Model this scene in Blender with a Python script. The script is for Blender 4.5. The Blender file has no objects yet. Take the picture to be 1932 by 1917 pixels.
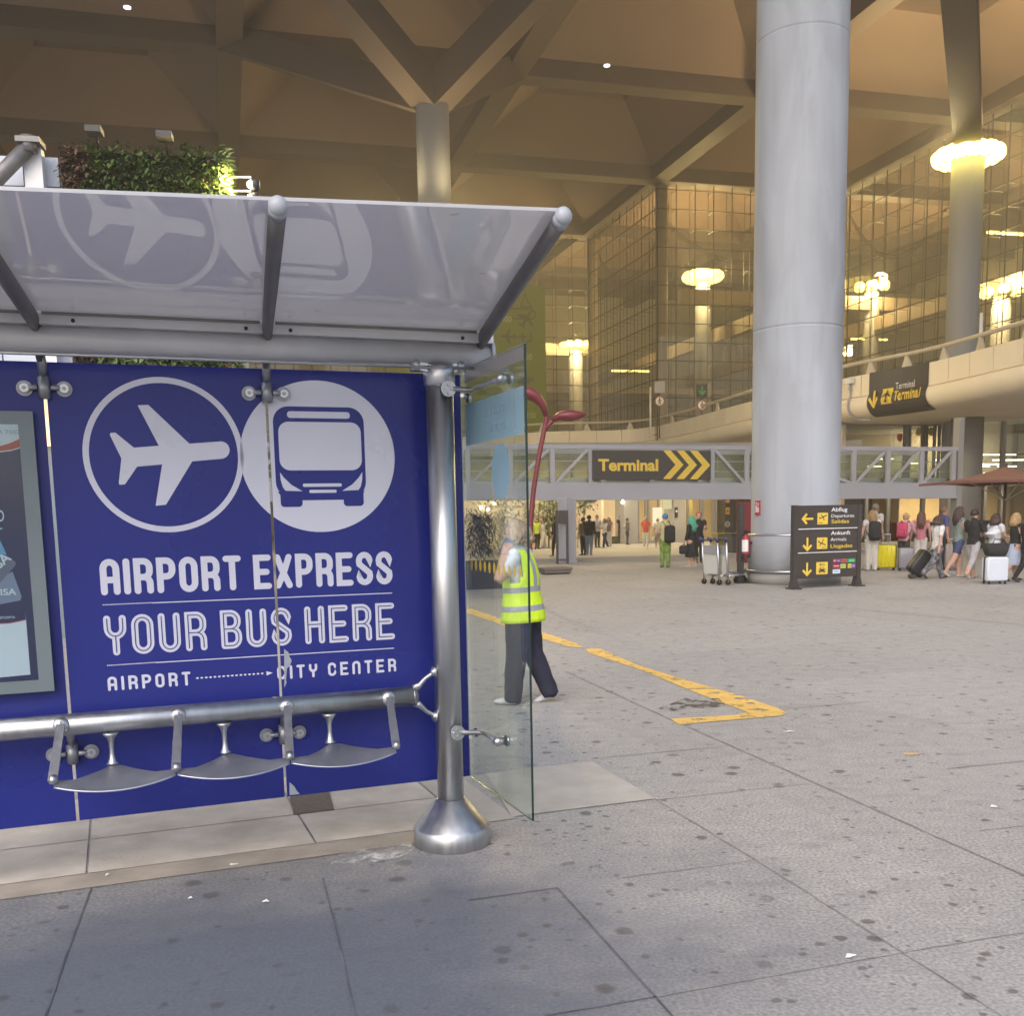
import bpy, bmesh, math, random
import numpy as np
from mathutils import Vector

random.seed(7)
R = math.radians
scene = bpy.context.scene
COL = scene.collection

# ------------------------------------------------------------------ camera
F, PX, PY, EYE = 1934.0, 966.0, 1227.0, 1.7      # measured from the photo (1932 px wide copy)
_p, _r = math.atan(257 / F), math.atan(0.0195)
_f = np.array([0, math.cos(_p), -math.sin(_p)])
_u0 = np.array([0, math.sin(_p), math.cos(_p)])
_r0 = np.array([1.0, 0, 0])
_rt = math.cos(_r) * _r0 - math.sin(_r) * _u0
_up = math.sin(_r) * _r0 + math.cos(_r) * _u0
CAM = np.array([0, 0, EYE])
cam = bpy.data.cameras.new("camera")
cam.sensor_width = 36.0
cam.lens = 36.0 * F / 1932.0
cam.shift_y = (PY - 958.5) / 1932.0
cam.clip_start, cam.clip_end = 0.05, 2000
co = bpy.data.objects.new("camera", cam)
COL.objects.link(co)
from mathutils import Matrix
m = Matrix.Identity(4)
for i in range(3):
    m[i][0], m[i][1], m[i][2], m[i][3] = _rt[i], _up[i], -_f[i], CAM[i]
co.matrix_world = m
scene.camera = co

# ------------------------------------------------------------------ daylight
SUN_EL, SUN_AZ = 38.0, 200.0        # behind the camera, a little to the left; thick evening haze
w = bpy.data.worlds.new("World")
scene.world = w
w.use_nodes = True
nt = w.node_tree
sky = nt.nodes.new("ShaderNodeTexSky")
sky.sky_type = 'NISHITA'
sky.sun_disc = False
sky.sun_elevation = R(SUN_EL)
sky.sun_rotation = R(SUN_AZ)
sky.dust_density = 3.0
sky.air_density = 1.0
sky.ozone_density = 1.0
bg = nt.nodes["Background"]
nt.links.new(sky.outputs[0], bg.inputs[0])
bg.inputs[1].default_value = 0.125
sun = bpy.data.lights.new("sun", 'SUN')
sun.energy = 0.85
sun.angle = R(80)
sun.color = (0.97, 0.97, 1.0)
so = bpy.data.objects.new("sun", sun)
COL.objects.link(so)
_sd = Vector((math.sin(R(SUN_AZ)) * math.cos(R(SUN_EL)), math.cos(R(SUN_AZ)) * math.cos(R(SUN_EL)), math.sin(R(SUN_EL))))
so.rotation_euler = _sd.to_track_quat('Z', 'Y').to_euler()
so.location = _sd * 60
scene.view_settings.view_transform = 'Standard'
scene.view_settings.look = 'None'
scene.view_settings.gamma = 1.0
scene.view_settings.exposure = 1.2
HAZE = 0.0026
scene.cycles.max_bounces = 8
scene.cycles.transparent_max_bounces = 24
scene.cycles.caustics_reflective = False
scene.cycles.caustics_refractive = False
scene.cycles.sample_clamp_indirect = 6.0

# ------------------------------------------------------------------ helpers: points
def V(*a):
    return np.array(a if len(a) > 1 else a[0], float)
def ray(x, y):
    return _f + (x - PX) / F * _rt - (y - PY) / F * _up
def ground(x, y, z=0.0):                 # a point on the ground seen at that pixel
    d = ray(x, y)
    return CAM + d * ((z - EYE) / d[2])
def depth(x, y, Y):                      # a point at distance Y
    d = ray(x, y)
    return CAM + d * (Y / d[1])
def onplane(x, y, p, n):
    d = ray(x, y)
    return CAM + d * (np.dot(V(p) - CAM, n) / np.dot(d, n))
def nrm(v):
    v = V(v)
    return v / np.linalg.norm(v)
UP = V(0, 0, 1)

class Frame:                             # an upright plane: a along it, z up, off towards its front
    def __init__(s, O, ex, n=None):
        s.O = V(O); s.ex = nrm(ex)
        s.n = nrm(n) if n is not None else V(s.ex[1], -s.ex[0], 0)
    def P(s, a, z, off=0.0):
        return V(s.O[0], s.O[1], 0) + s.ex * a + UP * z + s.n * off
    def px(s, x, y, off=0.0):
        q = onplane(x, y, s.P(0, 0, off), s.n)
        return float((q - s.P(0, 0, off)) @ s.ex), float(q[2])

# ------------------------------------------------------------------ helpers: mesh
class MB:
    def __init__(s):
        s.v, s.f, s.m, s.sm = [], [], [], []
    def add(s, verts, faces, mi=0, smooth=False):
        b = len(s.v)
        s.v += [tuple(map(float, p)) for p in verts]
        for f in faces:
            s.f.append([b + i for i in f]); s.m.append(mi); s.sm.append(smooth)
    def obox(s, c, ax, ay, az, hx, hy, hz, mi=0):
        c, ax, ay, az = V(c), nrm(ax), nrm(ay), nrm(az)
        vs = [c + ax * hx * i + ay * hy * j + az * hz * k for i in (-1, 1) for j in (-1, 1) for k in (-1, 1)]
        s.add(vs, [(0, 1, 3, 2), (4, 6, 7, 5), (0, 4, 5, 1), (2, 3, 7, 6), (0, 2, 6, 4), (1, 5, 7, 3)], mi)
    def box(s, c, h, mi=0, rz=0.0):
        s.obox(c, (math.cos(rz), math.sin(rz), 0), (-math.sin(rz), math.cos(rz), 0), UP, h[0], h[1], h[2], mi)
    def fbox(s, fr, a0, a1, z0, z1, o0, o1, mi=0):     # box in a Frame
        s.obox(fr.P((a0 + a1) / 2, (z0 + z1) / 2, (o0 + o1) / 2), fr.ex, fr.n, UP,
               abs(a1 - a0) / 2, abs(o1 - o0) / 2, abs(z1 - z0) / 2, mi)
    def bar(s, p0, p1, w, h, mi=0, up=UP):
        p0, p1 = V(p0), V(p1)
        d = nrm(p1 - p0)
        side = np.cross(d, up)
        if np.linalg.norm(side) < 1e-4:
            side = np.cross(d, V(1, 0, 0))
        side = nrm(side)
        s.obox((p0 + p1) / 2, d, side, np.cross(side, d), np.linalg.norm(p1 - p0) / 2, w / 2, h / 2, mi)
    def loft(s, pts, rad, seg=10, mi=0, cap=True, smooth=True, side0=None):
        # pts: centre line, rad: radius or (rx, ry) per point
        pts = [V(p) for p in pts]
        n = len(pts)
        if not isinstance(rad, (list, tuple)):
            rad = [rad] * n
        d0 = nrm(pts[1] - pts[0])
        if side0 is None:
            side0 = np.cross(d0, UP)
            if np.linalg.norm(side0) < 1e-3:
                side0 = V(1, 0, 0)
        side = nrm(V(side0) - d0 * np.dot(side0, d0))
        vs = []
        for i in range(n):
            a, b = pts[max(0, i - 1)], pts[min(n - 1, i + 1)]
            d = nrm(b - a) if np.linalg.norm(b - a) > 1e-9 else d0
            side = nrm(side - d * np.dot(side, d))
            oth = np.cross(d, side)
            r = rad[i]
            rx, ry = r if isinstance(r, (list, tuple)) else (r, r)
            for k in range(seg):
                t = 2 * math.pi * k / seg
                vs.append(pts[i] + side * rx * math.cos(t) + oth * ry * math.sin(t))
        fs = []
        for i in range(n - 1):
            for k in range(seg):
                k2 = (k + 1) % seg
                fs.append((i * seg + k, i * seg + k2, (i + 1) * seg + k2, (i + 1) * seg + k))
        s.add(vs, fs, mi, smooth)
        if cap:
            b = len(s.v) - len(vs)
            s.f.append([b + k for k in range(seg)][::-1]); s.m.append(mi); s.sm.append(False)
            s.f.append([b + (n - 1) * seg + k for k in range(seg)]); s.m.append(mi); s.sm.append(False)
    def lathe(s, o, prof, seg=24, mi=0, az=UP, smooth=True, cap=True):
        o, az = V(o), nrm(az)
        ax = np.cross(az, V(0, 1, 0)) if abs(az[1]) < .9 else np.cross(az, V(1, 0, 0))
        ax = nrm(ax); ay = np.cross(az, ax)
        vs = []
        for r, z in prof:
            for k in range(seg):
                t = 2 * math.pi * k / seg
                vs.append(o + az * z + (ax * math.cos(t) + ay * math.sin(t)) * r)
        fs = [(i * seg + k, i * seg + (k + 1) % seg, (i + 1) * seg + (k + 1) % seg, (i + 1) * seg + k)
              for i in range(len(prof) - 1) for k in range(seg)]
        b = len(s.v)
        s.add(vs, fs, mi, smooth)
        if cap:
            n = len(prof)
            s.f.append([b + k for k in range(seg)][::-1]); s.m.append(mi); s.sm.append(False)
            s.f.append([b + (n - 1) * seg + k for k in range(seg)]); s.m.append(mi); s.sm.append(False)
    def ball(s, c, r, seg=12, rings=8, mi=0, ax=None):
        c = V(c)
        if not isinstance(r, (list, tuple)):
            r = (r, r, r)
        A = np.eye(3) if ax is None else np.array([nrm(a) for a in ax])
        vs = [c + A[2] * r[2]]
        for i in range(1, rings):
            t = math.pi * i / rings
            for k in range(seg):
                p = 2 * math.pi * k / seg
                vs.append(c + A[0] * r[0] * math.sin(t) * math.cos(p) + A[1] * r[1] * math.sin(t) * math.sin(p) + A[2] * r[2] * math.cos(t))
        vs.append(c - A[2] * r[2])
        fs = [(0, 1 + k, 1 + (k + 1) % seg) for k in range(seg)]
        for i in range(rings - 2):
            for k in range(seg):
                a, b = 1 + i * seg, 1 + (i + 1) * seg
                fs.append((a + k, b + k, b + (k + 1) % seg, a + (k + 1) % seg))
        l = len(vs) - 1
        b = 1 + (rings - 2) * seg
        fs += [(l, b + (k + 1) % seg, b + k) for k in range(seg)]
        s.add(vs, fs, mi, True)
    def poly(s, fr, pts, off, mi=0):                   # flat polygon in a Frame (a, z)
        s.add([fr.P(a, z, off) for a, z in pts], [tuple(range(len(pts)))], mi)
    def slab(s, fr, pts, o0, o1, mi=0):                # polygon with thickness
        n = len(pts)
        s.add([fr.P(a, z, o0) for a, z in pts] + [fr.P(a, z, o1) for a, z in pts],
              [tuple(range(n))[::-1], tuple(range(n, 2 * n))] + [(i, (i + 1) % n, n + (i + 1) % n, n + i) for i in range(n)], mi)
    def stroke(s, fr, pts, wd, off, mi=0, caps=True, closed=False):
        P = [np.array(p, float) for p in pts]
        n = len(P)
        L, Rr = [], []
        for i in range(n):
            if closed:
                a, b = P[(i - 1) % n], P[(i + 1) % n]
            else:
                a, b = P[max(0, i - 1)], P[min(n - 1, i + 1)]
            d1 = P[i] - a; d2 = b - P[i]
            d1 = d1 / (np.linalg.norm(d1) + 1e-12); d2 = d2 / (np.linalg.norm(d2) + 1e-12)
            if np.linalg.norm(d1) < .5: d1 = d2
            if np.linalg.norm(d2) < .5: d2 = d1
            t = d1 + d2
            t = t / (np.linalg.norm(t) + 1e-12)
            nn = np.array([-t[1], t[0]])
            c = max(.45, float(nn @ np.array([-d1[1], d1[0]])))
            L.append(P[i] + nn * wd / 2 / c); Rr.append(P[i] - nn * wd / 2 / c)
        fs = [(i, i + 1, n + i + 1, n + i) for i in range(n - 1)]
        if closed:
            fs.append((n - 1, 0, n, 2 * n - 1))
        for i, (p, q, r_, t_) in enumerate(fs):           # every piece a hair above the one before: no two in one plane
            A = L + Rr
            s.add([fr.P(A[k][0], A[k][1], off + i * 2.5e-5) for k in (p, q, r_, t_)], [(0, 1, 2, 3)], mi)
        if caps and not closed:
            for e, q in ((0, 1), (n - 1, n - 2)):
                d = P[e] - P[q]
                a0 = math.atan2(d[1], d[0])
                pts2 = [P[e] + wd / 2 * np.array([math.cos(a0 + t), math.sin(a0 + t)]) for t in np.linspace(-math.pi / 2, math.pi / 2, 9)]
                s.add([fr.P(a, z, off + n * 2.5e-5 + (2e-5 if e else 4e-5)) for a, z in pts2], [tuple(range(9))], mi)
    def disc(s, fr, a, z, r, off, mi=0, seg=40):
        rx, rz = r if isinstance(r, tuple) else (r, r)
        s.poly(fr, [(a + rx * math.cos(2 * math.pi * k / seg), z + rz * math.sin(2 * math.pi * k / seg)) for k in range(seg)], off, mi)
    def ring(s, fr, a, z, r0, r1, off, mi=0, seg=72):
        vs = [fr.P(a + r * math.cos(2 * math.pi * k / seg), z + r * math.sin(2 * math.pi * k / seg), off) for r in (r0, r1) for k in range(seg)]
        s.add(vs, [(k, (k + 1) % seg, seg + (k + 1) % seg, seg + k) for k in range(seg)], mi)

def rrect(a0, a1, z0, z1, r, seg=6):
    out = []
    for cx, cz, t0 in ((a1 - r, z1 - r, 0), (a0 + r, z1 - r, 90), (a0 + r, z0 + r, 180), (a1 - r, z0 + r, 270)):
        for k in range(seg + 1):
            t = R(t0 + 90 * k / seg)
            out.append((cx + r * math.cos(t), cz + r * math.sin(t)))
    return out

BASE = {}
def _mesh(name, mb, mats, base):
    me = bpy.data.meshes.new(name)
    b = V(base)
    me.from_pydata([tuple(V(p) - b) for p in mb.v], [], mb.f)
    for mt in (mats if isinstance(mats, (list, tuple)) else [mats]):
        me.materials.append(mt)
    me.polygons.foreach_set("material_index", mb.m)
    me.polygons.foreach_set("use_smooth", mb.sm)
    me.update()
    return me
def tag(o, label=None, cat=None, group=None, kind=None):
    if label: o["label"] = label
    if cat: o["category"] = cat
    if group: o["group"] = group
    if kind: o["kind"] = kind
def thing(name, label, cat, loc, group=None):
    o = bpy.data.objects.new(name, None)
    o.empty_display_size = 0.2
    o.location = tuple(map(float, loc))
    COL.objects.link(o)
    BASE[o.name] = V(loc)
    tag(o, label, cat, group)
    return o
def part(name, mb, mats, parent, label=None, bevel=0, stuff=False):
    b = BASE[parent.name]
    o = bpy.data.objects.new(name, _mesh(name, mb, mats, b))
    COL.objects.link(o)
    o.parent = parent
    BASE[o.name] = b
    if label: o["label"] = label
    if stuff: o["kind"] = "stuff"
    if bevel: _bev(o, bevel)
    return o
def solo(name, mb, mats, label=None, cat=None, loc=None, group=None, kind=None, bevel=0):
    if loc is None:
        a = np.array(mb.v)
        loc = V((a[:, 0].min() + a[:, 0].max()) / 2, (a[:, 1].min() + a[:, 1].max()) / 2, a[:, 2].min())
    o = bpy.data.objects.new(name, _mesh(name, mb, mats, loc))
    o.location = tuple(map(float, loc))
    COL.objects.link(o)
    BASE[o.name] = V(loc)
    tag(o, label, cat, group, kind)
    if bevel: _bev(o, bevel)
    return o
def _bev(o, wd):
    md = o.modifiers.new("bevel", 'BEVEL')
    md.width = wd; md.segments = 2; md.limit_method = 'ANGLE'; md.angle_limit = R(40)
def copy_tree(o, loc=None, rz=None, label=None, parent=None):
    c = o.copy(); COL.objects.link(c)
    if parent is not None:
        c.parent = parent
        c.matrix_parent_inverse = o.matrix_parent_inverse.copy()
    if loc is not None: c.location = tuple(map(float, loc))
    if rz is not None: c.rotation_euler[2] = rz
    if label: c["label"] = label
    for ch in list(o.children):
        copy_tree(ch, parent=c)
    return c

# ------------------------------------------------------------------ helpers: lettering
_tc = {}
def text2d(s, bold=0.0):
    k = (s, bold)
    if k not in _tc:
        cu = bpy.data.curves.new("t", 'FONT')
        cu.body = s; cu.size = 1.0; cu.offset = bold; cu.resolution_u = 4
        cu.fill_mode = 'FRONT'
        ob = bpy.data.objects.new("t", cu)
        COL.objects.link(ob)
        dg = bpy.context.evaluated_depsgraph_get()
        me = bpy.data.meshes.new_from_object(ob.evaluated_get(dg))
        _tc[k] = ([(v.co.x, v.co.y) for v in me.vertices], [tuple(p.vertices) for p in me.polygons])
        bpy.data.objects.remove(ob); bpy.data.curves.remove(cu); bpy.data.meshes.remove(me)
    return _tc[k]
def put_text(mb, s, P, a0, a1, z0, z1, off, mi=0, bold=0.0, skew=0.0):
    vs, fs = text2d(s, bold)
    cap = max(v[1] for v in text2d("H", bold)[0])
    x0, x1 = min(v[0] for v in vs), max(v[0] for v in vs)
    sx, sz = (a1 - a0) / (x1 - x0), (z1 - z0) / cap
    mb.add([P(a0 + (x - x0) * sx, z0 + y * sz + (x - x0) * sx * skew, off) for x, y in vs], fs, mi)

def _arc(cx, cy, rx, ry, a0, a1, n=10):
    return [(cx + rx * math.cos(R(a0 + (a1 - a0) * k / n)), cy + ry * math.sin(R(a0 + (a1 - a0) * k / n))) for k in range(n + 1)]
LW = 0.46
def glyph(ch):
    W = LW; r = W / 2
    if ch in 'AN':
        o = [[(0, 0)] + _arc(r, 1 - r, r, r, 180, 0) + [(W, 0)]]
        return (o + [[(0, .40), (W, .40)]] if ch == 'A' else o), W
    if ch == 'I': return [[(0, 0), (0, 1)]], 0.0
    if ch in 'PR':
        q = .22
        o = [[(0, 0), (0, 1), (W - q, 1)] + _arc(W - q, 1 - q, q, q, 90, 0)[1:] + _arc(W - q, .46 + q, q, q, 0, -90) + [(0, .46)]]
        if ch == 'R':
            o.append([(W - q, .46)] + _arc(W - q, .46 - q, q, q, 90, 0)[1:] + [(W, 0)])
        return o, W
    if ch == 'O':
        return [_arc(r, 1 - r, r, r, 0, 180) + _arc(r, r, r, r, 180, 360) + [(W, 1 - r)]], W
    if ch == 'T': return [[(0, 1), (W, 1)], [(r, 1), (r, 0)]], W
    if ch == 'E': return [[(W, 1), (0, 1), (0, 0), (W, 0)], [(0, .5), (W * .85, .5)]], W
    if ch == 'X': return [[(0, 1), (r * .75, .56), (W, 0)], [(W, 1), (r * 1.25, .56), (0, 0)]], W
    if ch == 'S':
        return [[(W, .80)] + _arc(r, 1 - r, r, r, 0, 180) + [(.02, .66), (W - .02, .34)] + _arc(r, r, r, r, 0, -180) + [(0, .20)]], W
    if ch == 'Y':
        return [[(0, 1)] + _arc(r, .48 + r, r, r, 180, 360) + [(W, 1)], [(r, .48), (r, 0)]], W
    if ch == 'U': return [[(0, 1)] + _arc(r, r, r, r, 180, 360) + [(W, 1)]], W
    if ch == 'B':
        q = .22; k = .02
        return [[(0, 0), (0, 1), (W - q, 1)] + _arc(W - q - k, 1 - q, q, q, 90, 0)[1:] + _arc(W - q - k, .52 + q, q, q, 0, -90) + [(0, .52)],
                [(W - q - k, .52)] + _arc(W - q, .52 - q, q, q, 90, 0)[1:] + _arc(W - q, q, q, q, 0, -90) + [(0, 0)]], W
    if ch == 'H': return [[(0, 0), (0, 1)], [(W, 0), (W, 1)], [(0, .52), (W, .52)]], W
    if ch == 'C': return [[(W, .78)] + _arc(r, 1 - r, r, r, 0, 180) + _arc(r, r, r, r, 180, 360) + [(W, .22)]], W
    return [], .2
def put_strokes(mb, s, fr, a0, a1, z0, z1, wd, off, mi=0, inner=None, gap=.16, space=.34, slope=0.0):
    h = z1 - z0 - wd
    pos, x = [], 0.0
    for ch in s:
        g, W = glyph(ch)
        if ch == ' ':
            x += space; continue
        pos.append((g, x)); x += W + wd / h + gap
    tot = x - gap - wd / h
    sx = (a1 - a0 - wd) / tot
    k = 0
    for g, x in pos:
        for st in g:
            pts = [(a0 + wd / 2 + (x + u) * sx, z0 + wd / 2 + v * h + slope * (x + u) * sx) for u, v in st]
            mb.stroke(fr, pts, wd, off + .00025 * (k % 4), mi)
            if inner:
                mb.stroke(fr, pts, inner, off + .0022 + .0002 * (k % 4), mi + 1)
            k += 1

# ------------------------------------------------------------------ helpers: materials
def _lin(c):
    if isinstance(c, str):
        c = [int(c[i:i + 2], 16) / 255 for i in (1, 3, 5)]
        c = [x / 12.92 if x <= .04045 else ((x + .055) / 1.055) ** 2.4 for x in c]
    return (c[0], c[1], c[2], 1.0)
def mat(name, col, rough=.5, metal=0.0, noise=None, bump=None, coat=0.0, spec=.5, trans=0.0, brush=None):
    mt = bpy.data.materials.new(name); mt.use_nodes = True
    t = mt.node_tree; b = t.nodes["Principled BSDF"]
    c = _lin(col)
    b.inputs["Base Color"].default_value = c
    b.inputs["Roughness"].default_value = rough
    b.inputs["Metallic"].default_value = metal
    b.inputs["Specular IOR Level"].default_value = spec
    if coat:
        b.inputs["Coat Weight"].default_value = coat
        b.inputs["Coat Roughness"].default_value = .03
    tc = t.nodes.new("ShaderNodeTexCoord")
    if noise:
        sc, amt = noise[0], noise[1]
        nz = t.nodes.new("ShaderNodeTexNoise"); nz.inputs["Scale"].default_value = sc; nz.inputs["Detail"].default_value = 6
        src = tc.outputs["Object"]
        if len(noise) > 2:
            mp = t.nodes.new("ShaderNodeMapping"); mp.inputs["Scale"].default_value = noise[2]
            t.links.new(src, mp.inputs[0]); src = mp.outputs[0]
        t.links.new(src, nz.inputs["Vector"])
        mr = t.nodes.new("ShaderNodeMapRange")
        mr.inputs["From Min"].default_value = .3; mr.inputs["From Max"].default_value = .7
        mr.inputs["To Min"].default_value = 1 - amt; mr.inputs["To Max"].default_value = 1 + amt
        t.links.new(nz.outputs[0], mr.inputs[0])
        vm = t.nodes.new("ShaderNodeVectorMath"); vm.operation = 'SCALE'
        vm.inputs[0].default_value = c[:3]
        t.links.new(mr.outputs[0], vm.inputs["Scale"])
        t.links.new(vm.outputs[0], b.inputs["Base Color"])
        rr = t.nodes.new("ShaderNodeMapRange")
        rr.inputs["To Min"].default_value = max(0.02, rough - .12 * (1 if rough > .15 else .3)); rr.inputs["To Max"].default_value = min(1, rough + .12)
        t.links.new(nz.outputs[0], rr.inputs[0]); t.links.new(rr.outputs[0], b.inputs["Roughness"])
    if bump:
        n2 = t.nodes.new("ShaderNodeTexNoise"); n2.inputs["Scale"].default_value = bump[0]; n2.inputs["Detail"].default_value = 4
        t.links.new(tc.outputs["Object"], n2.inputs["Vector"])
        bp = t.nodes.new("ShaderNodeBump"); bp.inputs["Strength"].default_value = bump[1]; bp.inputs["Distance"].default_value = .02
        t.links.new(n2.outputs[0], bp.inputs["Height"]); t.links.new(bp.outputs[0], b.inputs["Normal"])
    return mt
def emit(name, col, strength):
    mt = bpy.data.materials.new(name); mt.use_nodes = True
    b = mt.node_tree.nodes["Principled BSDF"]
    b.inputs["Base Color"].default_value = _lin(col)
    b.inputs["Emission Color"].default_value = _lin(col)
    b.inputs["Emission Strength"].default_value = strength
    return mt
def glass(name, tint, refl=.08, rough=.0, dirt=0.0):  # dirt: diffuse share; on the hall glass it paints a pale haze
    mt = bpy.data.materials.new(name); mt.use_nodes = True
    t = mt.node_tree
    for n in list(t.nodes): t.nodes.remove(n)
    out = t.nodes.new("ShaderNodeOutputMaterial")
    tr = t.nodes.new("ShaderNodeBsdfTransparent"); tr.inputs[0].default_value = _lin(tint)
    gl = t.nodes.new("ShaderNodeBsdfGlossy"); gl.inputs["Roughness"].default_value = rough
    lf = t.nodes.new("ShaderNodeLayerWeight"); pw = t.nodes.new("ShaderNodeMath"); pw.operation = 'POWER'; pw.inputs[1].default_value = 4.5
    lw = t.nodes.new("ShaderNodeMath"); lw.operation = 'MULTIPLY'; lw.inputs[1].default_value = .85
    t.links.new(lf.outputs["Facing"], pw.inputs[0]); t.links.new(pw.outputs[0], lw.inputs[0])
    ad = t.nodes.new("ShaderNodeMath"); ad.operation = 'ADD'; ad.use_clamp = True; ad.inputs[1].default_value = refl
    t.links.new(lw.outputs[0], ad.inputs[0])
    mx = t.nodes.new("ShaderNodeMixShader")
    t.links.new(ad.outputs[0], mx.inputs[0]); t.links.new(tr.outputs[0], mx.inputs[1]); t.links.new(gl.outputs[0], mx.inputs[2])
    last = mx.outputs[0]
    if dirt:
        df = t.nodes.new("ShaderNodeBsdfDiffuse"); df.inputs[0].default_value = (.6, .62, .6, 1)
        m2 = t.nodes.new("ShaderNodeMixShader")
        tc = t.nodes.new("ShaderNodeTexCoord"); nz = t.nodes.new("ShaderNodeTexNoise"); nz.inputs["Scale"].default_value = 2.2; nz.inputs["Detail"].default_value = 5
        t.links.new(tc.outputs["Object"], nz.inputs["Vector"])
        mr = t.nodes.new("ShaderNodeMapRange"); mr.inputs["From Min"].default_value = .35; mr.inputs["From Max"].default_value = .75
        mr.inputs["To Min"].default_value = dirt * .4; mr.inputs["To Max"].default_value = dirt * 1.6
        t.links.new(nz.outputs[0], mr.inputs[0]); t.links.new(mr.outputs[0], m2.inputs[0])
        t.links.new(last, m2.inputs[1]); t.links.new(df.outputs[0], m2.inputs[2]); last = m2.outputs[0]
    t.links.new(last, out.inputs[0])
    return mt
def lamp(name, kind, loc, energy, col, size=.3, direction=None, spot=120, parent=None):
    l = bpy.data.lights.new(name, kind); l.energy = energy; l.color = col
    if kind == 'AREA': l.size = size
    else: l.shadow_soft_size = size
    if kind == 'SPOT': l.spot_size = R(spot); l.spot_blend = .8
    o = bpy.data.objects.new(name, l); COL.objects.link(o)
    o.location = tuple(map(float, loc))
    if direction is not None:
        o.rotation_euler = Vector(tuple(map(float, direction))).to_track_quat('-Z', 'Y').to_euler()
    if parent is not None:
        o.parent = parent
        o.location = tuple(V(loc) - BASE[parent.name])
    return o
WARM = (1.0, .79, .40)

M = {}
M['steel'] = mat("brushed_steel", (.50, .51, .53), .37, 1.0, noise=(30, .10, (1, 1, .05)))
M['satin'] = mat("satin_steel", (.56, .57, .60), .36, 1.0, noise=(14, .08))
M['bead'] = mat("bead_blasted_steel", (.34, .35, .38), .45, .8, noise=(20, .08))
M['alu'] = mat("painted_aluminium", (.60, .60, .63), .45, .15, noise=(5, .06))
M['arm'] = mat("weathered_grey_metal", (.20, .19, .19), .5, .6, noise=(9, .15))
M['armcap'] = mat("light_grey_cap", (.36, .38, .42), .45, 0)
M['blue'] = mat("blue_film", (.019, .027, .205), .28, noise=(1.2, .06), spec=.32)
M['white'] = mat("white_film", (.62, .63, .74), .3, noise=(2, .02))
M['navy'] = mat("navy_print", (.018, .022, .085), .3)
M['tear'] = mat("torn_backing", (.33, .36, .42), .6, noise=(30, .08))
M['gasket'] = mat("black_gasket", (.02, .02, .025), .5)
M['concrete'] = mat("painted_concrete", (.30, .30, .31), .75, noise=(.55, .10, (1, 1, .35)), bump=(14, .12))
M['concrete2'] = mat("grey_concrete", (.30, .29, .28), .8, noise=(.6, .12), bump=(8, .1))
M['dark'] = mat("dark_brown_board", (.046, .038, .034), .45, noise=(6, .05))
M['yel'] = mat("sign_yellow", (.74, .52, .06), .4)
M['wht'] = mat("sign_white", (.75, .75, .75), .4)
M['bridge'] = mat("grey_painted_steel", (.38, .38, .42), .45, noise=(.8, .05))
M['cream'] = mat("cream_concrete", (.78, .69, .56), .7, noise=(.5, .06), bump=(6, .05))
M['rail'] = mat("beige_rail", (.50, .44, .36), .5, noise=(3, .08))
M['red'] = mat("maroon_paint", (.20, .022, .030), .35, noise=(3, .08))
M['darkgrey'] = mat("dark_grey_metal", (.045, .042, .042), .5, noise=(5, .1))
M['black'] = mat("black_plastic", (.015, .015, .017), .45)
M['glass'] = glass("clear_glass", (.93, .97, .95), .015, 0, .03)
# ================================================================== frames of the place
_e = ray(6070, 868); _e = nrm(V(_e[0], _e[1], 0))
SB = ground(853, 1590)                                   # foot of the shelter post
SF = Frame(SB, _e)                                       # shelter: a along the panels, off towards the kerb
AX = SF.ex; AN = SF.n
def sh(a, n, z=0.0):
    return SF.P(a, z, n)
def crop(x0, y0, wpx, k=1932.0):                         # pixel of an enlarged view -> pixel of the photo copy
    s = wpx / k / 1.5839
    return lambda x, y: (x0 / 1.5839 + x * s, y0 / 1.5839 + y * s)

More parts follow.
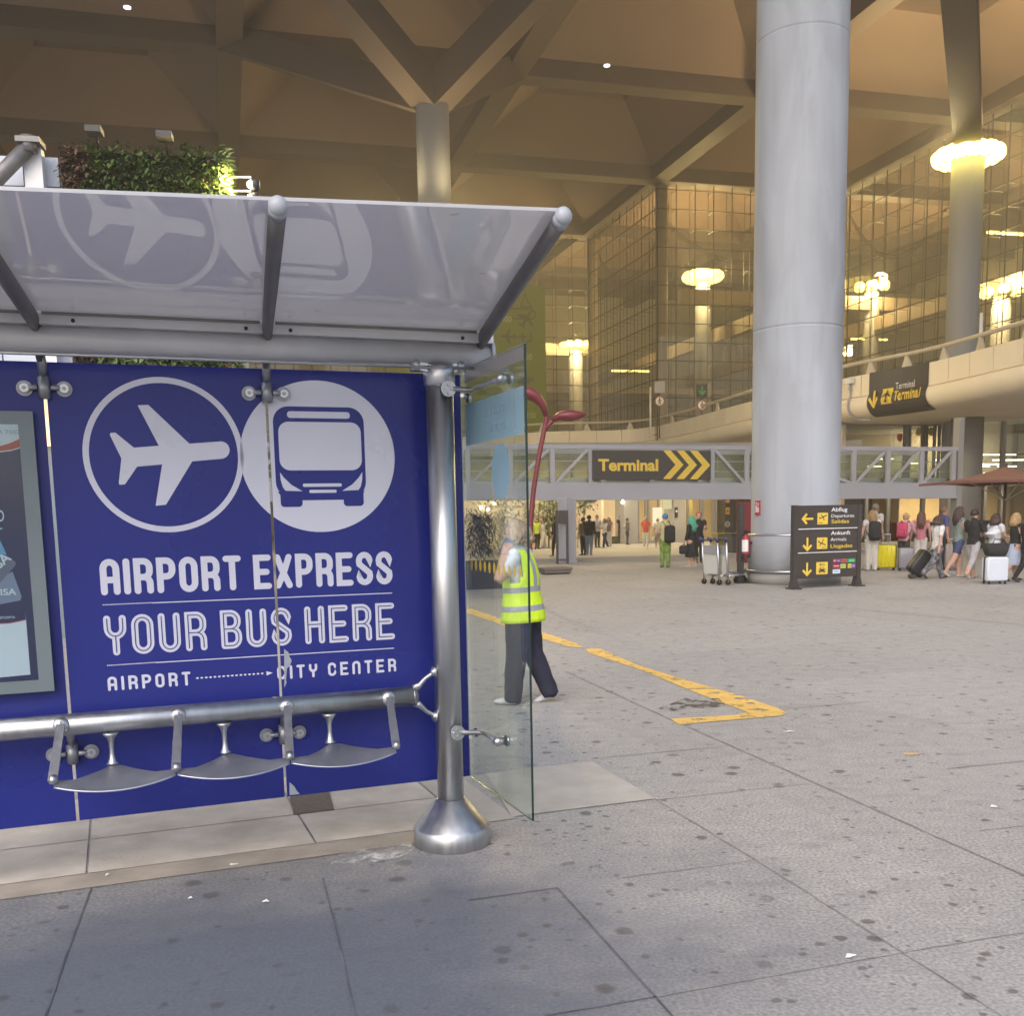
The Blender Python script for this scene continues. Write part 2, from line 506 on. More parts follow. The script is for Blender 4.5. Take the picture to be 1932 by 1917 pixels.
# ================================================================== ground
def ground_material():
    mt = bpy.data.materials.new("plaza_concrete"); mt.use_nodes = True
    t = mt.node_tree; L = t.links.new; b = t.nodes["Principled BSDF"]
    def N(k, **kw):
        n = t.nodes.new(k)
        for a, v in kw.items(): setattr(n, a, v)
        return n
    tc = N("ShaderNodeTexCoord")
    def noise(sc, det=4, scale=None):
        n = N("ShaderNodeTexNoise"); n.inputs["Scale"].default_value = sc; n.inputs["Detail"].default_value = det
        src = tc.outputs["Object"]
        if scale:
            mp = N("ShaderNodeMapping"); mp.inputs["Scale"].default_value = scale; L(src, mp.inputs[0]); src = mp.outputs[0]
        L(src, n.inputs["Vector"]); return n.outputs[0]
    def rng(x, a, b_, c, d, smooth=False):
        n = N("ShaderNodeMapRange"); n.clamp = True
        if smooth: n.interpolation_type = 'SMOOTHSTEP'
        for i, v in enumerate((a, b_, c, d)): n.inputs[i + 1].default_value = v
        L(x, n.inputs[0]); return n.outputs[0]
    def math_(op, x, y):
        n = N("ShaderNodeMath", operation=op)
        for i, v in enumerate((x, y)):
            if isinstance(v, (int, float)): n.inputs[i].default_value = v
            else: L(v, n.inputs[i])
        return n.outputs[0]
    def mix(f, c1, c2):
        n = N("ShaderNodeMix", data_type='RGBA')
        L(f, n.inputs[0])
        for i, c in ((6, c1), (7, c2)):
            if isinstance(c, tuple): n.inputs[i].default_value = c + (1,)
            else: L(c, n.inputs[i])
        return n.outputs[2]
    fine = noise(62, 8); med = noise(7, 5); big = noise(.35, 4)
    base = mix(rng(fine, .36, .64, 0, 1), (.24, .229, .221), (.53, .508, .492))
    base = mix(rng(med, .35, .7, 0, .35), base, (.26, .25, .245))
    base = mix(rng(big, .35, .65, 0, .45), base, (.42, .40, .385))
    flat = noise(2.2, 5, (1, 3.2, 1))
    base = mix(rng(flat, .56, .72, 0, .35), base, (.215, .205, .20))
    # each cast slab has its own tone
    sl = N("ShaderNodeMapping"); sl.inputs["Rotation"].default_value = (0, 0, -math.atan2(AX[1], AX[0])); L(tc.outputs["Object"], sl.inputs[0])
    sv = N("ShaderNodeTexVoronoi"); sv.distance = 'CHEBYCHEV'; sv.inputs["Scale"].default_value = .42; sv.inputs["Randomness"].default_value = 0
    L(sl.outputs[0], sv.inputs["Vector"]); sp_c = N("ShaderNodeSeparateColor"); L(sv.outputs["Color"], sp_c.inputs[0])
    base = mix(math_('MULTIPLY', sp_c.outputs[0], .22), base, (.20, .185, .178))
    # darker bluish bay in front of the shelter bench, fading outwards
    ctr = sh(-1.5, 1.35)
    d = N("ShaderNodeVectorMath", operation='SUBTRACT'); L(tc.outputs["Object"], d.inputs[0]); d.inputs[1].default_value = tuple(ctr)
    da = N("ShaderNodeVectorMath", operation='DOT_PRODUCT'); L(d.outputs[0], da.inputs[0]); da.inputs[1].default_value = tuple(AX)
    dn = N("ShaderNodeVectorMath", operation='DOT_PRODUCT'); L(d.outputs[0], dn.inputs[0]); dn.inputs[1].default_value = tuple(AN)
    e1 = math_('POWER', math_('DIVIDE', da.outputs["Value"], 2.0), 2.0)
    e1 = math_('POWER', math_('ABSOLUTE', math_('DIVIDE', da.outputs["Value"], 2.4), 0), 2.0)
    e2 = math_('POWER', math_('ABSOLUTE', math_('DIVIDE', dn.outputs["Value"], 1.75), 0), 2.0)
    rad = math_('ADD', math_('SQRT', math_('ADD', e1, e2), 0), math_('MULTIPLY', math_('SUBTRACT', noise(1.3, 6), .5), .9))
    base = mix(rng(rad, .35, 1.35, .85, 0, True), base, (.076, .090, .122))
    # trodden gum and drips
    for sc, thr, keep, amt, col in ((6.0, .24, .44, .72, (.075, .07, .072)), (2.3, .12, .5, .8, (.085, .08, .08)), (13, .26, .5, .7, (.10, .09, .09)), (3.4, .07, .88, .4, (.42, .40, .385))):
        vo = N("ShaderNodeTexVoronoi"); vo.inputs["Scale"].default_value = sc; vo.inputs["Randomness"].default_value = 1
        wob = N("ShaderNodeVectorMath", operation='ADD'); L(tc.outputs["Object"], wob.inputs[0])
        nz = N("ShaderNodeTexNoise"); nz.inputs["Scale"].default_value = 22; L(tc.outputs["Object"], nz.inputs["Vector"])
        sc2 = N("ShaderNodeVectorMath", operation='SCALE'); L(nz.outputs["Color"], sc2.inputs[0]); sc2.inputs["Scale"].default_value = .035
        L(sc2.outputs[0], wob.inputs[1]); L(wob.outputs[0], vo.inputs["Vector"])
        sep = N("ShaderNodeSeparateColor"); L(vo.outputs["Color"], sep.inputs[0])
        on = math_('GREATER_THAN', sep.outputs[0], keep)
        on = math_('MULTIPLY', on, rng(noise(.55 + sc * .05, 3), .36, .52, .3, 1))
        grow = math_('MULTIPLY', vo.outputs["Distance"], rng(sep.outputs[1], 0, 1, .75, 2.2))
        spot = math_('MULTIPLY', rng(grow, thr * .7, thr * 1.1, amt, 0), on)
        base = mix(spot, base, col)
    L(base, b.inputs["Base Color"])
    L(rng(med, .3, .7, .62, .85), b.inputs["Roughness"])
    bp = N("ShaderNodeBump"); bp.inputs["Strength"].default_value = .25; bp.inputs["Distance"].default_value = .004
    L(fine, bp.inputs["Height"]); L(bp.outputs[0], b.inputs["Normal"])
    b.inputs["Specular IOR Level"].default_value = .3
    return mt
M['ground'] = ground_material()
g = MB()
S_ = 300.0
g.add([(-S_, -S_, 0), (S_, -S_, 0), (S_, S_, 0), (-S_, S_, 0)], [(0, 1, 2, 3)])
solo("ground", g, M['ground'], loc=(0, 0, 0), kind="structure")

def gpoly(mb, pts, z, mi=0):
    mb.add([V(ground(x, y)[0], ground(x, y)[1], z) for x, y in pts], [tuple(range(len(pts)))], mi)
c1 = crop(0, 2250, 1600); c2_ = crop(1400, 1750, 1660)
# beige stone border under and in front of the shelter
M['stone'] = mat("beige_paving_stone", (.58, .525, .46), .75, noise=(3.5, .2), bump=(60, .15))
M['stone2'] = mat("pale_paving_stone", (.47, .435, .39), .75, noise=(4, .13), bump=(60, .15))
M['strip'] = mat("brown_edging", (.37, .325, .28), .8, noise=(4, .2), bump=(60, .2))
M['patch'] = mat("mortar_patch", (.17, .14, .12), .9, noise=(30, .2), bump=(60, .3))
def spoly(mb, pts, z, mi=0):                            # shelter coordinates
    mb.add([sh(a, n, z) for a, n in pts], [tuple(range(len(pts)))], mi)
def sa(x, y):
    q = ground(x, y) - SB
    return float(q @ AX), float(q @ AN)
pv = MB()
n1 = sa(*c1(720, 385))[1]; n2 = sa(*c1(600, 452))[1]; n0 = sa(*c1(1050, 228))[1]
jx = [sa(*c1(300, 600))[0], sa(*c1(1110, 280))[0]]
cuts = [-9, jx[0] - 1.45 * 2, jx[0] - 1.45, jx[0], jx[1], .17]
for i in range(len(cuts) - 1):
    a0, a1 = cuts[i] + .006, cuts[i + 1] - .006
    spoly(pv, [(a0, n0 + .005), (a1, n0 + .005), (a1, n1 - .004), (a0, n1 - .004)], .004, 0)
    spoly(pv, [(a0, -1.75), (a1, -1.75), (a1, n0 - .005), (a0, n0 - .005)], .004, 0)
pp = [sa(*c1(*q)) for q in ((1690, 85), (1765, 95), (1872, 238), (1745, 250))]
spoly(pv, [(.18, -1.3), (.46, -1.3), (.46, -.25), (.18, -.25)], .004, 1)
solo("shelter_paving", pv, [M['stone'], M['stone2']], kind="structure", loc=tuple(sh(-2, 0, 0)))
pv = MB()
spoly(pv, [(-9, n1 + .004), (-.05, n1 + .004), (-.05, n2), (-9, n2)], .004)
solo("paving_edging", pv, M['strip'], kind="structure")
pv = MB()
gpoly(pv, [c2_(60, 656), c2_(430, 614), c2_(650, 745), c2_(150, 808)], .006)
solo("pale_paving", pv, M['stone2'], kind="structure")
pv = MB()
gpoly(pv, [c1(1045, 155), c1(1188, 142), c1(1206, 210), c1(1060, 228), c1(1050, 190)], .008)
solo("paving_patch", pv, M['patch'], kind="structure")
# saw-cut joints in the concrete
M['joint'] = mat("joint_filler", (.27, .262, .255), .9, noise=(5, .45))
jt = MB(); jd = MB()
def gline(pts, wd=.012, z=.004, mb=None):
    wd *= .72; mb = mb or jt
    P = [ground(x, y) for x, y in pts]
    for p, q in zip(P[:-1], P[1:]):
        d = nrm(q - p); s_ = V(-d[1], d[0], 0) * wd / 2
        mb.add([V(*(p + s_)[:2], z), V(*(q + s_)[:2], z), V(*(q - s_)[:2], z), V(*(p - s_)[:2], z)], [(0, 1, 2, 3)])
gline([c2_(340, 300), c2_(705, 468)], .02); gline([c2_(750, 487), c2_(1932, 1010), c2_(2600, 1310)], .016)
gline([(1052, 1677), (1236.5, 1883), (1330, 1990)], .012, mb=jd); gline([(884, 1700), (1052, 1677)], .010, mb=jd)
gline([(900, 1950), (1047, 1916), (1236.5, 1883)], .010, mb=jd); gline([(1236.5, 1883), (1703, 1799), (1932, 1761), (2300, 1705)], .010)
gline([(1117, 1437), (1236, 1509), (1429, 1626), (1703, 1799), (1888, 1917), (2000, 1995)], .009)
gline([c2_(530, 1020), c2_(1000, 958)], .008); gline([c2_(655, 748), c2_(1185, 690)], .009)
gline([c2_(470, 600), c2_(900, 560)], .012); gline([c2_(1100, 430), c2_(1400, 405)], .014)
gline([c2_(1660, 640), c2_(1932, 612)], .012); gline([c2_(1780, 855), c2_(1932, 838)], .01)
gline([c1(330, 490), c1(240, 730), c1(165, 950), c1(120, 1080)], .010, mb=jd); gline([c1(1165, 455), c1(1215, 650), c1(1280, 950), c1(1310, 1080)], .009, mb=jd)
gline([(1060, 1072), (1300, 1096), (1420, 1094)], .05); gline([(1050, 1100), (1240, 1094)], .05); gline([(1040, 1052), (1230, 1072), (1500, 1088)], .06)
gline([(1130, 1104), (1932, 1180)], .03); gline([(1540, 1200), (1932, 1190)], .02)
solo("paving_joints", jt, M['joint'], kind="structure")
solo("paving_joints", jd, mat("dark_joint", (.10, .105, .122), .9, noise=(5, .5)), kind="structure")  # darker filler for the joints around the dark bay
# worn yellow bay line
def worn_paint(name, col, lo, hi):
    mt = mat(name, col, .6, noise=(3, .14))
    t = mt.node_tree; b = t.nodes["Principled BSDF"]
    tc = t.nodes.new("ShaderNodeTexCoord"); nz = t.nodes.new("ShaderNodeTexNoise")
    nz.inputs["Scale"].default_value = 7; nz.inputs["Detail"].default_value = 9; nz.inputs["Roughness"].default_value = .7
    t.links.new(tc.outputs["Object"], nz.inputs["Vector"])
    mr = t.nodes.new("ShaderNodeMapRange"); mr.inputs[1].default_value = lo; mr.inputs[2].default_value = hi
    mr.inputs[3].default_value = 0; mr.inputs[4].default_value = 1
    t.links.new(nz.outputs[0], mr.inputs[0]); t.links.new(mr.outputs[0], b.inputs["Alpha"])
    return mt
M['yline'] = worn_paint("worn_yellow_paint", (.72, .46, .12), 0.39, .46)
yl = MB()
gpoly(yl, [c2_(-190, -10), c2_(-215, 2), c2_(0, 99), c2_(250, 184), c2_(345, 214), c2_(397, 217), c2_(380, 204), c2_(255, 162), c2_(0, 78)], .005)
gpoly(yl, [c2_(405, 221), c2_(455, 220), c2_(580, 275), c2_(765, 333), c2_(940, 383), c2_(1075, 428), c2_(1108, 446),
           c2_(1085, 455), c2_(730, 486), c2_(704, 466), c2_(930, 452), c2_(972, 443), c2_(800, 378), c2_(600, 295), c2_(420, 237)], .005)
solo("yellow_road_marking", yl, M['yline'], kind="structure")
M['spill'] = worn_paint("dried_white_spill", (.55, .56, .58), .46, .62)
sp = MB()
gpoly(sp, [c1(1215, 372), c1(1330, 350), c1(1480, 325), c1(1500, 352), c1(1440, 385), c1(1330, 402), c1(1190, 408)], .006)
solo("dried_spill", sp, M['spill'], kind="structure")
M['oil'] = worn_paint("oil_stain", (.07, .065, .065), .48, .56)
sp = MB()
gpoly(sp, [c2_(660, 430), c2_(760, 392), c2_(870, 395), c2_(900, 420), c2_(780, 432), c2_(690, 440)], .006)
solo("oil_stain", sp, M['oil'], kind="structure")

# ================================================================== forecourt canopy
CA = 15.2
U = V(math.cos(R(CA)), math.sin(R(CA)), 0); W_ = V(-math.sin(R(CA)), math.cos(R(CA)), 0)
CELL = 14.0
CO = depth(1240, 345, 73.0)                              # node over the outer corner of the glass hall
ZB = CO[2]                                               # underside of the beams
def node(i, j, z=0.0):
    p = CO + U * CELL * i + W_ * CELL * j
    return V(p[0], p[1], z)
M['beam'] = mat("brown_grey_soffit", (.095, .067, .057), .7, noise=(.4, .08))
M['coffer'] = mat("plaster_coffer", (.205, .143, .115), .85, noise=(.25, .08))
M['soffit'] = mat("skylight_soffit", (.20, .145, .12), .8, noise=(.3, .06))
IR, JR = range(-5, 4), range(-4, 4)
canopy = thing("canopy_roof", "huge brown coffered canopy roof spanning over the forecourt on columns", "canopy", node(0, 0, ZB))
BW, BH = .60, 1.45
bm_ = MB()
for j in list(JR) + [4]:
    bm_.bar(node(-5, j, ZB + BH / 2), node(4, j, ZB + BH / 2), BW * 2, BH, 0)
part("cross_beam", bm_, M['beam'], canopy)
bm_ = MB()
for i in list(IR) + [4]:
    bm_.bar(node(i, -4, ZB + BH / 2 - .004), node(i, 4, ZB + BH / 2 - .004), BW * 2 - .01, BH - .02, 0)
part("long_beam", bm_, M['beam'], canopy)
cf, sk, hole = MB(), MB(), MB()
for i in IR:
    for j in JR:
        c = node(i + .5, j + .5)
        o = CELL / 2 - BW + .01; q = 2.5; z0 = ZB + .9; z1 = ZB + 3.3; z2 = z1 + 1.1
        def ring4(hw, z, sx=1.0): return [c + U * hw * a * sx + W_ * hw * b + UP * z for a, b in ((-1, -1), (1, -1), (1, 1), (-1, 1))]
        A, B = ring4(o, z0), ring4(q, z1, 1.15)
        cf.add(A + B, [(k, (k + 1) % 4, 4 + (k + 1) % 4, 4 + k) for k in range(4)])
        C_ = ring4(q, z2, 1.15)
        sk.add(B + C_, [(k, (k + 1) % 4, 4 + (k + 1) % 4, 4 + k) for k in range(4)])
        hole.add(C_, [(0, 1, 2, 3)])
part("coffer", cf, M['coffer'], canopy)
part("skylight_kerb", sk, M['soffit'], canopy)
part("skylight_cover", hole, M['soffit'], canopy)
M['pin'] = emit("pin_light", (1, .86, .95), 1.0)
pl = MB()
for x, y in ((1145, 122), (240, 12), (1090, 205)):
    q = onplane(x, y, V(0, 0, ZB - .01), UP)
    if y == 205: continue
    pl.lathe(q - UP * .05, [(.16, 0), (.16, .05)], 12)
part("pin_light", pl, M['pin'], canopy)

M['flood'] = emit("floodlight_lens", (1.0, .80, .17), 3.6)
M['flood2'] = emit("hall_lamp_lens", (1.0, .82, .22), 2.6)
def column(label, p, r, ztop, branches, lamps_z, energy=0, lens=None, nl=8, group="canopy columns", down=0, lr=.30):
    t = thing("canopy_column", label, "column", V(p[0], p[1], 0), group)
    b = MB(); b.lathe(V(p[0], p[1], 0), [(r, 0), (r, ztop - .5), (r * .9, ztop - .4), (r * .9, ztop)], 40)
    part("shaft", b, M['concrete'], t)
    for q in branches:
        b = MB(); b.bar(V(p[0], p[1], ztop - .3), q, 1.15, 1.25)
        part("branch", b, M['beam'], t)
    if lamps_z:
        ln, bk = MB(), MB()
        for k in range(nl):
            a = 2 * math.pi * k / nl + .2
            d = V(math.cos(a), math.sin(a), 0); c = V(p[0], p[1], lamps_z) + d * (r + .45)
            bk.bar(V(p[0], p[1], lamps_z - .1) + d * r * .9, c - UP * .06, .06, .06)
            bk.lathe(c - UP * .30, [(.06, 0), (.12, .06), (.14, .10)], 12)
            ln.ball(c + UP * .05, (lr, lr, lr * .75), 14, 8)
        part("lamp_housing", bk, M['darkgrey'], t); part("floodlight", ln, lens or M['flood'], t)
        if energy:
            for k in range(4):
                a = 2 * math.pi * k / 4 + .6
                d = V(math.cos(a), math.sin(a), 0)
                lamp("flood_lamp", 'SPOT', V(p[0], p[1], lamps_z + .4) + d * (r + .9), energy / 4, WARM, .4, d * .35 + UP, 150, t)
                if down: lamp("plaza_flood", 'SPOT', V(p[0], p[1], lamps_z - .35) + d * (r + .9), down / 4, WARM, .4, d - UP * .55, 150, t)
    return t
pc = (node(-1, -1) + node(-2, -2)) / 2
column("pale concrete column rising behind the bus shelter roof with four branching arms", depth(818, 300, 45.5), .70, depth(818, 172, 45.5)[2],
       [node(-1, -1, ZB + .6), node(-2, -1, ZB + .6), node(-1, -2, ZB + .6), node(-2, -2, ZB + .6)], depth(818, 411, 45)[2], 1300, down=11000, lr=.13)
pr = depth(1819, 500, 50)
column("pale concrete column at the right with glowing floodlights around its head", pr, .72, depth(1819, 285, 50)[2] + .7,
       [depth(1808, -60, 38)], depth(1819, 296, 50)[2], 6500, nl=14, down=4500, lr=.46)

# big round column on the plaza
bc = ground(1497, 1104); bcd = nrm(V(bc[0], bc[1], 0)); BC = bc + bcd * 1.0
big = thing("plaza_column", "massive round grey concrete column standing on the plaza behind the departures sign", "column", V(BC[0], BC[1], 0))
b = MB()
zt = depth(1497, 1008, 23.0)[2]; zj1 = depth(1500, 612, 23)[2]; zj2 = depth(1510, 45, 23)[2]
r0 = .985
prof = [(1.04, 0), (1.04, zt - .02), (1.02, zt), (r0, zt), (r0, zj1 - .05), (r0, zj1 - .012), (r0 - .005, zj1 - .008), (r0 - .005, zj1 + .008), (r0, zj1 + .012), (r0, zj1 + .05)]
prof += [(r0, zj2 - .05), (r0, zj2 - .012), (r0 - .005, zj2 - .008), (r0 - .005, zj2 + .008), (r0, zj2 + .012), (r0, zj2 + .05), (r0, ZB + 1)]
M['bigcol'] = mat("cast_concrete", (.305, .322, .352), .75, noise=(1.1, .16, (1, 1, .22)), bump=(10, .1))
b.lathe(V(BC[0], BC[1], 0), prof, 96)

t = M['bigcol'].node_tree; bsdf = t.nodes["Principled BSDF"]; src = bsdf.inputs["Base Color"].links[0].from_socket
tc = t.nodes.new("ShaderNodeTexCoord"); mp = t.nodes.new("ShaderNodeMapping"); mp.inputs["Scale"].default_value = (1.4, 1.4, .42)
n1_ = t.nodes.new("ShaderNodeTexNoise"); n1_.inputs["Scale"].default_value = .8; n1_.inputs["Detail"].default_value = 7; n1_.inputs["Distortion"].default_value = .6
t.links.new(tc.outputs["Object"], mp.inputs[0]); t.links.new(mp.outputs[0], n1_.inputs["Vector"])
mr = t.nodes.new("ShaderNodeMapRange"); mr.inputs[1].default_value = .5; mr.inputs[2].default_value = .58; mr.inputs[4].default_value = .38
t.links.new(n1_.outputs[0], mr.inputs[0])
mx = t.nodes.new("ShaderNodeMix"); mx.data_type = 'RGBA'; mx.inputs[7].default_value = (.39, .42, .47, 1)
t.links.new(mr.outputs[0], mx.inputs[0]); t.links.new(src, mx.inputs[6])
n2_ = t.nodes.new("ShaderNodeTexNoise"); n2_.inputs["Scale"].default_value = 3.2; n2_.inputs["Detail"].default_value = 8
mp2 = t.nodes.new("ShaderNodeMapping"); mp2.inputs["Scale"].default_value = (1.5, 1.5, .12); t.links.new(tc.outputs["Object"], mp2.inputs[0]); t.links.new(mp2.outputs[0], n2_.inputs["Vector"])
mr2 = t.nodes.new("ShaderNodeMapRange"); mr2.inputs[1].default_value = .52; mr2.inputs[2].default_value = .72; mr2.inputs[4].default_value = .34
t.links.new(n2_.outputs[0], mr2.inputs[0])
mx2 = t.nodes.new("ShaderNodeMix"); mx2.data_type = 'RGBA'; mx2.inputs[7].default_value = (.24, .25, .275, 1)
t.links.new(mr2.outputs[0], mx2.inputs[0]); t.links.new(mx.outputs[2], mx2.inputs[6]); t.links.new(mx2.outputs[2], bsdf.inputs["Base Color"])
part("shaft", b, M['bigcol'], big)
b = MB(); b.lathe(V(BC[0], BC[1], 0), [(1.055, 0), (1.055, .26)], 64); part("plinth", b, M['concrete2'], big)
b = MB(); b.lathe(V(BC[0], BC[1], 0), [(1.10, .27), (1.125, .295), (1.10, .32)], 64, cap=False)
b.lathe(V(BC[0], BC[1], 0), [(1.03, .27), (1.10, .27)], 64, cap=False); b.lathe(V(BC[0], BC[1], 0), [(1.03, .32), (1.10, .32)], 64, cap=False)
part("bumper_rail", b, M['satin'], big)
b = MB(); b.lathe(V(BC[0], BC[1], 0), [(1.035, zt - .05), (1.05, zt - .03), (1.05, zt - .0), (1.0, zt + .01)], 64, cap=False)
part("steel_band", b, M['satin'], big)

# ================================================================== glass terminal hall
hall = thing("glass_terminal", "tall glass terminal hall with cable net facade and warm lamps inside", "building", node(0, 0, 0))
M['hglass'] = glass("tinted_facade_glass", (.72, .68, .56), .09, 0, .10)  # its diffuse dirt share paints a pale haze over the facade
M['hwall'] = mat("warm_plaster", (.53, .50, .38), .8, noise=(.2, .08))
M['hbeam'] = mat("hall_beam", (.34, .27, .19), .7)
M['joint2'] = mat("silicone_joint", (.05, .042, .03), .6)
M['cable'] = mat("facade_cable", (.07, .06, .045), .5, .5)
Z0h = 0.02
walls = [((-3, 1), (0, 1), 'u'), ((0, 1), (0, 0), 'v'), ((0, 0), (1, 0), 'u'), ((1, 0), (1, -3), 'v')]
STEP = CELL / 10
zs = list(np.arange(ZB - .35, 3, -1.26))
gi = 0
for (a, b_, kind) in walls:
    p, q = node(*a), node(*b_)
    d = nrm(q - p); L_ = np.linalg.norm(q - p)
    inn = W_ if kind == 'u' else U
    gl, jn, cb = MB(), MB(), MB()
    gl.add([V(*p[:2], Z0h), V(*q[:2], Z0h), V(*q[:2], ZB + .3), V(*p[:2], ZB + .3)], [(0, 1, 2, 3)])
    k = 0
    n_ = int(round(L_ / STEP))
    for k in range(n_ + 1):
        x = p + d * (L_ * k / n_)
        jn.box(V(x[0], x[1], (ZB + Z0h) / 2), (.027, .027, ZB / 2))
        if kind == 'v' or k % 1 == 0:
            y = x + inn * .85
            cb.box(V(y[0], y[1], (ZB + Z0h) / 2), (.016, .016, ZB / 2))
            for z in zs:
                cb.bar(V(x[0], x[1], z), V(y[0], y[1], z - .02), .035, .035)
    for z in zs:
        jn.bar(V(p[0], p[1], z), V(q[0], q[1], z), .05, .05)
    part("glazing", gl, M['hglass'], hall); part("glazing_joint", jn, M['joint2'], hall); part("cable_net", cb, M['cable'], hall)
for i, j in ((0, 0), (0, 1), (1, 0)):
    b = MB(); x = node(i, j) + W_ * .55 + U * .55
    b.lathe(V(x[0], x[1], 0), [(.42, 0), (.42, ZB + .5)], 20); part("corner_post", b, M['hbeam'], hall)
b = MB()                                                  # slack cable truss under the eave
for p, q, sag in ((node(1, 0) + U * .9, node(1, -.9) + U * .9, 4.2), (node(0, 0) + W_ * .9, node(1, 0) + W_ * .9, 3.4), (node(0, 1) + U * .9, node(0, .0) + U * .9, 3.4)):
    for off in (0, .22):
        pts = [V(*(p + (q - p) * t)[:2], ZB - 1.2 - off - sag * 4 * t * (1 - t)) for t in np.linspace(0, 1, 15)]
        b.loft(pts, .03, 6)
part("cable_truss", b, M['cable'], hall)
b = MB()
D_ = 1.9
p, q = node(-3.2, 1 + D_), node(1 + D_, 1 + D_)
b.bar(V(*p[:2], ZB / 2), V(*q[:2], ZB / 2), .4, ZB + 2)
p, q = node(1 + D_ + .02, 1 + D_), node(1 + D_ + .02, -3)
b.bar(V(*p[:2], ZB / 2), V(*q[:2], ZB / 2), .4, ZB + 2)
part("rear_wall", b, M['hwall'], hall)
b = MB()
for z, t in ((7.0, .7), (13.4, .5)):
    c0, c1_, c2x, c3 = node(-3, 1.12), node(-3, 2.85), node(2.85, 2.85), node(2.85, .12)
    if z < 10:
        for (i0, j0, i1, j1) in ((-3, 1.1, 2.85, 2.85), (.1, .1, 2.85, 1.09), (1.1, -3, 2.85, .09)):
            cc = (node(i0, j0) + node(i1, j1)) / 2
            b.obox(V(cc[0], cc[1], z), U, W_, UP, CELL * (i1 - i0) / 2, CELL * (j1 - j0) / 2, t / 2)
    else:
        for (i0, j0, i1, j1) in ((-3, 2.0, 2.85, 2.85), (2.1, -3, 2.85, 1.99)):
            cc = (node(i0, j0) + node(i1, j1)) / 2
            b.obox(V(cc[0], cc[1], z), U, W_, UP, CELL * (i1 - i0) / 2, CELL * (j1 - j0) / 2, t / 2)
part("floor_slab", b, M['hbeam'], hall)
b = MB()
for i0, j0, i1, j1, z in ((.3, .4, 2.8, .4, 17.6), (.6, .0, .6, 2.8, 15.2), (1.5, -3, 1.5, 2.8, 16), (-2.8, 1.5, .2, 1.5, 16)):
    b.bar(node(i0, j0, z), node(i1, j1, z), .7, 1.0)
part("tie_beam", b, M['hbeam'], hall)
for k, (lab, x, y, Y, n_, en) in enumerate((("lamp column inside the glass hall with the broadest glow, left of the plaza column", 1326, 527, 82, 14, 15000),
                                     ("lamp column behind the glass beside the green banner", 1086, 656, 93, 8, 10000),
                                     ("lamp column inside the hall just right of the plaza column", 1645, 545, 84, 6, 12000),
                                     ("lamp column inside the hall at the right edge behind the floodlit column", 1890, 556, 70, 6, 12000))):
    q = depth(x, y, Y)
    ct = column(lab, q, .62, q[2] - .3, [], q[2] + .15, en * .16, M['flood2'] if k != 0 else M['flood'], n_, "lamp columns inside the glass hall", lr=.55 if k == 0 else .42)
    lamp("hall_glow", 'POINT', q + UP * .2 - nrm(V(q[0], q[1], 0)) * 1.6, en * .22, WARM, .6, parent=ct)
# low lamp strips seen through the glass
b = MB()
for x, y, Y in ((1190, 700, 84), (1640, 640, 84), (1905, 440, 66), (900, 872, 92), (935, 862, 94), (990, 868, 93), (1060, 866, 93), (1075, 880, 92), (1095, 860, 94), (1385, 872, 84), (1400, 862, 84)):
    b = MB(); q = depth(x, y, Y); k_ = 1.6 if y < 800 else .9; b.bar(q - U * k_, q + U * k_, .25, .12); part("strip_light", b, M['flood2'], hall)

# ================================================================== green banner on the hall
gb0 = depth(1028, 540, 79); gb1 = depth(1028, 812, 79)
BF = Frame(gb0, U)
bn = thing("hanging_banner", "tall green banner with aircraft pictograms hanging in front of the glass hall", "banner", V(gb0[0], gb0[1], gb1[2]))
M['green'] = mat("green_banner_cloth", (.125, .165, .008), .75, noise=(.3, .05))
M['greentx'] = mat("banner_print", (.40, .42, .20), .7)
M['greendk'] = mat("banner_dark_print", (.05, .065, .015), .7)
aR = 0.0; aL = -11.5
b = MB(); b.fbox(BF, aL, aR, gb1[2], gb0[2], -.06, 0); part("cloth", b, M['green'], bn)
cb_ = crop(1350, 650, 1000)
tx, td = MB(), MB()
def btext(s, x0, y0, x1, y1, mb, bold=.0, off=.03):
    a0, z0 = BF.px(*cb_(x0, y1)); a1, z1 = BF.px(*cb_(x1, y0))
    put_text(mb, s, BF.P, a0, a1, z0, z1, off, 0, bold)
btext("400", 285, 570, 345, 602, tx); btext("100", 408, 787, 463, 820, tx); btext("100", 436, 1125, 486, 1158, tx)
btext("acon Malaga", 230, 912, 475, 942, td, .02)
def bpt(x, y): return BF.px(*cb_(x, y))
for pts in ([(350, 583), (432, 583)], [(430, 655 + 33), (365, 688)], [(432, 720), (430, 770)], [(300, 526), (455, 526), (480, 545), (484, 565), (470, 583), (440, 585)]):
    td.stroke(BF, [bpt(*p) for p in pts], .10, .03)
def plane_icon(mb, P, a, z, s, off, ang=0, mi=0):
    pts = [(0, 1), (.14, .85), (.14, .35), (.95, -.12), (.95, -.32), (.14, -.08), (.11, -.62), (.36, -.82), (.36, -.95), (0, -.86)]
    pts = pts + [(-x, y) for x, y in pts[::-1][1:-1]]
    ca, sn = math.cos(ang), math.sin(ang)
    mb.add([P(a + s * (x * ca - y * sn), z + s * (x * sn + y * ca), off) for x, y in pts], [tuple(range(len(pts)))], mi)
for x, y, s in ((430, 585, .75), (325, 687, .6)):
    a, z = bpt(x, y); plane_icon(td, BF.P, a, z, s, .035, -.6 if x == 430 else 1.57)
a, z = bpt(432, 688); td.stroke(BF, [(a - .35, z + .35), (a - .3, z - .35), (a + .3, z - .35), (a + .35, z + .35)], .1, .03)
a, z = bpt(430, 475)
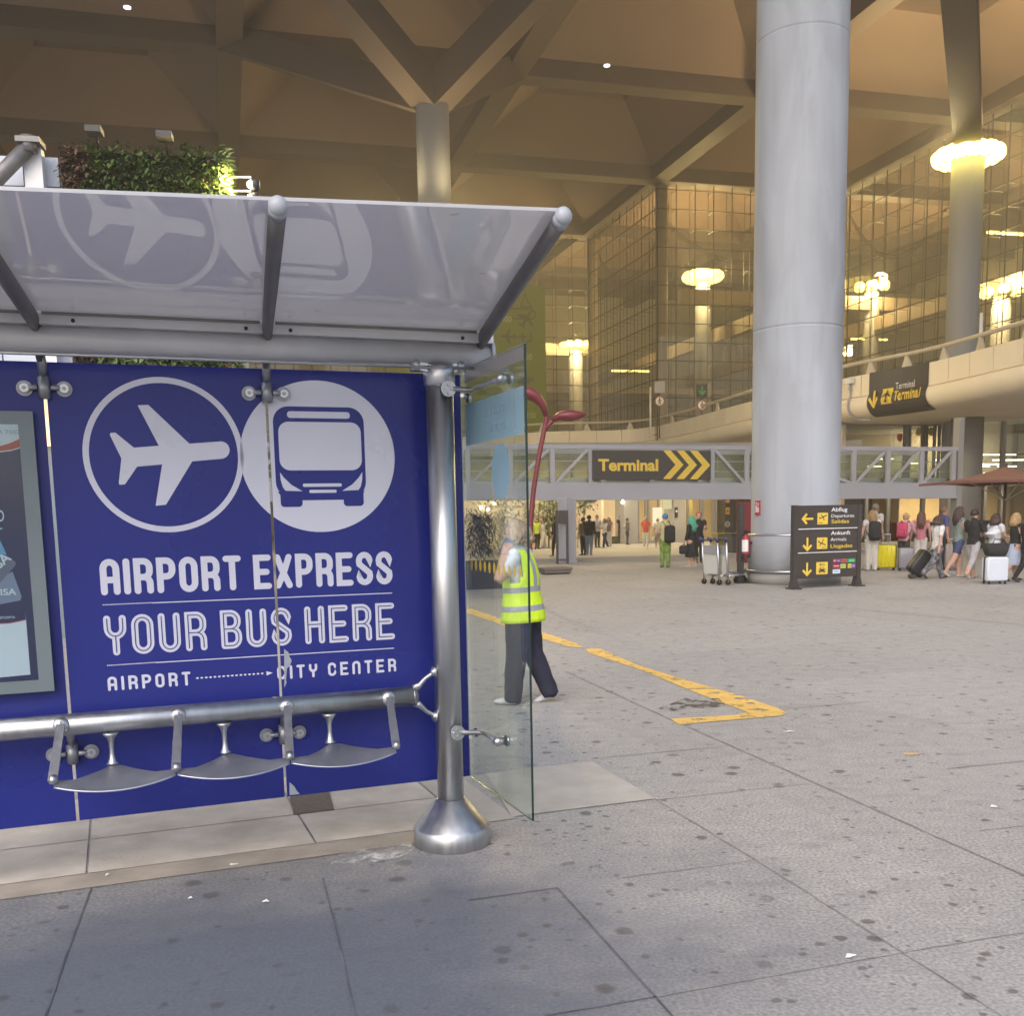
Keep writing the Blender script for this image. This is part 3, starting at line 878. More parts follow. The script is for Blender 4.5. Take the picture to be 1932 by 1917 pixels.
td.stroke(BF, [(a - .4, z - .5), (a - .1, z + .5), (a + .1, z - .1), (a + .4, z - .5), (a - .4, z - .5)], .1, .03)
part("lettering", tx, M['greentx'], bn); part("pictogram", td, M['greendk'], bn)

# ================================================================== warm hazy air under the canopy
hz = MB(); hz.box((0, 0, 25), (310, 310, 26.5))
hm_ = bpy.data.materials.new("haze_air"); hm_.use_nodes = True
t = hm_.node_tree
for n in list(t.nodes): t.nodes.remove(n)
o_h = t.nodes.new("ShaderNodeOutputMaterial"); pv_ = t.nodes.new("ShaderNodeVolumePrincipled")
pv_.inputs["Color"].default_value = (.94, .88, .78, 1); pv_.inputs["Density"].default_value = HAZE; pv_.inputs["Anisotropy"].default_value = .3
t.links.new(pv_.outputs[0], o_h.inputs["Volume"])
solo("haze", hz, hm_, kind="stuff", loc=(0, 0, -1.5))
# ================================================================== elevated road
def _cr(P, n=10):
    out = []
    for i in range(len(P) - 1):
        p0 = P[max(0, i - 1)]; p1 = P[i]; p2 = P[i + 1]; p3 = P[min(len(P) - 1, i + 2)]
        for k in range(n):
            t = k / n
            out.append(.5 * ((2 * p1) + (-p0 + p2) * t + (2 * p0 - 5 * p1 + 4 * p2 - p3) * t * t + (-p0 + 3 * p1 - 3 * p2 + p3) * t ** 3))
    out.append(P[-1]); return out
VT = 7.62
def vtop(x, y):                                         # point of the parapet top seen at a pixel
    q = onplane(x, y, V(0, 0, VT), UP); return V(q[0], q[1])
pts = [vtop(1932, 637), vtop(1749, 685), vtop(1583, 716), vtop(1421, 756), vtop(1218, 807)]
d0 = nrm(pts[0] - pts[1])
pts = [pts[0] + d0 * 26, pts[0] + d0 * 9] + pts + [V(2.5, 76.5), V(-6, 80.5), V(-16, 83), V(-34, 85)]
VP = _cr(pts, 12)
VN = []                                                  # outward normal (towards the plaza)
for i in range(len(VP)):
    a, b_ = VP[max(0, i - 1)], VP[min(len(VP) - 1, i + 1)]
    d = nrm(b_ - a); VN.append(V(-d[1], d[0]))           # travelling away: plaza is on the left
def vpt(i, o, z): return V(VP[i][0] + VN[i][0] * o, VP[i][1] + VN[i][1] * o, z)
def sweep(mb, prof, i0=0, i1=None, smooth=True, mi=0, gap=None):
    i1 = len(VP) - 1 if i1 is None else i1
    n = len(prof)
    vs = [vpt(i, o, z) for i in range(i0, i1 + 1) for o, z in prof]
    m_ = i1 - i0 + 1
    mb.add(vs, [(i * n + k, i * n + (k + 1) % n, (i + 1) * n + (k + 1) % n, (i + 1) * n + k) for i in range(m_ - 1) for k in range(n)], mi, smooth)
    b = len(mb.v) - len(vs)
    mb.f += [[b + k for k in range(n)], [b + (m_ - 1) * n + k for k in range(n)][::-1]]; mb.m += [mi, mi]; mb.sm += [False, False]
ZS = VT - .93
via = thing("elevated_road", "cream elevated road with rounded belly curving past behind the footbridge", "viaduct", V(VP[30][0], VP[30][1], 0))
b = MB()
BEL = [(.015, ZS - .03), (.10, ZS - .19), (.13, ZS - .36), (.08, ZS - .56), (-.06, ZS - .75), (-.30, ZS - .90), (-.7, ZS - 1.0), (-1.4, ZS - 1.06)]
prof = BEL + [(-7.6, ZS - 1.06), (-8.5, ZS - .9), (-8.8, ZS - .4), (-8.8, ZS - .03)]
sweep(b, prof); part("belly", b, M['cream'], via)
b = MB()
for i in range(0, len(VP) - 1, 3):                       # parapet units with open joints
    j = min(i + 3, len(VP) - 1)
    k0 = len(b.v)
    n_ = [(0, ZS), (0, VT), (-.28, VT), (-.28, ZS)]
    vs = []
    for t in range(i, j + 1):
        for o, z in n_:
            p = vpt(t, o, z)
            if t == i and i > 0: p = p + nrm(vpt(i + 1, o, z) - p) * .02
            if t == j: p = p - nrm(p - vpt(j - 1, o, z)) * .02
            vs.append(p)
    m_ = j - i + 1
    b.add(vs, [(x * 4 + k, x * 4 + (k + 1) % 4, (x + 1) * 4 + (k + 1) % 4, (x + 1) * 4 + k) for x in range(m_ - 1) for k in range(4)])
    b.f += [[k0 + k for k in range(4)], [k0 + (m_ - 1) * 4 + k for k in range(4)][::-1]]; b.m += [0, 0]; b.sm += [False, False]
part("parapet", b, M['cream'], via)
b = MB(); sweep(b, [(-.29, ZS - .02), (-8.5, ZS - .02), (-8.5, ZS + .1), (-.29, ZS + .1)], smooth=False); part("deck", b, M['concrete2'], via)
b = MB(); b.loft([vpt(i, -.14, VT + .58) for i in range(len(VP))], .085, 10); part("handrail", b, M['rail'], via)
for i in range(4, len(VP) - 6, 5):
    d = nrm(vpt(i + 1, 0, 0) - vpt(i, 0, 0)); c = vpt(i, -.14, VT + .005); n3 = V(VN[i][0], VN[i][1], 0)
    b = MB()
    o = [(-.26, 0), (.30, 0), (.10, .50), (-.02, .50)]
    b.add([c + d * a - n3 * .05 + UP * z for a, z in o] + [c + d * a + n3 * .05 + UP * z for a, z in o],
          [(0, 1, 2, 3), (7, 6, 5, 4)] + [(k, (k + 1) % 4, 4 + (k + 1) % 4, 4 + k) for k in range(4)])
    part("rail_post", b, M['rail'], via)
for i in (1, 40, 62):
    b = MB(); c = vpt(i, -4.4, 0); b.lathe(c, [(.7, 0), (.7, ZS - 1.07)], 28)
    part("pier", b, M['concrete2'], via)

# curved direction sign on the parapet
def station(x):                                          # nearest sweep position seen at pixel column x
    best = min(range(len(VP) - 1), key=lambda i: abs(_proj(vpt(i, 0, ZS))[0] - x))
    return best
def _proj(P):
    v = V(P) - CAM; z = v @ _f
    return PX + F * (v @ _rt) / z, PY - F * (v @ _up) / z
PROF = [(0, VT), (0, ZS)] + BEL
_ql = [0]
for p, q in zip(PROF[:-1], PROF[1:]): _ql.append(_ql[-1] + math.hypot(q[0] - p[0], q[1] - p[1]))
def _frac(x):
    xs = [_proj(vpt(i, 0, ZS))[0] for i in range(len(VP))]
    for i in range(4, len(VP) - 1):
        if (xs[i] - x) * (xs[i + 1] - x) <= 0:
            return i + (x - xs[i]) / (xs[i + 1] - xs[i])
    return 20
def vsurf(st, q, off):                                   # st: sweep position, q: distance down the outer face
    i = int(st); t = st - i
    k = max(j for j in range(len(_ql) - 1) if _ql[j] <= max(q, 0)) if q > 0 else 0
    u = (q - _ql[k]) / (_ql[k + 1] - _ql[k])
    o = PROF[k][0] + (PROF[k + 1][0] - PROF[k][0]) * u; z = PROF[k][1] + (PROF[k + 1][1] - PROF[k][1]) * u
    dx, dz = PROF[k + 1][0] - PROF[k][0], PROF[k + 1][1] - PROF[k][1]
    l = math.hypot(dx, dz); no, nz = -dz / l, dx / l
    o += no * off; z += nz * off
    a, b_ = vpt(i, o, z), vpt(min(i + 1, len(VP) - 1), o, z)
    return a + (b_ - a) * t
s0, s1 = _frac(1641), _frac(1752)
len_ = np.linalg.norm(vsurf(s1, 1, 0) - vsurf(s0, 1, 0))
def sgP(a, q, off): return vsurf(s0 + (s1 - s0) * a, q, off)     # a 0..1 left to right, q down
vs_ = thing("viaduct_sign", "dark brown terminal sign bent around the cream elevated road", "sign", sgP(.5, 2.3, .05))
QB = 2.18
b = MB()
na, nq = 12, 26
for off in (.05, .02):
    k0 = len(b.v)
    b.add([sgP(i / na, -.02 + (QB + .02) * j / nq, off) for i in range(na + 1) for j in range(nq + 1)],
          [(i * (nq + 1) + j, i * (nq + 1) + j + 1, (i + 1) * (nq + 1) + j + 1, (i + 1) * (nq + 1) + j) for i in range(na) for j in range(nq)])
part("board", b, M['dark'], vs_)
QP = lambda a, z, off: sgP(a, -z, off)                   # z up, measured from the parapet top
b = MB(); put_text(b, "Terminal", QP, .47, .80, -.88, -.60, .11, 0); part("white_lettering", b, M['wht'], vs_)
b = MB(); put_text(b, "Terminal", QP, .47, .93, -1.36, -1.02, .13, 0, .02); part("yellow_lettering", b, M['yel'], vs_)
b = MB()
rr = rrect(.23, .43, -1.62, -.90, .05)
rr = [(.33 + (a - .33), z) for a, z in rr]
def qgrid(mb, a0, a1, z0, z1, off, n=8):
    mb.add([QP(a0 + (a1 - a0) * i / n, z0 + (z1 - z0) * j / n, off) for i in range(n + 1) for j in range(n + 1)],
           [(i * (n + 1) + j, i * (n + 1) + j + 1, (i + 1) * (n + 1) + j + 1, (i + 1) * (n + 1) + j) for i in range(n) for j in range(n)])
qgrid(b, .245, .425, -1.46, -.78, .07); part("pictogram_tile", b, M['yel'], vs_)
b = MB()
class _Q: P = staticmethod(lambda a, z, off: QP(a, z, off))
plane_icon(b, lambda a, z, off: QP(.335 + (a) * .28, z, off), 0, -1.12, .28, .12); part("aircraft_pictogram", b, M['dark'], vs_)
b = MB()
def qs(pts, wd):
    for p, q in zip(pts[:-1], pts[1:]):
        p, q = V(*p), V(*q); d = q - p; d = V(d[0] / .28, d[1]); d = d / np.linalg.norm(d); n_ = V(-d[1] * .28, d[0]) * wd / 2
        qv = [QP(*(x), .12) for x in ((p + n_), (q + n_), (q - n_), (p - n_))]
        b.add(qv, [(0, 1, 2, 3)])
qs([(.12, -.80), (.12, -1.48)], .12); qs([(.05, -1.18), (.125, -1.50)], .12); qs([(.19, -1.18), (.115, -1.50)], .12)
part("arrow", b, M['yel'], vs_)

# junction box with its cable on the road edge
st = _frac(1606)
cbx = thing("junction_box", "small white box with a grey conduit hanging down the rounded road edge", "junction box", vsurf(st, .2, 0))
b = MB(); i = int(st); d = nrm(vpt(i + 1, 0, 0) - vpt(i, 0, 0)); n3 = V(VN[i][0], VN[i][1], 0)
b.obox(vsurf(st, .18, .12), d, n3, UP, .22, .11, .13); part("case", b, M['wht'], cbx, bevel=.02)
b = MB(); b.loft([vsurf(st, q, .07) for q in np.linspace(.3, 2.15, 14)] + [vsurf(st - .7, 2.26, .07), vsurf(st - 1.6, 2.32, .07)], .045, 8); part("conduit", b, M['bridge'], cbx)
b = MB(); b.loft([vsurf(st, .32, .1), vsurf(st - .02, .55, .15), vsurf(st - .15, .62, .16), vsurf(st - .2, .52, .14)], .04, 8); part("cable_loop", b, M['bridge'], cbx)

# round prohibition signs, lit arrow and lamp poles standing up on the road
def road_sign(label, x, y, Y, r):
    c = depth(x, y, Y); fr = Frame(c, (1, 0.1, 0))
    t = thing("road_sign", label, "road sign", V(c[0], c[1], VT - 1)); a = 0
    b = MB(); b.lathe(V(c[0], c[1], VT - 1), [(.05, 0), (.05, c[2] - VT + 1.6)], 8); part("pole", b, M['darkgrey'], t)
    b = MB(); b.lathe(c + fr.n * .05, [(r, 0), (r, .03)], 28, az=fr.n); part("rim", b, mat("sign_rim", (.30, .03, .03), .4), t)
    b = MB(); b.disc(fr, 0, c[2], r * .78, .085); part("face", b, M['wht'], t)
    b = MB()
    for p in ([(0, .35), (0, -.05)], [(0, 0), (-.18, -.5)], [(0, 0), (.2, -.5)], [(-.25, .0), (0, .25), (.25, .05)]):
        b.stroke(fr, [(u * r * 1.1, c[2] + v_ * r * 1.1) for u, v_ in p], .12 * r * 1.2, .09)
    b.disc(fr, 0, c[2] + .52 * r, .14 * r, .09, seg=14)
    part("walker_pictogram", b, M['black'], t)
    return c, fr, t
c, fr, t = road_sign("round no walking sign under a grey plate on the elevated road", 1244, 757, 71, .36)
b = MB(); b.fbox(fr, -.36, .36, c[2] + .55, c[2] + 1.3, .02, .08); part("plate", b, M['bridge'], t)
c, fr, t = road_sign("round no walking sign topped by a lit green arrow box", 1324, 765, 66, .34)
b = MB(); b.fbox(fr, -.36, .34, c[2] + .5, c[2] + 1.3, -.05, .08); part("signal_box", b, M['black'], t)
b = MB(); b.stroke(fr, [(0, c[2] + 1.2), (0, c[2] + .65)], .1, .09, caps=False); b.stroke(fr, [(-.2, c[2] + .9), (0, c[2] + .65), (.2, c[2] + .9)], .1, .092, caps=False)
part("green_arrow", b, mat("dim_green_arrow", (.06, .30, .10), .4), t)
for lab, x, y0, y1, Y in (("thin white lamp pole on the elevated road near the glass corner", 1227, 730, 792, 70), ("thin white marker pole on the elevated road at the far right", 1852, 590, 655, 41)):
    p0, p1 = depth(x, y1, Y), depth(x, y0, Y)
    b = MB(); p0 = V(p1[0], p1[1], VT - 1.0); b.loft([p0, p1], [.07, .06], 8); b.lathe(p0, [(.16, 0), (.16, .05)], 10)
    solo("marker_pole", b, mat("white_pole", (.7, .7, .68), .4), lab, "pole", loc=p0, group="poles on the elevated road")

# ================================================================== footbridge
PL, PR = depth(875, 900, 36.5), depth(1806, 900, 40.5)
BRF = Frame(PL, PR - PL)
aR_ = float(np.linalg.norm((PR - PL)[:2])); aL_ = -9.5
zt1 = BRF.px(1100, 836)[1]; zg1 = BRF.px(1100, 909)[1]; zg0 = BRF.px(1100, 937)[1]
zt0 = zt1 - .15
fb = thing("footbridge", "grey steel truss footbridge with glass sides crossing the plaza", "footbridge", BRF.P(0, 0))
WB = 2.6
b = MB(); b.fbox(BRF, aL_, aR_, zg0, zg1, -.25, 0); b.fbox(BRF, aL_, aR_, zg0 - .07, zg0 - .001, -.35, .04); part("girder", b, M['bridge'], fb)
b = MB(); b.fbox(BRF, aL_, aR_, zg0 + .04, zg1 - .02, -WB, -.26); part("deck", b, M['concrete2'], fb)
b = MB(); b.fbox(BRF, aL_, aR_, zt0, zt1, -.14, .02); part("top_rail", b, M['bridge'], fb)
b = MB(); b.fbox(BRF, aL_, aR_, zt0, zt1, -WB - .14, -WB + .02); b.fbox(BRF, aL_, aR_, zg0, zg1, -WB - .2, -WB - .005); part("rear_rail", b, M['bridge'], fb)
cq = crop(1350, 1250, 950); c5q = crop(2200, 1000, 860)
def ba(x): return BRF.px(x, 880)[0]
vert = [ba(cq(x, 0)[0]) for x in (105, 365, 620, 853, 1590, 1803)] + [ba(c5q(x, 0)[0]) for x in (800, 1030, 1255, 1468)]
sp_ = vert[1] - vert[0]
vert = [vert[0] - sp_ * k for k in range(5, 0, -1)] + vert
for a in vert:
    b = MB(); b.fbox(BRF, a - .085, a + .085, zg1, zt0, -.12, -.001); part("post", b, M['bridge'], fb)
n0_ = 5
dg_ = []
for k in range(len(vert) - 1):
    a0, a1 = vert[k], vert[k + 1]
    if k == n0_ + 3: continue                             # behind the sign
    dn_ = k in (n0_ + 4, n0_ + 5)
    p, q = (BRF.P(a0 + .1, zt0 if dn_ else zg1, -.06), BRF.P(a1 - .1, zg1 if dn_ else zt0, -.06))
    b = MB(); b.bar(p, q, .09, .10); part("diagonal", b, M['bridge'], fb)
for k in range(0, len(vert) - 1, 1):
    b = MB(); b.fbox(BRF, vert[k] - .04, vert[k] + .04, zg1, zt0, -WB - .1, -WB); part("rear_post", b, M['bridge'], fb)
b = MB(); b.fbox(BRF, aL_, aR_, zg1 + .05, zt0 - .02, -.19, -.18); part("glass_side", b, glass("bridge_glass", (.86, .89, .84), .04, 0, .03), fb)
b = MB(); b.fbox(BRF, aL_, aR_, zg1 + .05, zt0 - .02, -WB + .06, -WB + .07); part("glass_side", b, glass("bridge_glass_rear", (.80, .84, .76), .05, 0, .05), fb)
b = MB()
for z in (zg1 + .42, zg1 + .78): b.fbox(BRF, aL_, aR_, z, z + .035, -.26, -.225)
b.fbox(BRF, aL_, aR_, zg1 + .02, zg1 + .20, -.30, -.28)
part("inner_handrail", b, M['satin'], fb)
b = MB(); b.fbox(BRF, aR_, aR_ + .22, 0, BRF.px(1806, 776)[1], -.35, .03); part("end_post", b, M['concrete2'], fb)
sq = ground(1079, 1063); fq = Frame(sq, nrm(V(.82, .57, 0)))
b = MB(); b.fbox(fq, -.24, .20, 0, zg0 - .07, -.42, 0); b.fbox(fq, -.27, .23, 0, .10, -.45, .03); part("support_pillar", b, M['bridge'], fb, bevel=.012)
b = MB(); b.bar(BRF.P(aL_ + 1, 0, -1.3), BRF.P(aL_ + 1, zg0, -1.3), .4, .4); part("support_pillar", b, M['bridge'], fb)

# terminal sign on the bridge
TS = thing("terminal_sign", "wide dark sign reading Terminal with three yellow chevrons on the footbridge", "sign", BRF.P(ba(1230), zg1))
a0, z0 = BRF.px(*cq(862, 366), .1); a1, z1 = BRF.px(*cq(1582, 180), .1)
b = MB(); b.fbox(BRF, a0, a1, z0, z1, .03, .12); part("board", b, M['dark'], TS, bevel=.01)
b = MB(); b.fbox(BRF, a0 + .3, a0 + .5, z0 - .05, z0, .03, .1); b.fbox(BRF, a1 - .5, a1 - .3, z0 - .05, z0, .03, .1); b.fbox(BRF, (a0 + a1) / 2 - .1, (a0 + a1) / 2 + .1, z0 - .05, z0, .03, .1); part("bracket", b, M['bridge'], TS)
def tpx(x, y): return BRF.px(*cq(x, y), .13)
ta0, tz0 = tpx(897, 307); ta1, tz1 = tpx(1262, 234)
b = MB(); put_text(b, "Terminal", BRF.P, ta0, ta1, tz0, tz1, .128, 0, .035); part("lettering", b, M['yel'], TS)
for x in (0, 82, 163):
    b = MB()
    pts = [tpx(*p) for p in ((1292 + x, 180), (1338 + x, 180), (1415 + x, 267), (1335 + x, 354), (1289 + x, 354), (1366 + x, 267))]
    b.slab(BRF, pts, .125, .13); part("chevron", b, M['yel'], TS)
# ================================================================== bus shelter
bs = thing("bus_shelter", "steel and glass bus shelter with blue airport express panels and hanging seats", "bus shelter", SB)
PD = -.15                                                # panel plane
def roof_glass():
    mt = mat("frosted_roof_glass", (.66, .65, .66), .55, noise=(1.6, .05))
    t = mt.node_tree; b = t.nodes["Principled BSDF"]
    tl = t.nodes.new("ShaderNodeBsdfTranslucent"); tl.inputs[0].default_value = (.88, .87, .89, 1)
    mx = t.nodes.new("ShaderNodeMixShader"); mx.inputs[0].default_value = .47
    t.links.new(b.outputs[0], mx.inputs[1]); t.links.new(tl.outputs[0], mx.inputs[2])
    gl = t.nodes.new("ShaderNodeBsdfGlossy"); gl.inputs["Roughness"].default_value = .015
    lf = t.nodes.new("ShaderNodeLayerWeight"); pw = t.nodes.new("ShaderNodeMath"); pw.operation = 'POWER'; pw.inputs[1].default_value = 3.0
    t.links.new(lf.outputs["Facing"], pw.inputs[0])
    ma = t.nodes.new("ShaderNodeMath"); ma.operation = 'MULTIPLY_ADD'; ma.inputs[1].default_value = .8; ma.inputs[2].default_value = .09
    t.links.new(pw.outputs[0], ma.inputs[0])
    m9 = t.nodes.new("ShaderNodeMixShader"); t.links.new(ma.outputs[0], m9.inputs[0]); t.links.new(mx.outputs[0], m9.inputs[1]); t.links.new(gl.outputs[0], m9.inputs[2])
    t.links.new(m9.outputs[0], t.nodes["Material Output"].inputs[0])
    # specks of dirt lying on the pane
    tc = t.nodes.new("ShaderNodeTexCoord"); vo = t.nodes.new("ShaderNodeTexVoronoi"); vo.inputs["Scale"].default_value = 7
    mp = t.nodes.new("ShaderNodeMapping"); mp.inputs["Scale"].default_value = (.6, 1.6, 1)
    t.links.new(tc.outputs["Object"], mp.inputs[0]); t.links.new(mp.outputs[0], vo.inputs["Vector"])
    sep = t.nodes.new("ShaderNodeSeparateColor"); t.links.new(vo.outputs["Color"], sep.inputs[0])
    a = t.nodes.new("ShaderNodeMath"); a.operation = 'GREATER_THAN'; a.inputs[1].default_value = .55; t.links.new(sep.outputs[0], a.inputs[0])
    d = t.nodes.new("ShaderNodeMath"); d.operation = 'LESS_THAN'; d.inputs[1].default_value = .085; t.links.new(vo.outputs["Distance"], d.inputs[0])
    mu = t.nodes.new("ShaderNodeMath"); mu.operation = 'MULTIPLY'; t.links.new(a.outputs[0], mu.inputs[0]); t.links.new(d.outputs[0], mu.inputs[1])
    m3 = t.nodes.new("ShaderNodeMath"); m3.operation = 'MULTIPLY'; m3.inputs[1].default_value = .7; t.links.new(mu.outputs[0], m3.inputs[0])
    mc = t.nodes.new("ShaderNodeMix"); mc.data_type = 'RGBA'; t.links.new(m3.outputs[0], mc.inputs[0])
    src = b.inputs["Base Color"].links[0].from_socket
    t.links.new(src, mc.inputs[6]); mc.inputs[7].default_value = (.06, .06, .07, 1); t.links.new(mc.outputs[2], b.inputs["Base Color"])
    return mt
M['roof'] = roof_glass()
# post
for pa_ in (-3.02, 0.0):
  SBp = sh(pa_, 0)
  b = MB(); b.lathe(SBp, [(.068, .2), (.068, 2.40)], 40)
  post = part("post", b, M['steel'], bs)
  b = MB(); b.lathe(SBp, [(.197, .0), (.199, .004), (.199, .092), (.194, .098), (.078, .238), (.070, .240)], 56); part("base_cone", b, M['steel'], post)
  b = MB(); b.lathe(SBp, [(.068, 2.33), (.078, 2.34), (.078, 2.40), (.070, 2.435)], 32)
  for a in (-.125, .105):
    b.loft([sh(pa_ + a, .02, 2.40), sh(pa_ + a, .02, 2.45)], .026, 12); b.bar(sh(pa_ + a, .02, 2.425), sh(pa_ + a * .3, .02, 2.41), .03, .04)
  part("collar", b, M['satin'], post)
# beam under the roof
b = MB(); b.loft([sh(-3.2, -.01, 2.487), sh(.255, -.01, 2.487)], .066, 28)
beam = part("roof_beam", b, M['alu'], bs)
b = MB()
b.obox(sh(-1.47, .035, 2.565), AX, AN, UP, 1.73, .045, .028); part("gutter", b, M['alu'], beam)
b = MB(); b.loft([sh(.256, -.01, 2.487), sh(.275, -.01, 2.487)], .085, 32); part("end_cap", b, M['armcap'], beam)
b = MB(); b.loft([sh(-3.2, .045, 2.418), sh(.35, .045, 2.418)], .008, 8); part("tie_rod", b, M['satin'], beam)
b = MB()
for a in (-2.0, -1.65, -.93, -.73, .10, -2.4):
    b.ball(sh(a, .082, 2.555), .009, 8, 6)
part("bolts", b, M['black'], beam)
# arms and panes
def rp(a, t, dz=0):                                      # along the roof slope, t 0 back .. 1 front
    return sh(a - .135 * t, .02 + 1.33 * t, 2.55 + (.153 + .05 * max(-2.2, a + 1.4)) * t + dz)
armA = [-2.80, -1.80, -.828, .212]
for a in armA:
    b = MB(); b.loft([rp(a, t, -.0) for t in (0, .25, .5, .75, 1.0)], [(.024, .045), (.026, .042), (.029, .036), (.030, .032), (.031, .031)], 16)
    b.loft([rp(a, .0, -.0), sh(a, -.03, 2.46), sh(a, -.08, 2.41)], [(.028, .04), (.02, .03), (.014, .016)], 12)
    arm = part("roof_arm", b, M['arm'], bs)
    b = MB(); b.ball(rp(a, 1.0, .002), (.033, .033, .034), 16, 10); b.loft([rp(a, .965), rp(a, 1.0)], .0325, 16); part("arm_cap", b, M['armcap'], arm)
for a0, a1 in zip(armA[:-1], armA[1:]):
    b = MB(); n = 10
    grid = lambda dz: [rp(a0 + .012 + (a1 - a0 - .024) * i / n, .055 + .93 * k / n, .028 + dz) for i in range(n + 1) for k in range(n + 1)]
    qd = [(i * (n + 1) + k, i * (n + 1) + k + 1, (i + 1) * (n + 1) + k + 1, (i + 1) * (n + 1) + k) for i in range(n) for k in range(n)]
    lo, hi = grid(0), grid(.012)
    b.add(lo, qd, 0, True); b.add(hi, [f[::-1] for f in qd], 0, True)
    rim = [i * (n + 1) for i in range(n + 1)] + [n * (n + 1) + k for k in range(1, n + 1)] + [i * (n + 1) + n for i in range(n - 1, -1, -1)] + list(range(n - 1, 0, -1))
    b.add([lo[i] for i in rim] + [hi[i] for i in rim], [(i, (i + 1) % len(rim), len(rim) + (i + 1) % len(rim), len(rim) + i) for i in range(len(rim))])
    pane = part("roof_pane", b, M['roof'], bs)
    b = MB(); b.bar(rp(a0 + .035, .045, .03), rp(a1 - .035, .045, .03), .02, .022); part("pane_gasket", b, M['arm'], pane)

# ---- blue panels with their artwork
PZ0, PZ1, PT = .305, 2.412, .012
panels = [(-.816, .157), (-1.786, -.829), (-2.76, -1.800)]
art_plane, art_bus, art_txt = MB(), MB(), MB()
o_ = PD + .0008
cA = crop(0, 1040, 800); cB = crop(700, 1040, 1000); cC = crop(0, 1750, 1000); cD = crop(700, 1750, 1000)
def pa(c, x, y): return SF.px(*c(x, y), PD)
# aircraft roundel
art_plane.ring(SF, -1.299, 2.003, .330, .357, o_, 0)
out = [(993, 413), (1070, 410), (1366, 690), (1590, 674)]
nose = _arc(1594, 737, 63, 63, -90, 90, 10)
out2 = [(1605, 799), (1387, 818), (1198, 1131), (1123, 1139), (1170, 840), (990, 856), (902, 984), (862, 987), (857, 972), (876, 797), (793, 628), (797, 612), (832, 610), (966, 719), (1146, 705)]
poly = [pa(cA, *p) for p in out + nose + out2]
art_plane.poly(SF, poly, o_ + .0003, 0)
# bus roundel
art_bus.disc(SF, -.580, 1.997, (.380, .367), o_, 0, 84)
BW_ = o_ + .0006
body = rrect(-.797, -.352, 1.80, 2.238, .075)
art_bus.poly(SF, body, BW_, 1)
for a0, a1 in ((-.778, -.672), (-.468, -.367)):
    art_bus.poly(SF, rrect(a0, a1, 1.755, 1.86, .018), BW_ + .0003, 1)
art_bus.poly(SF, [(-.760, 1.787), (-.385, 1.787), (-.36, 1.83), (-.79, 1.83)], BW_ + .0004, 1)
W2 = BW_ + .0009
art_bus.poly(SF, rrect(-.728, -.421, 2.183, 2.215, .014), W2, 0)
art_bus.poly(SF, rrect(-.774, -.369, 1.932, 2.165, .05), W2, 0)
art_bus.poly(SF, rrect(-.667, -.475, 1.852, 1.868, .006), W2, 0)
art_bus.poly(SF, rrect(-.637, -.502, 1.822, 1.837, .006), W2, 0)
for sgn in (1, -1):
    art_bus.poly(SF, [(-.572 + sgn * x, z) for x, z in ((.203, 1.923), (.201, 1.885), (.192, 1.850), (.180, 1.834), (.098, 1.831), (.150, 1.862), (.185, 1.897))], W2, 0)
# lettering
put_strokes(art_txt, "AIRPORT EXPRESS", SF, -1.620, -.232, 1.362, 1.530, .030, o_, 0, slope=-.004)
put_strokes(art_txt, "YOUR BUS HERE", SF, -1.620, -.230, 1.078, 1.267, .031, o_, 0, inner=.0045, slope=-.004, space=.30)
put_strokes(art_txt, "AIRPORT", SF, -1.620, -1.247, .912, .979, .0125, o_, 0, gap=.28, slope=-.004)
put_strokes(art_txt, "CITY CENTER", SF, -.836, -.230, .906, .974, .0125, o_, 0, gap=.30, space=.52, slope=-.004)
for z in (1.318, 1.033):
    art_txt.stroke(SF, [(-1.40, z - .0012), (-.237, z - .0075)], .0045, o_, 0, caps=False)
    a = -1.617
    while a < -1.40:
        art_txt.stroke(SF, [(a, z), (a + .006, z)], .0045, o_, 0, caps=False); a += .0085
for k in range(16):
    a = -1.216 + k * .0205; art_txt.disc(SF, a, .943, (.0065, .0042), o_, 0, 10)
art_txt.poly(SF, [(-.888, .953), (-.858, .9425), (-.888, .931)], o_, 0)
# torn film at the panel joint
tear = MB(); tear2 = MB()
tear.poly(SF, [pa(cD, *p) for p in ((287, 365), (312, 385), (318, 410), (331, 432), (322, 462), (304, 478), (298, 545), (302, 560), (288, 590))], o_ + .004)
tear2.poly(SF, [pa(cD, *p) for p in ((318, 1135), (345, 1158), (360, 1185), (378, 1204), (318, 1210))], o_ + .004)

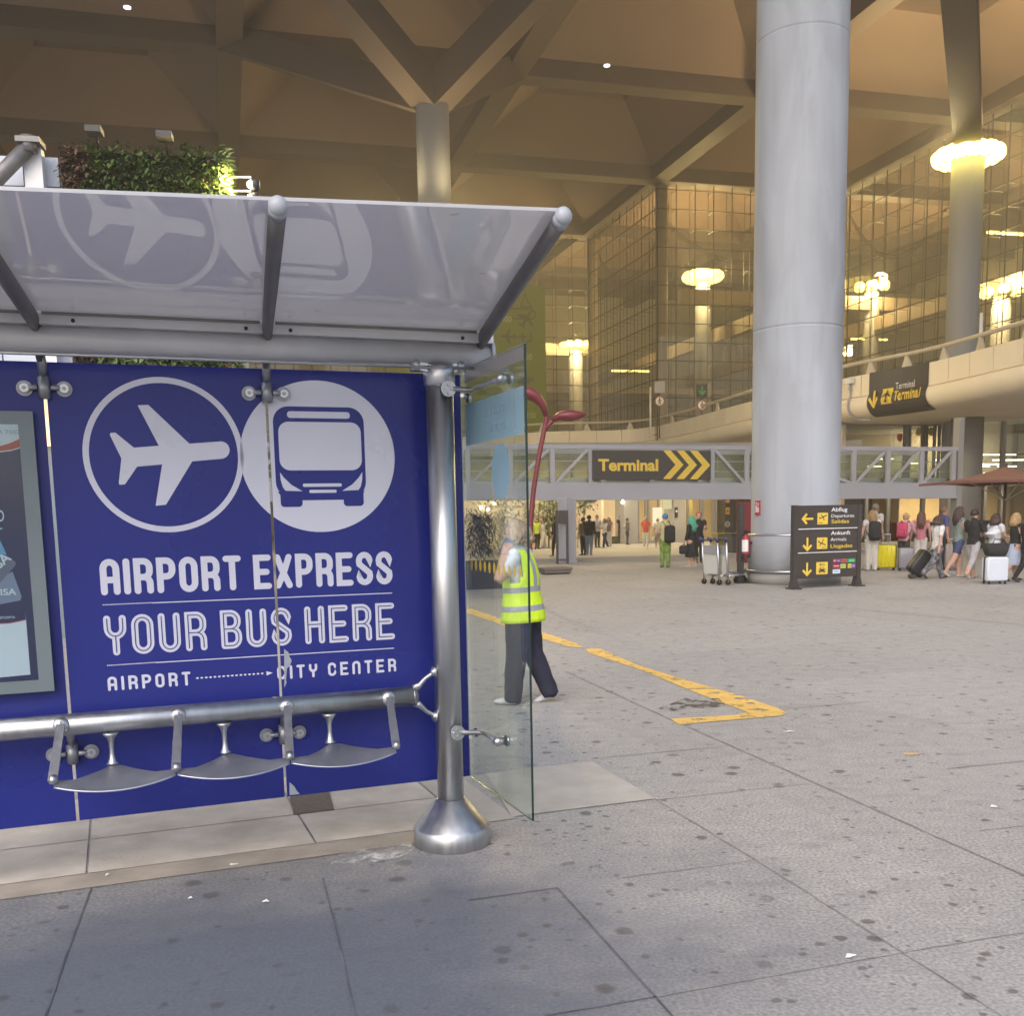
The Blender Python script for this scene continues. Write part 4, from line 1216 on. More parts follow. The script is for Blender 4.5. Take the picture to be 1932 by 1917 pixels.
def clip(mb, a0, a1):
    bm = bmesh.new()
    vs = [bm.verts.new(p) for p in mb.v]
    for f, mi in zip(mb.f, mb.m):
        try:
            fc = bm.faces.new([vs[i] for i in f]); fc.material_index = mi
        except ValueError:
            pass
    for a, s in ((a0, -1), (a1, 1)):
        bmesh.ops.bisect_plane(bm, geom=bm.verts[:] + bm.edges[:] + bm.faces[:], plane_co=tuple(sh(a, 0)), plane_no=tuple(AX * s), clear_outer=True)
    bm.verts.index_update()
    o = MB(); o.v = [tuple(v.co) for v in bm.verts]
    for f in bm.faces:
        o.f.append([v.index for v in f.verts]); o.m.append(f.material_index); o.sm.append(False)
    bm.free(); return o
for k, (a0, a1) in enumerate(panels):
    b = MB(); b.fbox(SF, a0, a1, PZ0, PZ1, PD - PT, PD)
    pn = part("back_panel", b, M['blue'], bs, bevel=.0012)
    if k < 2:
        for nm, src, mats in (("aircraft_roundel", art_plane, [M['white']]), ("bus_roundel", art_bus, [M['white'], M['blue']]), ("lettering", art_txt, [M['white'], M['blue']])):
            q = clip(src, a0, a1)
            if q.f: part(nm, q, mats, pn)
    if k == 0: part("torn_film", tear, M['tear'], pn); part("torn_film", tear2, M['tear'], pn)
b = MB(); b.fbox(SF, .1575, .1625, PZ0, PZ1, PD - PT - .001, PD + .001); part("edge_strip", b, M['tear'], bs)

# ---- glass clamps
def spider(a, z, off, hang):
    b = MB()
    fr_ = off + .06
    for s in (-1, 1):
        c = sh(a + s * .081, off, z - .003)
        b.loft([c + AN * .002, c + AN * .012], .034, 20); b.loft([c + AN * .012, c + AN * .030], [.02, .024], 20)
        b.loft([c + AN * .030, c + AN * .0345], [.021, .019], 18, 1); b.loft([c + AN * .0346, c + AN * .036], [.009, .008], 12, 0)
        b.loft([c + AN * .02, sh(a + s * .025, off + .035, z)], [.010, .013], 10)
    b.loft([sh(a, off + .03, z - .045), sh(a, off + .03, z + .045)], .026, 18); b.loft([sh(a, off + .03, z - .05), sh(a, off + .03, z + .05)], .019, 16)
    if hang: b.loft([sh(a, off + .03, z + .045), sh(a, -.10, z + .10), sh(a, -.07, 2.43)], [.017, .021, .017], 10)
    else: b.loft([sh(a, off + .03, z + .04), sh(a, -.05, .76)], [.016, .022], 10)
    part("glass_clamp", b, [M['bead'], M['satin']], bs)
for a in (-1.793, -.823, -2.765):
    spider(a, 2.297, PD, True); spider(a, .636, PD, False)

# ---- bench rail, brackets and seats
b = MB(); b.loft([sh(-3.0, 0, .795), sh(-.175, 0, .795)], .050, 36)
rail = part("bench_rail", b, M['steel'], bs)
b = MB(); pts = [sh(-.185, .0, .795)]
for s in (1, -1):
    pts = [sh(-.178, 0, .795 + s * .035), sh(-.150, .0, .795 + s * .052), sh(-.118, .0, .795 + s * .085), sh(-.085, 0, .795 + s * .105), sh(-.055, 0, .795 + s * .115)]
    b.loft(pts, [(.018, .024), (.014, .016), (.011, .012), (.011, .012), (.015, .016)], 12)
    b.loft([sh(-.075, 0, .795 + s * .113), sh(-.066, 0, .795 + s * .115)], .032, 18)
    b.ball(sh(-.068, 0, .795 + s * .115), .025, 12, 8)
b.loft([sh(-.19, 0, .795), sh(-.165, 0, .795)], [.051, .040], 28)
part("rail_fork", b, M['steel'], rail)
bA = [-1.822, -1.322, -.824, -.322]
for a in bA:
    b = MB()
    b.ball(sh(a, .040, .800), (.038, .024, .038), 18, 10, ax=(AX, AN, UP))
    for dx, dz in ((-.02, -.016), (.02, -.016), (0, .018), (0, -.030)):
        b.loft([sh(a + dx, .054, .800 + dz), sh(a + dx, .066, .800 + dz)], .006, 10)
    b.bar(sh(a, .058, .808), sh(a - .018, .175, .713), .036, .012); b.bar(sh(a - .018, .175, .7135), sh(a - .036, .300, .612), .039, .011)
    b.loft([sh(a - .033, .286, .634), sh(a - .036, .304, .603)], .0155, 12); b.loft([sh(a, .062, .800), sh(a - .010, .12, .755)], .007, 8)
    part("seat_bracket", b, M['steel'], rail)
for k in range(3):
    a0, a1 = bA[k] - .036, bA[k + 1] - .036
    ac, hw = (a0 + a1) / 2, (a1 - a0) / 2 - .004
    top, nt_, nd = [], 24, 8
    for i in range(nt_ + 1):
        t = -1 + 2 * i / nt_
        back = .05 + .215 * (min(1, max(0, (abs(t) - .12) / .55)) ** .75)
        front = .318 + .045 * (1 - t * t)
        for j in range(nd + 1):
            u = j / nd
            n = back + (front - back) * u
            z = .604 - .030 * (1 - t * t) * (.15 + .85 * u ** 1.3) - .012 * u * u
            top.append((ac + .0 + t * hw, n, z))
    N_ = len(top)
    b = MB()
    fs = [(i * (nd + 1) + j, (i + 1) * (nd + 1) + j, (i + 1) * (nd + 1) + j + 1, i * (nd + 1) + j + 1) for i in range(nt_) for j in range(nd)]
    vs = [sh(*p) for p in top] + [sh(p[0], p[1], p[2] - .007) for p in top]
    rim = [(i * (nd + 1) + nd, (i + 1) * (nd + 1) + nd) for i in range(nt_)] + [((i + 1) * (nd + 1), i * (nd + 1)) for i in range(nt_)]
    rim += [(j + 1, j) for j in range(nd)] + [(nt_ * (nd + 1) + j, nt_ * (nd + 1) + j + 1) for j in range(nd)]
    b.add(vs, fs, 0, True); b.add(vs, [tuple(N_ + i for i in f[::-1]) for f in fs], 0, True); b.add(vs, [(p, q, N_ + q, N_ + p) for p, q in rim], 0, False)
    seat = part("seat", b, M['bead'], bs)
    b = MB(); b.loft([sh(*top[i * (nd + 1) + nd]) - UP * .004 for i in range(nt_ + 1)], .0042, 8); part("seat_edge", b, M['satin'], seat)
    b = MB(); zr = .603
    b.loft([sh(ac - .012, .030, z) for z in (.748, .738, .722, .70, .66, .63, .612, zr)], [.036, .033, .018, .0125, .0105, .014, .022, .030], 18)
    part("seat_stem", b, M['steel'], seat)

# ---- poster case on the left panel
case_n = MB(); CN = PD + .055
def cp(x, y):
    return SF.px(x * .4803 / 1.5839, (1180 + y * .4803) / 1.5839, CN)
aR2, zT2 = -1.846, 2.19; zB2 = .94; aL2 = -2.70
case_n.fbox(SF, aL2, aR2, zB2, zT2, PD + .001, CN - .006)
cs = part("poster_case", case_n, mat("case_back", (.04, .05, .06), .4), bs)
fw = .062
M['caseframe'] = mat("grey_blue_case_frame", (.15, .19, .21), .35, noise=(4, .06))
b = MB()
b.fbox(SF, aL2, aL2 + fw, zB2, zT2, CN - .0055, CN); b.fbox(SF, aR2 - fw, aR2, zB2, zT2, CN - .0055, CN)
b.fbox(SF, aL2 + fw, aR2 - fw, zT2 - .055, zT2, CN - .0055, CN); b.fbox(SF, aL2 + fw, aR2 - fw, zB2, zB2 + .055, CN - .0055, CN)
part("case_frame", b, M['caseframe'], cs)
def cpoly(mb, pts, off, mi=0): mb.poly(SF, [cp(*p) for p in pts], off, mi)
PO = CN - .004
pm = [mat("poster_navy", (.017, .022, .075), .25), mat("poster_white", (.50, .58, .64), .3), mat("poster_red", (.34, .045, .03), .3), mat("poster_lightblue", (.10, .27, .45), .3),
      mat("poster_card", (.10, .11, .16), .3), mat("poster_card_grey", (.16, .20, .29), .3), mat("poster_text", (.30, .31, .36), .3)]
b = MB()
b.poly(SF, [(aL2 + fw, zB2 + .055), (aR2 - fw, zB2 + .055), (aR2 - fw, zT2 - .055), (aL2 + fw, zT2 - .055)], PO, 0)
aw = -2.62
def aclip(pts): return pts
q0 = cp(130, 182); q1 = cp(133, 268); q2 = cp(0, 318)
b.poly(SF, [(aw, q0[1]), q0, q1, cp(60, 300), q2, (aw, q2[1] - .02)], PO + .0006, 1)
r1 = cp(137, 325); r2 = cp(70, 345); r3 = cp(0, 354)
b.poly(SF, [(aw, q2[1] - .02), q2, cp(60, 300), q1, r1, r2, r3, (aw, r3[1] - .01)], PO + .0009, 2)
b.stroke(SF, [(aw, r3[1] - .013), r3, r2, r1], .004, PO + .0012, 1, caps=False)
b.poly(SF, [cp(-60, 940), cp(0, 905), cp(24, 955), cp(40, 995), cp(-40, 1060)], PO + .0012, 3)
b.poly(SF, [cp(-160, 1150), cp(10, 1000), cp(28, 990), cp(98, 1042), cp(96, 1062), cp(0, 1172), cp(-60, 1240)], PO + .0018, 4)
b.poly(SF, [cp(-160, 1210), cp(78, 1100), cp(134, 1255), cp(126, 1280), cp(0, 1304), cp(-150, 1330)], PO + .0014, 5)
b.poly(SF, [cp(-160, 1400), cp(158, 1355), cp(189, 1742), cp(-160, 1775)], PO + .0012, 1)
b.poly(SF, [cp(-160, 1400), cp(158, 1355), cp(160, 1398), cp(60, 1418), cp(-160, 1432)], PO + .0016, 0)
b.stroke(SF, [cp(-160, 1436), cp(60, 1421), cp(160, 1400)], .004, PO + .002, 2, caps=False)
# words on the poster
def ctext(s, x0, y0, x1, y1, mi, bold=0, left=0):
    a0, z0 = cp(x0, y1); a1, z1 = cp(x1, y0)
    put_text(b, s, SF.P, a0, a1, z0, z1, PO + .0026, mi, bold)
ctext("A 7502", -14, 219, 122, 243, 6); ctext("O", -26, 717, 22, 788, 1)
b.stroke(SF, [cp(-60, 834), cp(14, 832)], .004, PO + .0026, 1, caps=False)
ctext("VISA", -46, 1205, 100, 1250, 1, .02)
a0, z0 = cp(-70, 1130); a1, z1 = cp(50, 1020)
vs, fs = text2d("VISA", .02)
x0 = min(v[0] for v in vs); x1 = max(v[0] for v in vs); k = .125 / (x1 - x0)
ca, sn = math.cos(R(38)), math.sin(R(38)); oo = cp(-70, 1135)
b.add([SF.P(oo[0] + ((x - x0) * ca - y * sn) * k, oo[1] + ((x - x0) * sn + y * ca) * k, PO + .0028) for x, y in vs], fs, 1)
ctext("INFORMA", -18, 1376, 94, 1397, 1)
part("poster", b, pm, cs)
b = MB(); b.fbox(SF, aL2 + fw, aR2 - fw, zB2 + .055, zT2 - .055, CN - .0008, CN - .0003); part("case_glass", b, glass("case_glass", (.93, .96, .97), .02), cs)

# ---- end pane
EF = Frame(sh(.172, 0), AN, AX)                          # a: towards the kerb
b = MB(); b.fbox(EF, -.165, .712, .295, 2.435, -.005, .005)
ep = part("end_pane", b, M['glass'], bs)
b = MB(); b.fbox(EF, .7122, .7142, .295, 2.435, -.0052, .0052); b.fbox(EF, -.165, .7142, .2930, .2949, -.0052, .0052); part("pane_edge", b, mat("glass_edge", (.015, .035, .03), .15), ep)
b = MB(); b.fbox(EF, -.165, .7142, 2.4352, 2.4375, -.0052, .0052); part("top_edge", b, mat("bright_glass_edge", (.30, .45, .42), .15), ep)
def film(name, col, a):
    mt = mat(name, col, .35); mt.node_tree.nodes["Principled BSDF"].inputs["Alpha"].default_value = a; return mt
b = MB()
b.poly(EF, [(-.10, 2.050), (.705, 2.050), (.705, 2.255), (-.10, 2.255)], -.0062); fs_ = part("blue_sticker", b, film("pale_blue_film", (.32, .53, .64), .95), ep)
b = MB()
for z_, h_, ws in ((2.165, .04, (.05, .03, .06, .04, .05)), (2.09, .035, (.04, .05, .03, .05))):
    a_ = .48
    for w__ in ws: b.poly(EF, [(a_, z_), (a_ - w__, z_), (a_ - w__, z_ + h_), (a_, z_ + h_)], -.0068); a_ -= w__ + .012
b.poly(EF, [(.52, 2.08), (.60, 2.08), (.60, 2.235), (.52, 2.235)], -.0068)
part("sticker_print", b, film("pale_print", (.50, .68, .76), .35), ep)
b = MB(); b.disc(EF, .395, 1.90, (.12, .13), -.0062, 0, 40); part("round_sticker", b, film("round_blue_film", (.28, .50, .66), .84), ep)
b = MB(); b.poly(EF, [(-.10, 2.365), (.712, 2.365), (.712, 2.425), (-.10, 2.425)], -.0062); part("pale_strip", b, film("pale_lilac_film", (.42, .40, .42), .9), ep)
ydot = film("yellow_dots", (.66, .50, .06), .9)
for k in range(11):
    b = MB(); b.disc(EF, -.06 + k * .068, 1.445 - k * .001, (.017, .028), -.0062, 0, 16); part("dot_sticker", b, ydot, ep)
for z, tn, up_ in ((2.312, .50, 1), (.60, .36, 0)):
    b = MB()
    c = sh(.02, .066, z)
    b.loft([c, c + AN * .022], .038, 24)
    for dx, dz in ((-.018, .0), (.018, 0), (0, .02), (0, -.02)):
        b.loft([c + AX * dx + UP * dz + AN * .02, c + AX * dx + UP * dz + AN * .030], .008, 10)
    e0 = sh(.04, .085, z); e1 = sh(.135, .10, z - .005); e2 = sh(.135, tn, z + (.0 if up_ else .0))
    b.loft([e0, e1, sh(.14, .16, z), e2], [(.014, .012), (.012, .012), (.011, .011), (.012, .012)], 10)
    b.loft([e2, sh(.165, tn, z)], .02, 16); b.loft([sh(.178, tn, z), sh(.19, tn, z)], .028, 18); b.ball(sh(.135, tn, z), .024, 14, 8)
    b.loft([sh(.09, .08, z - .03), sh(.15, -.02, z - .03)], .010, 10); b.loft([sh(.15, -.02, z - .03), sh(.166, -.02, z - .03)], .024, 16)
    part("pane_clamp", b, M['steel'], bs)
# ================================================================== planted pavilion behind the shelter
TY = 15.0
tq = lambda x, y: depth(x, y, TY)
t0_ = tq(427, 300)
TF = Frame(t0_, nrm(V(.985, .17, 0)))
pav = thing("pavilion", "white panelled pavilion standing behind the bus shelter", "pavilion", TF.P(-2, 0))
M['tile'] = mat("white_cladding", (.50, .54, .62), .45, noise=(1.2, .05))
def tp(x, y): return TF.px(x, y)
aT0, zT0 = tp(112, 300); zTop = tp(60, 291)[1]
b = MB()
tw, thh = .46, .40
a = aT0 - .02
nx = 0
while a > -9:
    z = zTop
    while z > 3.7:
        b.fbox(TF, a - tw + .012, a - .012, max(z - thh + .012, 3.7), z - .012, -.10, -.055); z -= thh
    a -= tw
part("cladding", b, M['tile'], pav)
b = MB(); b.fbox(TF, -9, -.06, 3.55, zTop - .01, -3.2, -.105); part("core", b, mat("pavilion_core", (.32, .36, .40), .6), pav)
b = MB(); b.fbox(TF, -9, -.06, 0, 3.54, -3.15, -.6); part("ground_storey", b, mat("pavilion_glazing", (.20, .24, .27), .15), pav)
b = MB()
for x in (-8.8, -6.2, tp(15, 680)[0], tp(402, 680)[0], tp(150, 680)[0]): b.fbox(TF, x - .09, x + .09, 0, 3.54, -.58, -.40)
part("frame_post", b, M['wht'], pav)
b = MB(); b.fbox(TF, tp(290, 680)[0], tp(392, 680)[0], 2.9, 3.54, -.58, -.5); part("fascia", b, mat("pale_fascia", (.45, .5, .52), .4), pav)
b = MB(); b.fbox(TF, tp(25, 680)[0], tp(105, 680)[0], 2.8, 3.54, -.58, -.5); part("lit_window", b, emit("warm_window", (1, .66, .3), .7), pav)
p0, p1 = tp(58, 350), tp(58, 300)
b = MB(); a_ = tp(72, 320)[0]; b.fbox(TF, a_ - .13, a_ + .10, 3.4, tp(72, 287)[1], .02, .2); part("white_mast", b, M['wht'], pav)
b = MB(); q0 = TF.P(tp(-40, 400)[0], tp(-40, 400)[1], .30); q1 = TF.P(tp(66, 290)[0], tp(66, 290)[1], .30)
b.loft([q0, q1], .10, 14); b.loft([q1 - UP * .08, q1 + UP * .12], .105, 14)
b.fbox(TF, a_ - .16, a_ + .14, tp(72, 287)[1], tp(72, 277)[1], .1, .42); part("steel_strut", b, M['arm'], pav)

# planted wall panel
gw = thing("green_wall", "planted green wall panel lit yellow along its right edge", "green wall", TF.P(tp(270, 330)[0], 3.7, 0))
aG0, aG1 = tp(118, 330)[0], tp(412, 330)[0]
zG1 = tp(270, 286)[1]; zG0 = 3.62
b = MB(); b.fbox(TF, aG0, aG1, zG0, zG1 - .05, -.35, .06); part("panel", b, mat("planter_felt", (.02, .022, .012), .9), gw)
leafm = [mat("leaf_mid", (.085, .135, .030), .55), mat("leaf_light", (.20, .25, .10), .55), mat("leaf_rust", (.13, .075, .045), .6), mat("leaf_dark", (.04, .07, .02), .6)]
rnd = random.Random(3)
def leaf(mb, c, d, up, l, wd, mi):
    d = nrm(d); s = np.cross(d, up); s = nrm(s) * wd / 2
    mb.add([c, c + d * l * .5 + s, c + d * l + nrm(up) * (-.18 * l), c + d * l * .5 - s], [(0, 1, 2, 3)], mi)
b = MB()
for k in range(7500):
    a = rnd.uniform(aG0 - .02, aG1 + .03); z = rnd.uniform(zG0, zG1 + .02 + .05 * rnd.random())
    u = (a - aG0) / (aG1 - aG0); v_ = (z - zG0) / (zG1 - zG0)
    big_ = v_ < .60 and u > .15 and rnd.random() < .55
    rust = u < .14 + .07 * math.sin(z * 7) or rnd.random() < .05
    mi = 2 if rust else (1 if (big_ and rnd.random() < .75) else (3 if rnd.random() < .4 else 0))
    l = rnd.uniform(.12, .24) if big_ else rnd.uniform(.06, .13)
    d = TF.n * rnd.uniform(.4, 1) + TF.ex * rnd.uniform(-.8, .8) + UP * rnd.uniform(-.9, .7)
    leaf(b, TF.P(a, z, rnd.uniform(.05, .13)), d, UP + TF.n * .3, l, l * rnd.uniform(.3, .55), mi)
for k in range(1500):                                     # the right end, seen edge on
    z = rnd.uniform(zG0, zG1 + .08); o = rnd.uniform(-.38, .12)
    d = TF.ex * rnd.uniform(.5, 1) + TF.n * rnd.uniform(-.5, .6) + UP * rnd.uniform(-.7, .9)
    leaf(b, TF.P(aG1 + rnd.uniform(0, .05), z, o), d, UP, rnd.uniform(.08, .26), .06, rnd.choice((0, 1, 1)))
part("foliage", b, leafm, gw)
for y in (331, 357):
    b = MB(); z = tp(440, y)[1]; a1_ = tp(474, y)[0]
    b.bar(TF.P(aG1 - .05, z, -.1), TF.P(a1_, z - .02, .02), .025, .025)
    ar = part("lamp_arm", b, M['satin'], gw)
    b = MB(); zl = z - .12
    b.lathe(TF.P(a1_, zl, .02), [(.07, 0), (.09, .05), (.06, .11)], 14, az=TF.ex); part("lamp_head", b, M['darkgrey'], ar)
    b = MB(); b.ball(TF.P(a1_ - .005, zl, .04), (.055, .055, .055), 14, 10); part("lamp_glow", b, emit("spot_glow", (1, .86, .58), 40), ar)
    lamp("edge_lamp", 'SPOT', TF.P(a1_ - .15, zl, .06), 420, (1.0, .80, .22), .08, -TF.ex - TF.n * .12 + UP * .05, 95, ar)
for x, y in ((186, 262), (316, 272)):
    b = MB(); a_, z_ = tp(x, y)
    b.bar(TF.P(a_, zG1 - .1, .02), TF.P(a_ + .02, z_, .25), .03, .03); b.fbox(TF, a_ - .09, a_ + .11, z_ - .04, z_ + .04, .18, .42); part("unlit_spotlight", b, M['darkgrey'], gw)

# ================================================================== red street lamp
ry = 20.5
def rpx(x, y): return depth(x, y, ry)
rl = thing("street_lamp", "red street lamp with two petal shaped heads on a bending stalk", "street lamp", V(rpx(998, 1100)[0], ry, 0))
M['redlamp'] = mat("dark_red_lacquer", (.16, .026, .032), .4, noise=(3, .08))
b = MB()
st_ = [V(rpx(998, 1100)[0], ry, 0)] + [rpx(*p) for p in ((999, 1040), (1001, 985), (1006, 930), (1015, 870), (1025, 820), (1031, 790), (1026, 765), (1014, 748))]
b.loft(st_, [.075, .06, .055, .05, .048, .048, .046, .055, .07], 14)
stalk = part("stalk", b, M['redlamp'], rl)
b = MB(); b.lathe(st_[0], [(.2, 0), (.2, .03), (.09, .06)], 20); part("base_plate", b, M['redlamp'], rl)
b = MB(); b.loft([rpx(1028, 812), rpx(1036, 800), rpx(1046, 790), rpx(1060, 786)], [.045, .045, .05, .06], 12); part("side_stalk", b, M['redlamp'], rl)
def petal(pts, ws):
    m_ = MB(); m_.loft([rpx(*p) for p in pts], [(w_, w_ * .55 + .01) for w_ in ws], 16, side0=V(0, 1, 0)); return m_
part("lamp_head", petal([(1030, 786), (1024, 764), (1012, 750), (998, 742), (984, 738), (970, 738)], [.05, .12, .18, .21, .18, .05]), M['redlamp'], rl)
part("lamp_head", petal([(1040, 793), (1056, 785), (1075, 784), (1092, 784), (1106, 781)], [.05, .14, .19, .13, .015]), M['redlamp'], rl)

# ================================================================== arrivals front (under the footbridge)
M['warmwall'] = mat("cream_hall_wall", (.56, .46, .34), .8, noise=(.6, .05))
M['yelpanel'] = mat("yellow_wall_panel", (.56, .44, .12), .7, noise=(.7, .06))
M['frame'] = mat("grey_door_frame", (.26, .25, .24), .4, .3)
AY = 55.0
aq = depth(1180, 1000, AY); AF = Frame(aq, U)
def ap(x, y=1000): return AF.px(x, y)
af = thing("arrivals_front", "low arrivals hall front with doors and pillars under the footbridge", "building", AF.P(ap(1150)[0], 0))
HT = 4.6
b = MB(); b.fbox(AF, ap(640)[0], ap(1135)[0], 0, HT, -.4, 0); b.fbox(AF, ap(1172)[0], ap(1450)[0], 0, HT, -7.4, -7.0); b.fbox(AF, ap(1135)[0], ap(1172)[0] + .5, 0, HT, -4.4, -4.0)
part("wall", b, M['warmwall'], af)
b = MB(); b.fbox(AF, ap(1137)[0], ap(1172)[0], .1, HT - .1, -3.99, -3.9); part("yellow_panel", b, M['yelpanel'], af)
b = MB(); b.fbox(AF, ap(640)[0], ap(1450)[0], HT, HT + .5, -7.4, .6); part("canopy_slab", b, M['concrete2'], af)
for x0, x1 in ((1176, 1203), (1270, 1293)):
    b = MB(); b.fbox(AF, ap(x0)[0], ap(x1)[0], 0, HT, -1.2, .05); part("pillar", b, M['concrete2'], af)
b = MB(); b.fbox(AF, ap(1203)[0], ap(1270)[0], 2.42, HT, -.5, -.1); b.fbox(AF, ap(1293)[0], ap(1450)[0], 2.55, HT, -.5, -.1); part("door_header", b, M['frame'], af)
for x0, x1 in ((1205, 1224), (1225, 1248), (1299, 1327), (1328, 1351), (1352, 1376)):
    b = MB(); a0, a1 = ap(x0)[0], ap(x1)[0]
    for a in (a0, a1 - .12): b.fbox(AF, a, a + .12, 0, 2.42, -.3, -.2)
    b.fbox(AF, a0 + .12, a1 - .12, 2.3, 2.42, -.3, -.2); b.fbox(AF, a0 + .12, a1 - .12, 0, .12, -.3, -.2)
    dr = part("door", b, M['frame'], af)
    b = MB(); b.fbox(AF, a0 + .12, a1 - .12, .12, 2.3, -.26, -.24); part("door_pane", b, glass("door_glass", (.82, .80, .70), .05), dr)
b = MB(); b.fbox(AF, ap(1331)[0], ap(1350)[0], .05, 2.5, -3.0, -2.9); part("yellow_partition", b, M['yelpanel'], af)
b = MB(); a_ = ap(1232)[0]; b.fbox(AF, a_, ap(1250)[0], .9, 1.9, -.09, -.04); part("notice", b, M['wht'], af)
b = MB(); b.fbox(AF, ap(1251)[0], ap(1268)[0], 1.8, 2.35, -.09, -.04); part("notice", b, mat("pale_green_notice", (.45, .5, .4), .4), af)
b = MB(); b.fbox(AF, ap(1272)[0], ap(1277)[0], 1.35, 1.9, .06, .12); part("wall_sign", b, M['black'], af)
b = MB(); b.disc(AF, ap(1274.5)[0], 1.68, .055, .125, 0, 12); part("wall_sign_dot", b, M['wht'], af)
b = MB(); b.fbox(AF, ap(1104)[0], ap(1124)[0], 2.25, 2.75, .01, .1); part("dark_screen", b, M['dark'], af)
b = MB()
for x, y in ((1171, 941), (1171, 948), (1310, 938), (905, 958), (918, 962), (930, 950)): q = AF.px(x, y); b.ball(AF.P(q[0], q[1], .3), .09, 10, 8)
part("ceiling_lamp", b, emit("hall_downlight", (1, .9, .7), 6), af)
for x in (1000, 1190, 1300, 1380): lamp("hall_light", 'AREA', AF.P(ap(x)[0], HT - .1, -2.2), 170, (1, .82, .52), 2.5, V(0, 0, -1), parent=af)
for x in (980, 1150, 1290): lamp("eave_light", 'AREA', AF.P(ap(x)[0], HT - .05, 3.0), 120, (1, .80, .48), 2.5, V(0, 0, -1), parent=af)
b = MB(); b.fbox(AF, ap(960)[0], ap(1330)[0], HT - .04, HT + .3, .6, 6); part("entrance_soffit", b, M['concrete2'], af)

# black sign column with yellow pictograms
q = depth(1378, 1000, 49); fr = Frame(q, U)
sc_ = thing("pictogram_column", "tall dark sign column with yellow pictogram tiles beside the arrivals doors", "sign", fr.P(0, 0))
b = MB(); b.fbox(fr, -.30, .22, 0, 2.75, -.12, 0); part("board", b, M['dark'], sc_)
for y in (942, 964): 
    z = fr.px(1372, y)[1]; b = MB(); b.fbox(fr, -.26, -.06, z - .16, z + .16, .005, .02); tl = part("pictogram_tile", b, mat("amber_tile", (.66, .36, .05), .4), sc_)
    b = MB(); plane_icon(b, fr.P, -.16, z, .09, .026); part("pictogram", b, M['dark'], tl)
b = MB(); z = fr.px(1372, 989)[1]; b.ring(fr, -.16, z, .10, .13, .01, 0, 20); b.stroke(fr, [(-.22, z), (-.1, z)], .03, .01); part("arrow_mark", b, M['wht'], sc_)
# bins and blocks near the doors
def block(label, x0, x1, y0, y1, m_, name="waste_bin", cat="bin"):
    g_ = ground((x0 + x1) / 2, y1); f_ = Frame(g_, U); a0 = f_.px(x0, y1)[0]; a1 = f_.px(x1, y1)[0]; z = f_.px((x0 + x1) / 2, y0)[1]
    t = thing(name, label, cat, f_.P((a0 + a1) / 2, 0))
    b = MB(); b.fbox(f_, a0, a1, .03, z - .08, -.6, 0); part("body", b, m_, t, bevel=.03)
    b = MB(); b.fbox(f_, a0 - .02, a1 + .02, z - .08, z, -.62, .02); part("lid", b, m_, t, bevel=.02)
    b = MB(); b.fbox(f_, a0 + .05, a1 - .05, 0, .03, -.55, -.05); part("foot", b, M['black'], t)
block("yellowish square bin in front of the arrivals doors", 1354, 1381, 1006, 1037, mat("mustard_bin", (.26, .23, .05), .6))
block("dark grey square bin beside the maroon kiosk panel", 1381, 1401, 1006, 1043, M['darkgrey'])
block("low grey concrete slab bench behind the worker in the yellow vest", 1028, 1079, 1071, 1084, mat("brown_slab", (.16, .135, .12), .8), "slab_bench", "bench")
block("low dark bench in front of the arrivals wall beside the pillar", 1150, 1176, 1012, 1026, mat("olive_bench", (.09, .09, .03), .7), "bench", "bench")
# maroon kiosk panel and dark post
q = ground(1410, 1062); f_ = Frame(q, U); 
b = MB(); a0 = f_.px(1403, 1040)[0]; b.fbox(f_, a0, a0 + .95, .02, f_.px(1405, 946)[1], -.5, -.05); b.fbox(f_, a0 + .05, a0 + .9, 0, .02, -.45, -.1)
solo("kiosk_panel", b, M['red'], "tall maroon kiosk panel half hidden behind the plaza column", "kiosk", bevel=.02)
q = ground(1399, 1101); f_ = Frame(q, U); tpost = thing("sign_post", "dark upright steel post on a foot plate between trolleys and column", "post", q)
b = MB(); b.fbox(f_, -.06, .06, .02, f_.px(1399, 951)[1], -.12, 0); part("upright", b, M['darkgrey'], tpost)
b = MB(); b.fbox(f_, -.09, .28, 0, .02, -.2, .08); part("foot_plate", b, M['darkgrey'], tpost)

# info board
q = ground(1062, 1064); f_ = Frame(q, nrm(V(.99, .12, 0)))
ib = thing("notice_stand", "dark notice stand with a white paper sheet next to the footbridge pillar", "notice stand", q)
def ip(x, y): return f_.px(x, y)
for x in (1052, 1071):
    b = MB(); a = ip(x, 1060)[0]; b.fbox(f_, a - .04, a + .04, 0, ip(x, 963)[1], -.06, 0); part("leg", b, M['darkgrey'], ib)
b = MB(); b.fbox(f_, ip(1052, 1000)[0] + .04, ip(1071, 1000)[0] - .04, ip(1060, 988)[1], ip(1060, 963)[1], -.05, -.01); part("board", b, M['dark'], ib)
b = MB(); b.fbox(f_, ip(1052, 1000)[0] + .04, ip(1071, 1000)[0] - .04, ip(1060, 1058)[1], ip(1060, 1055)[1], -.05, -.01); part("rung", b, M['darkgrey'], ib)

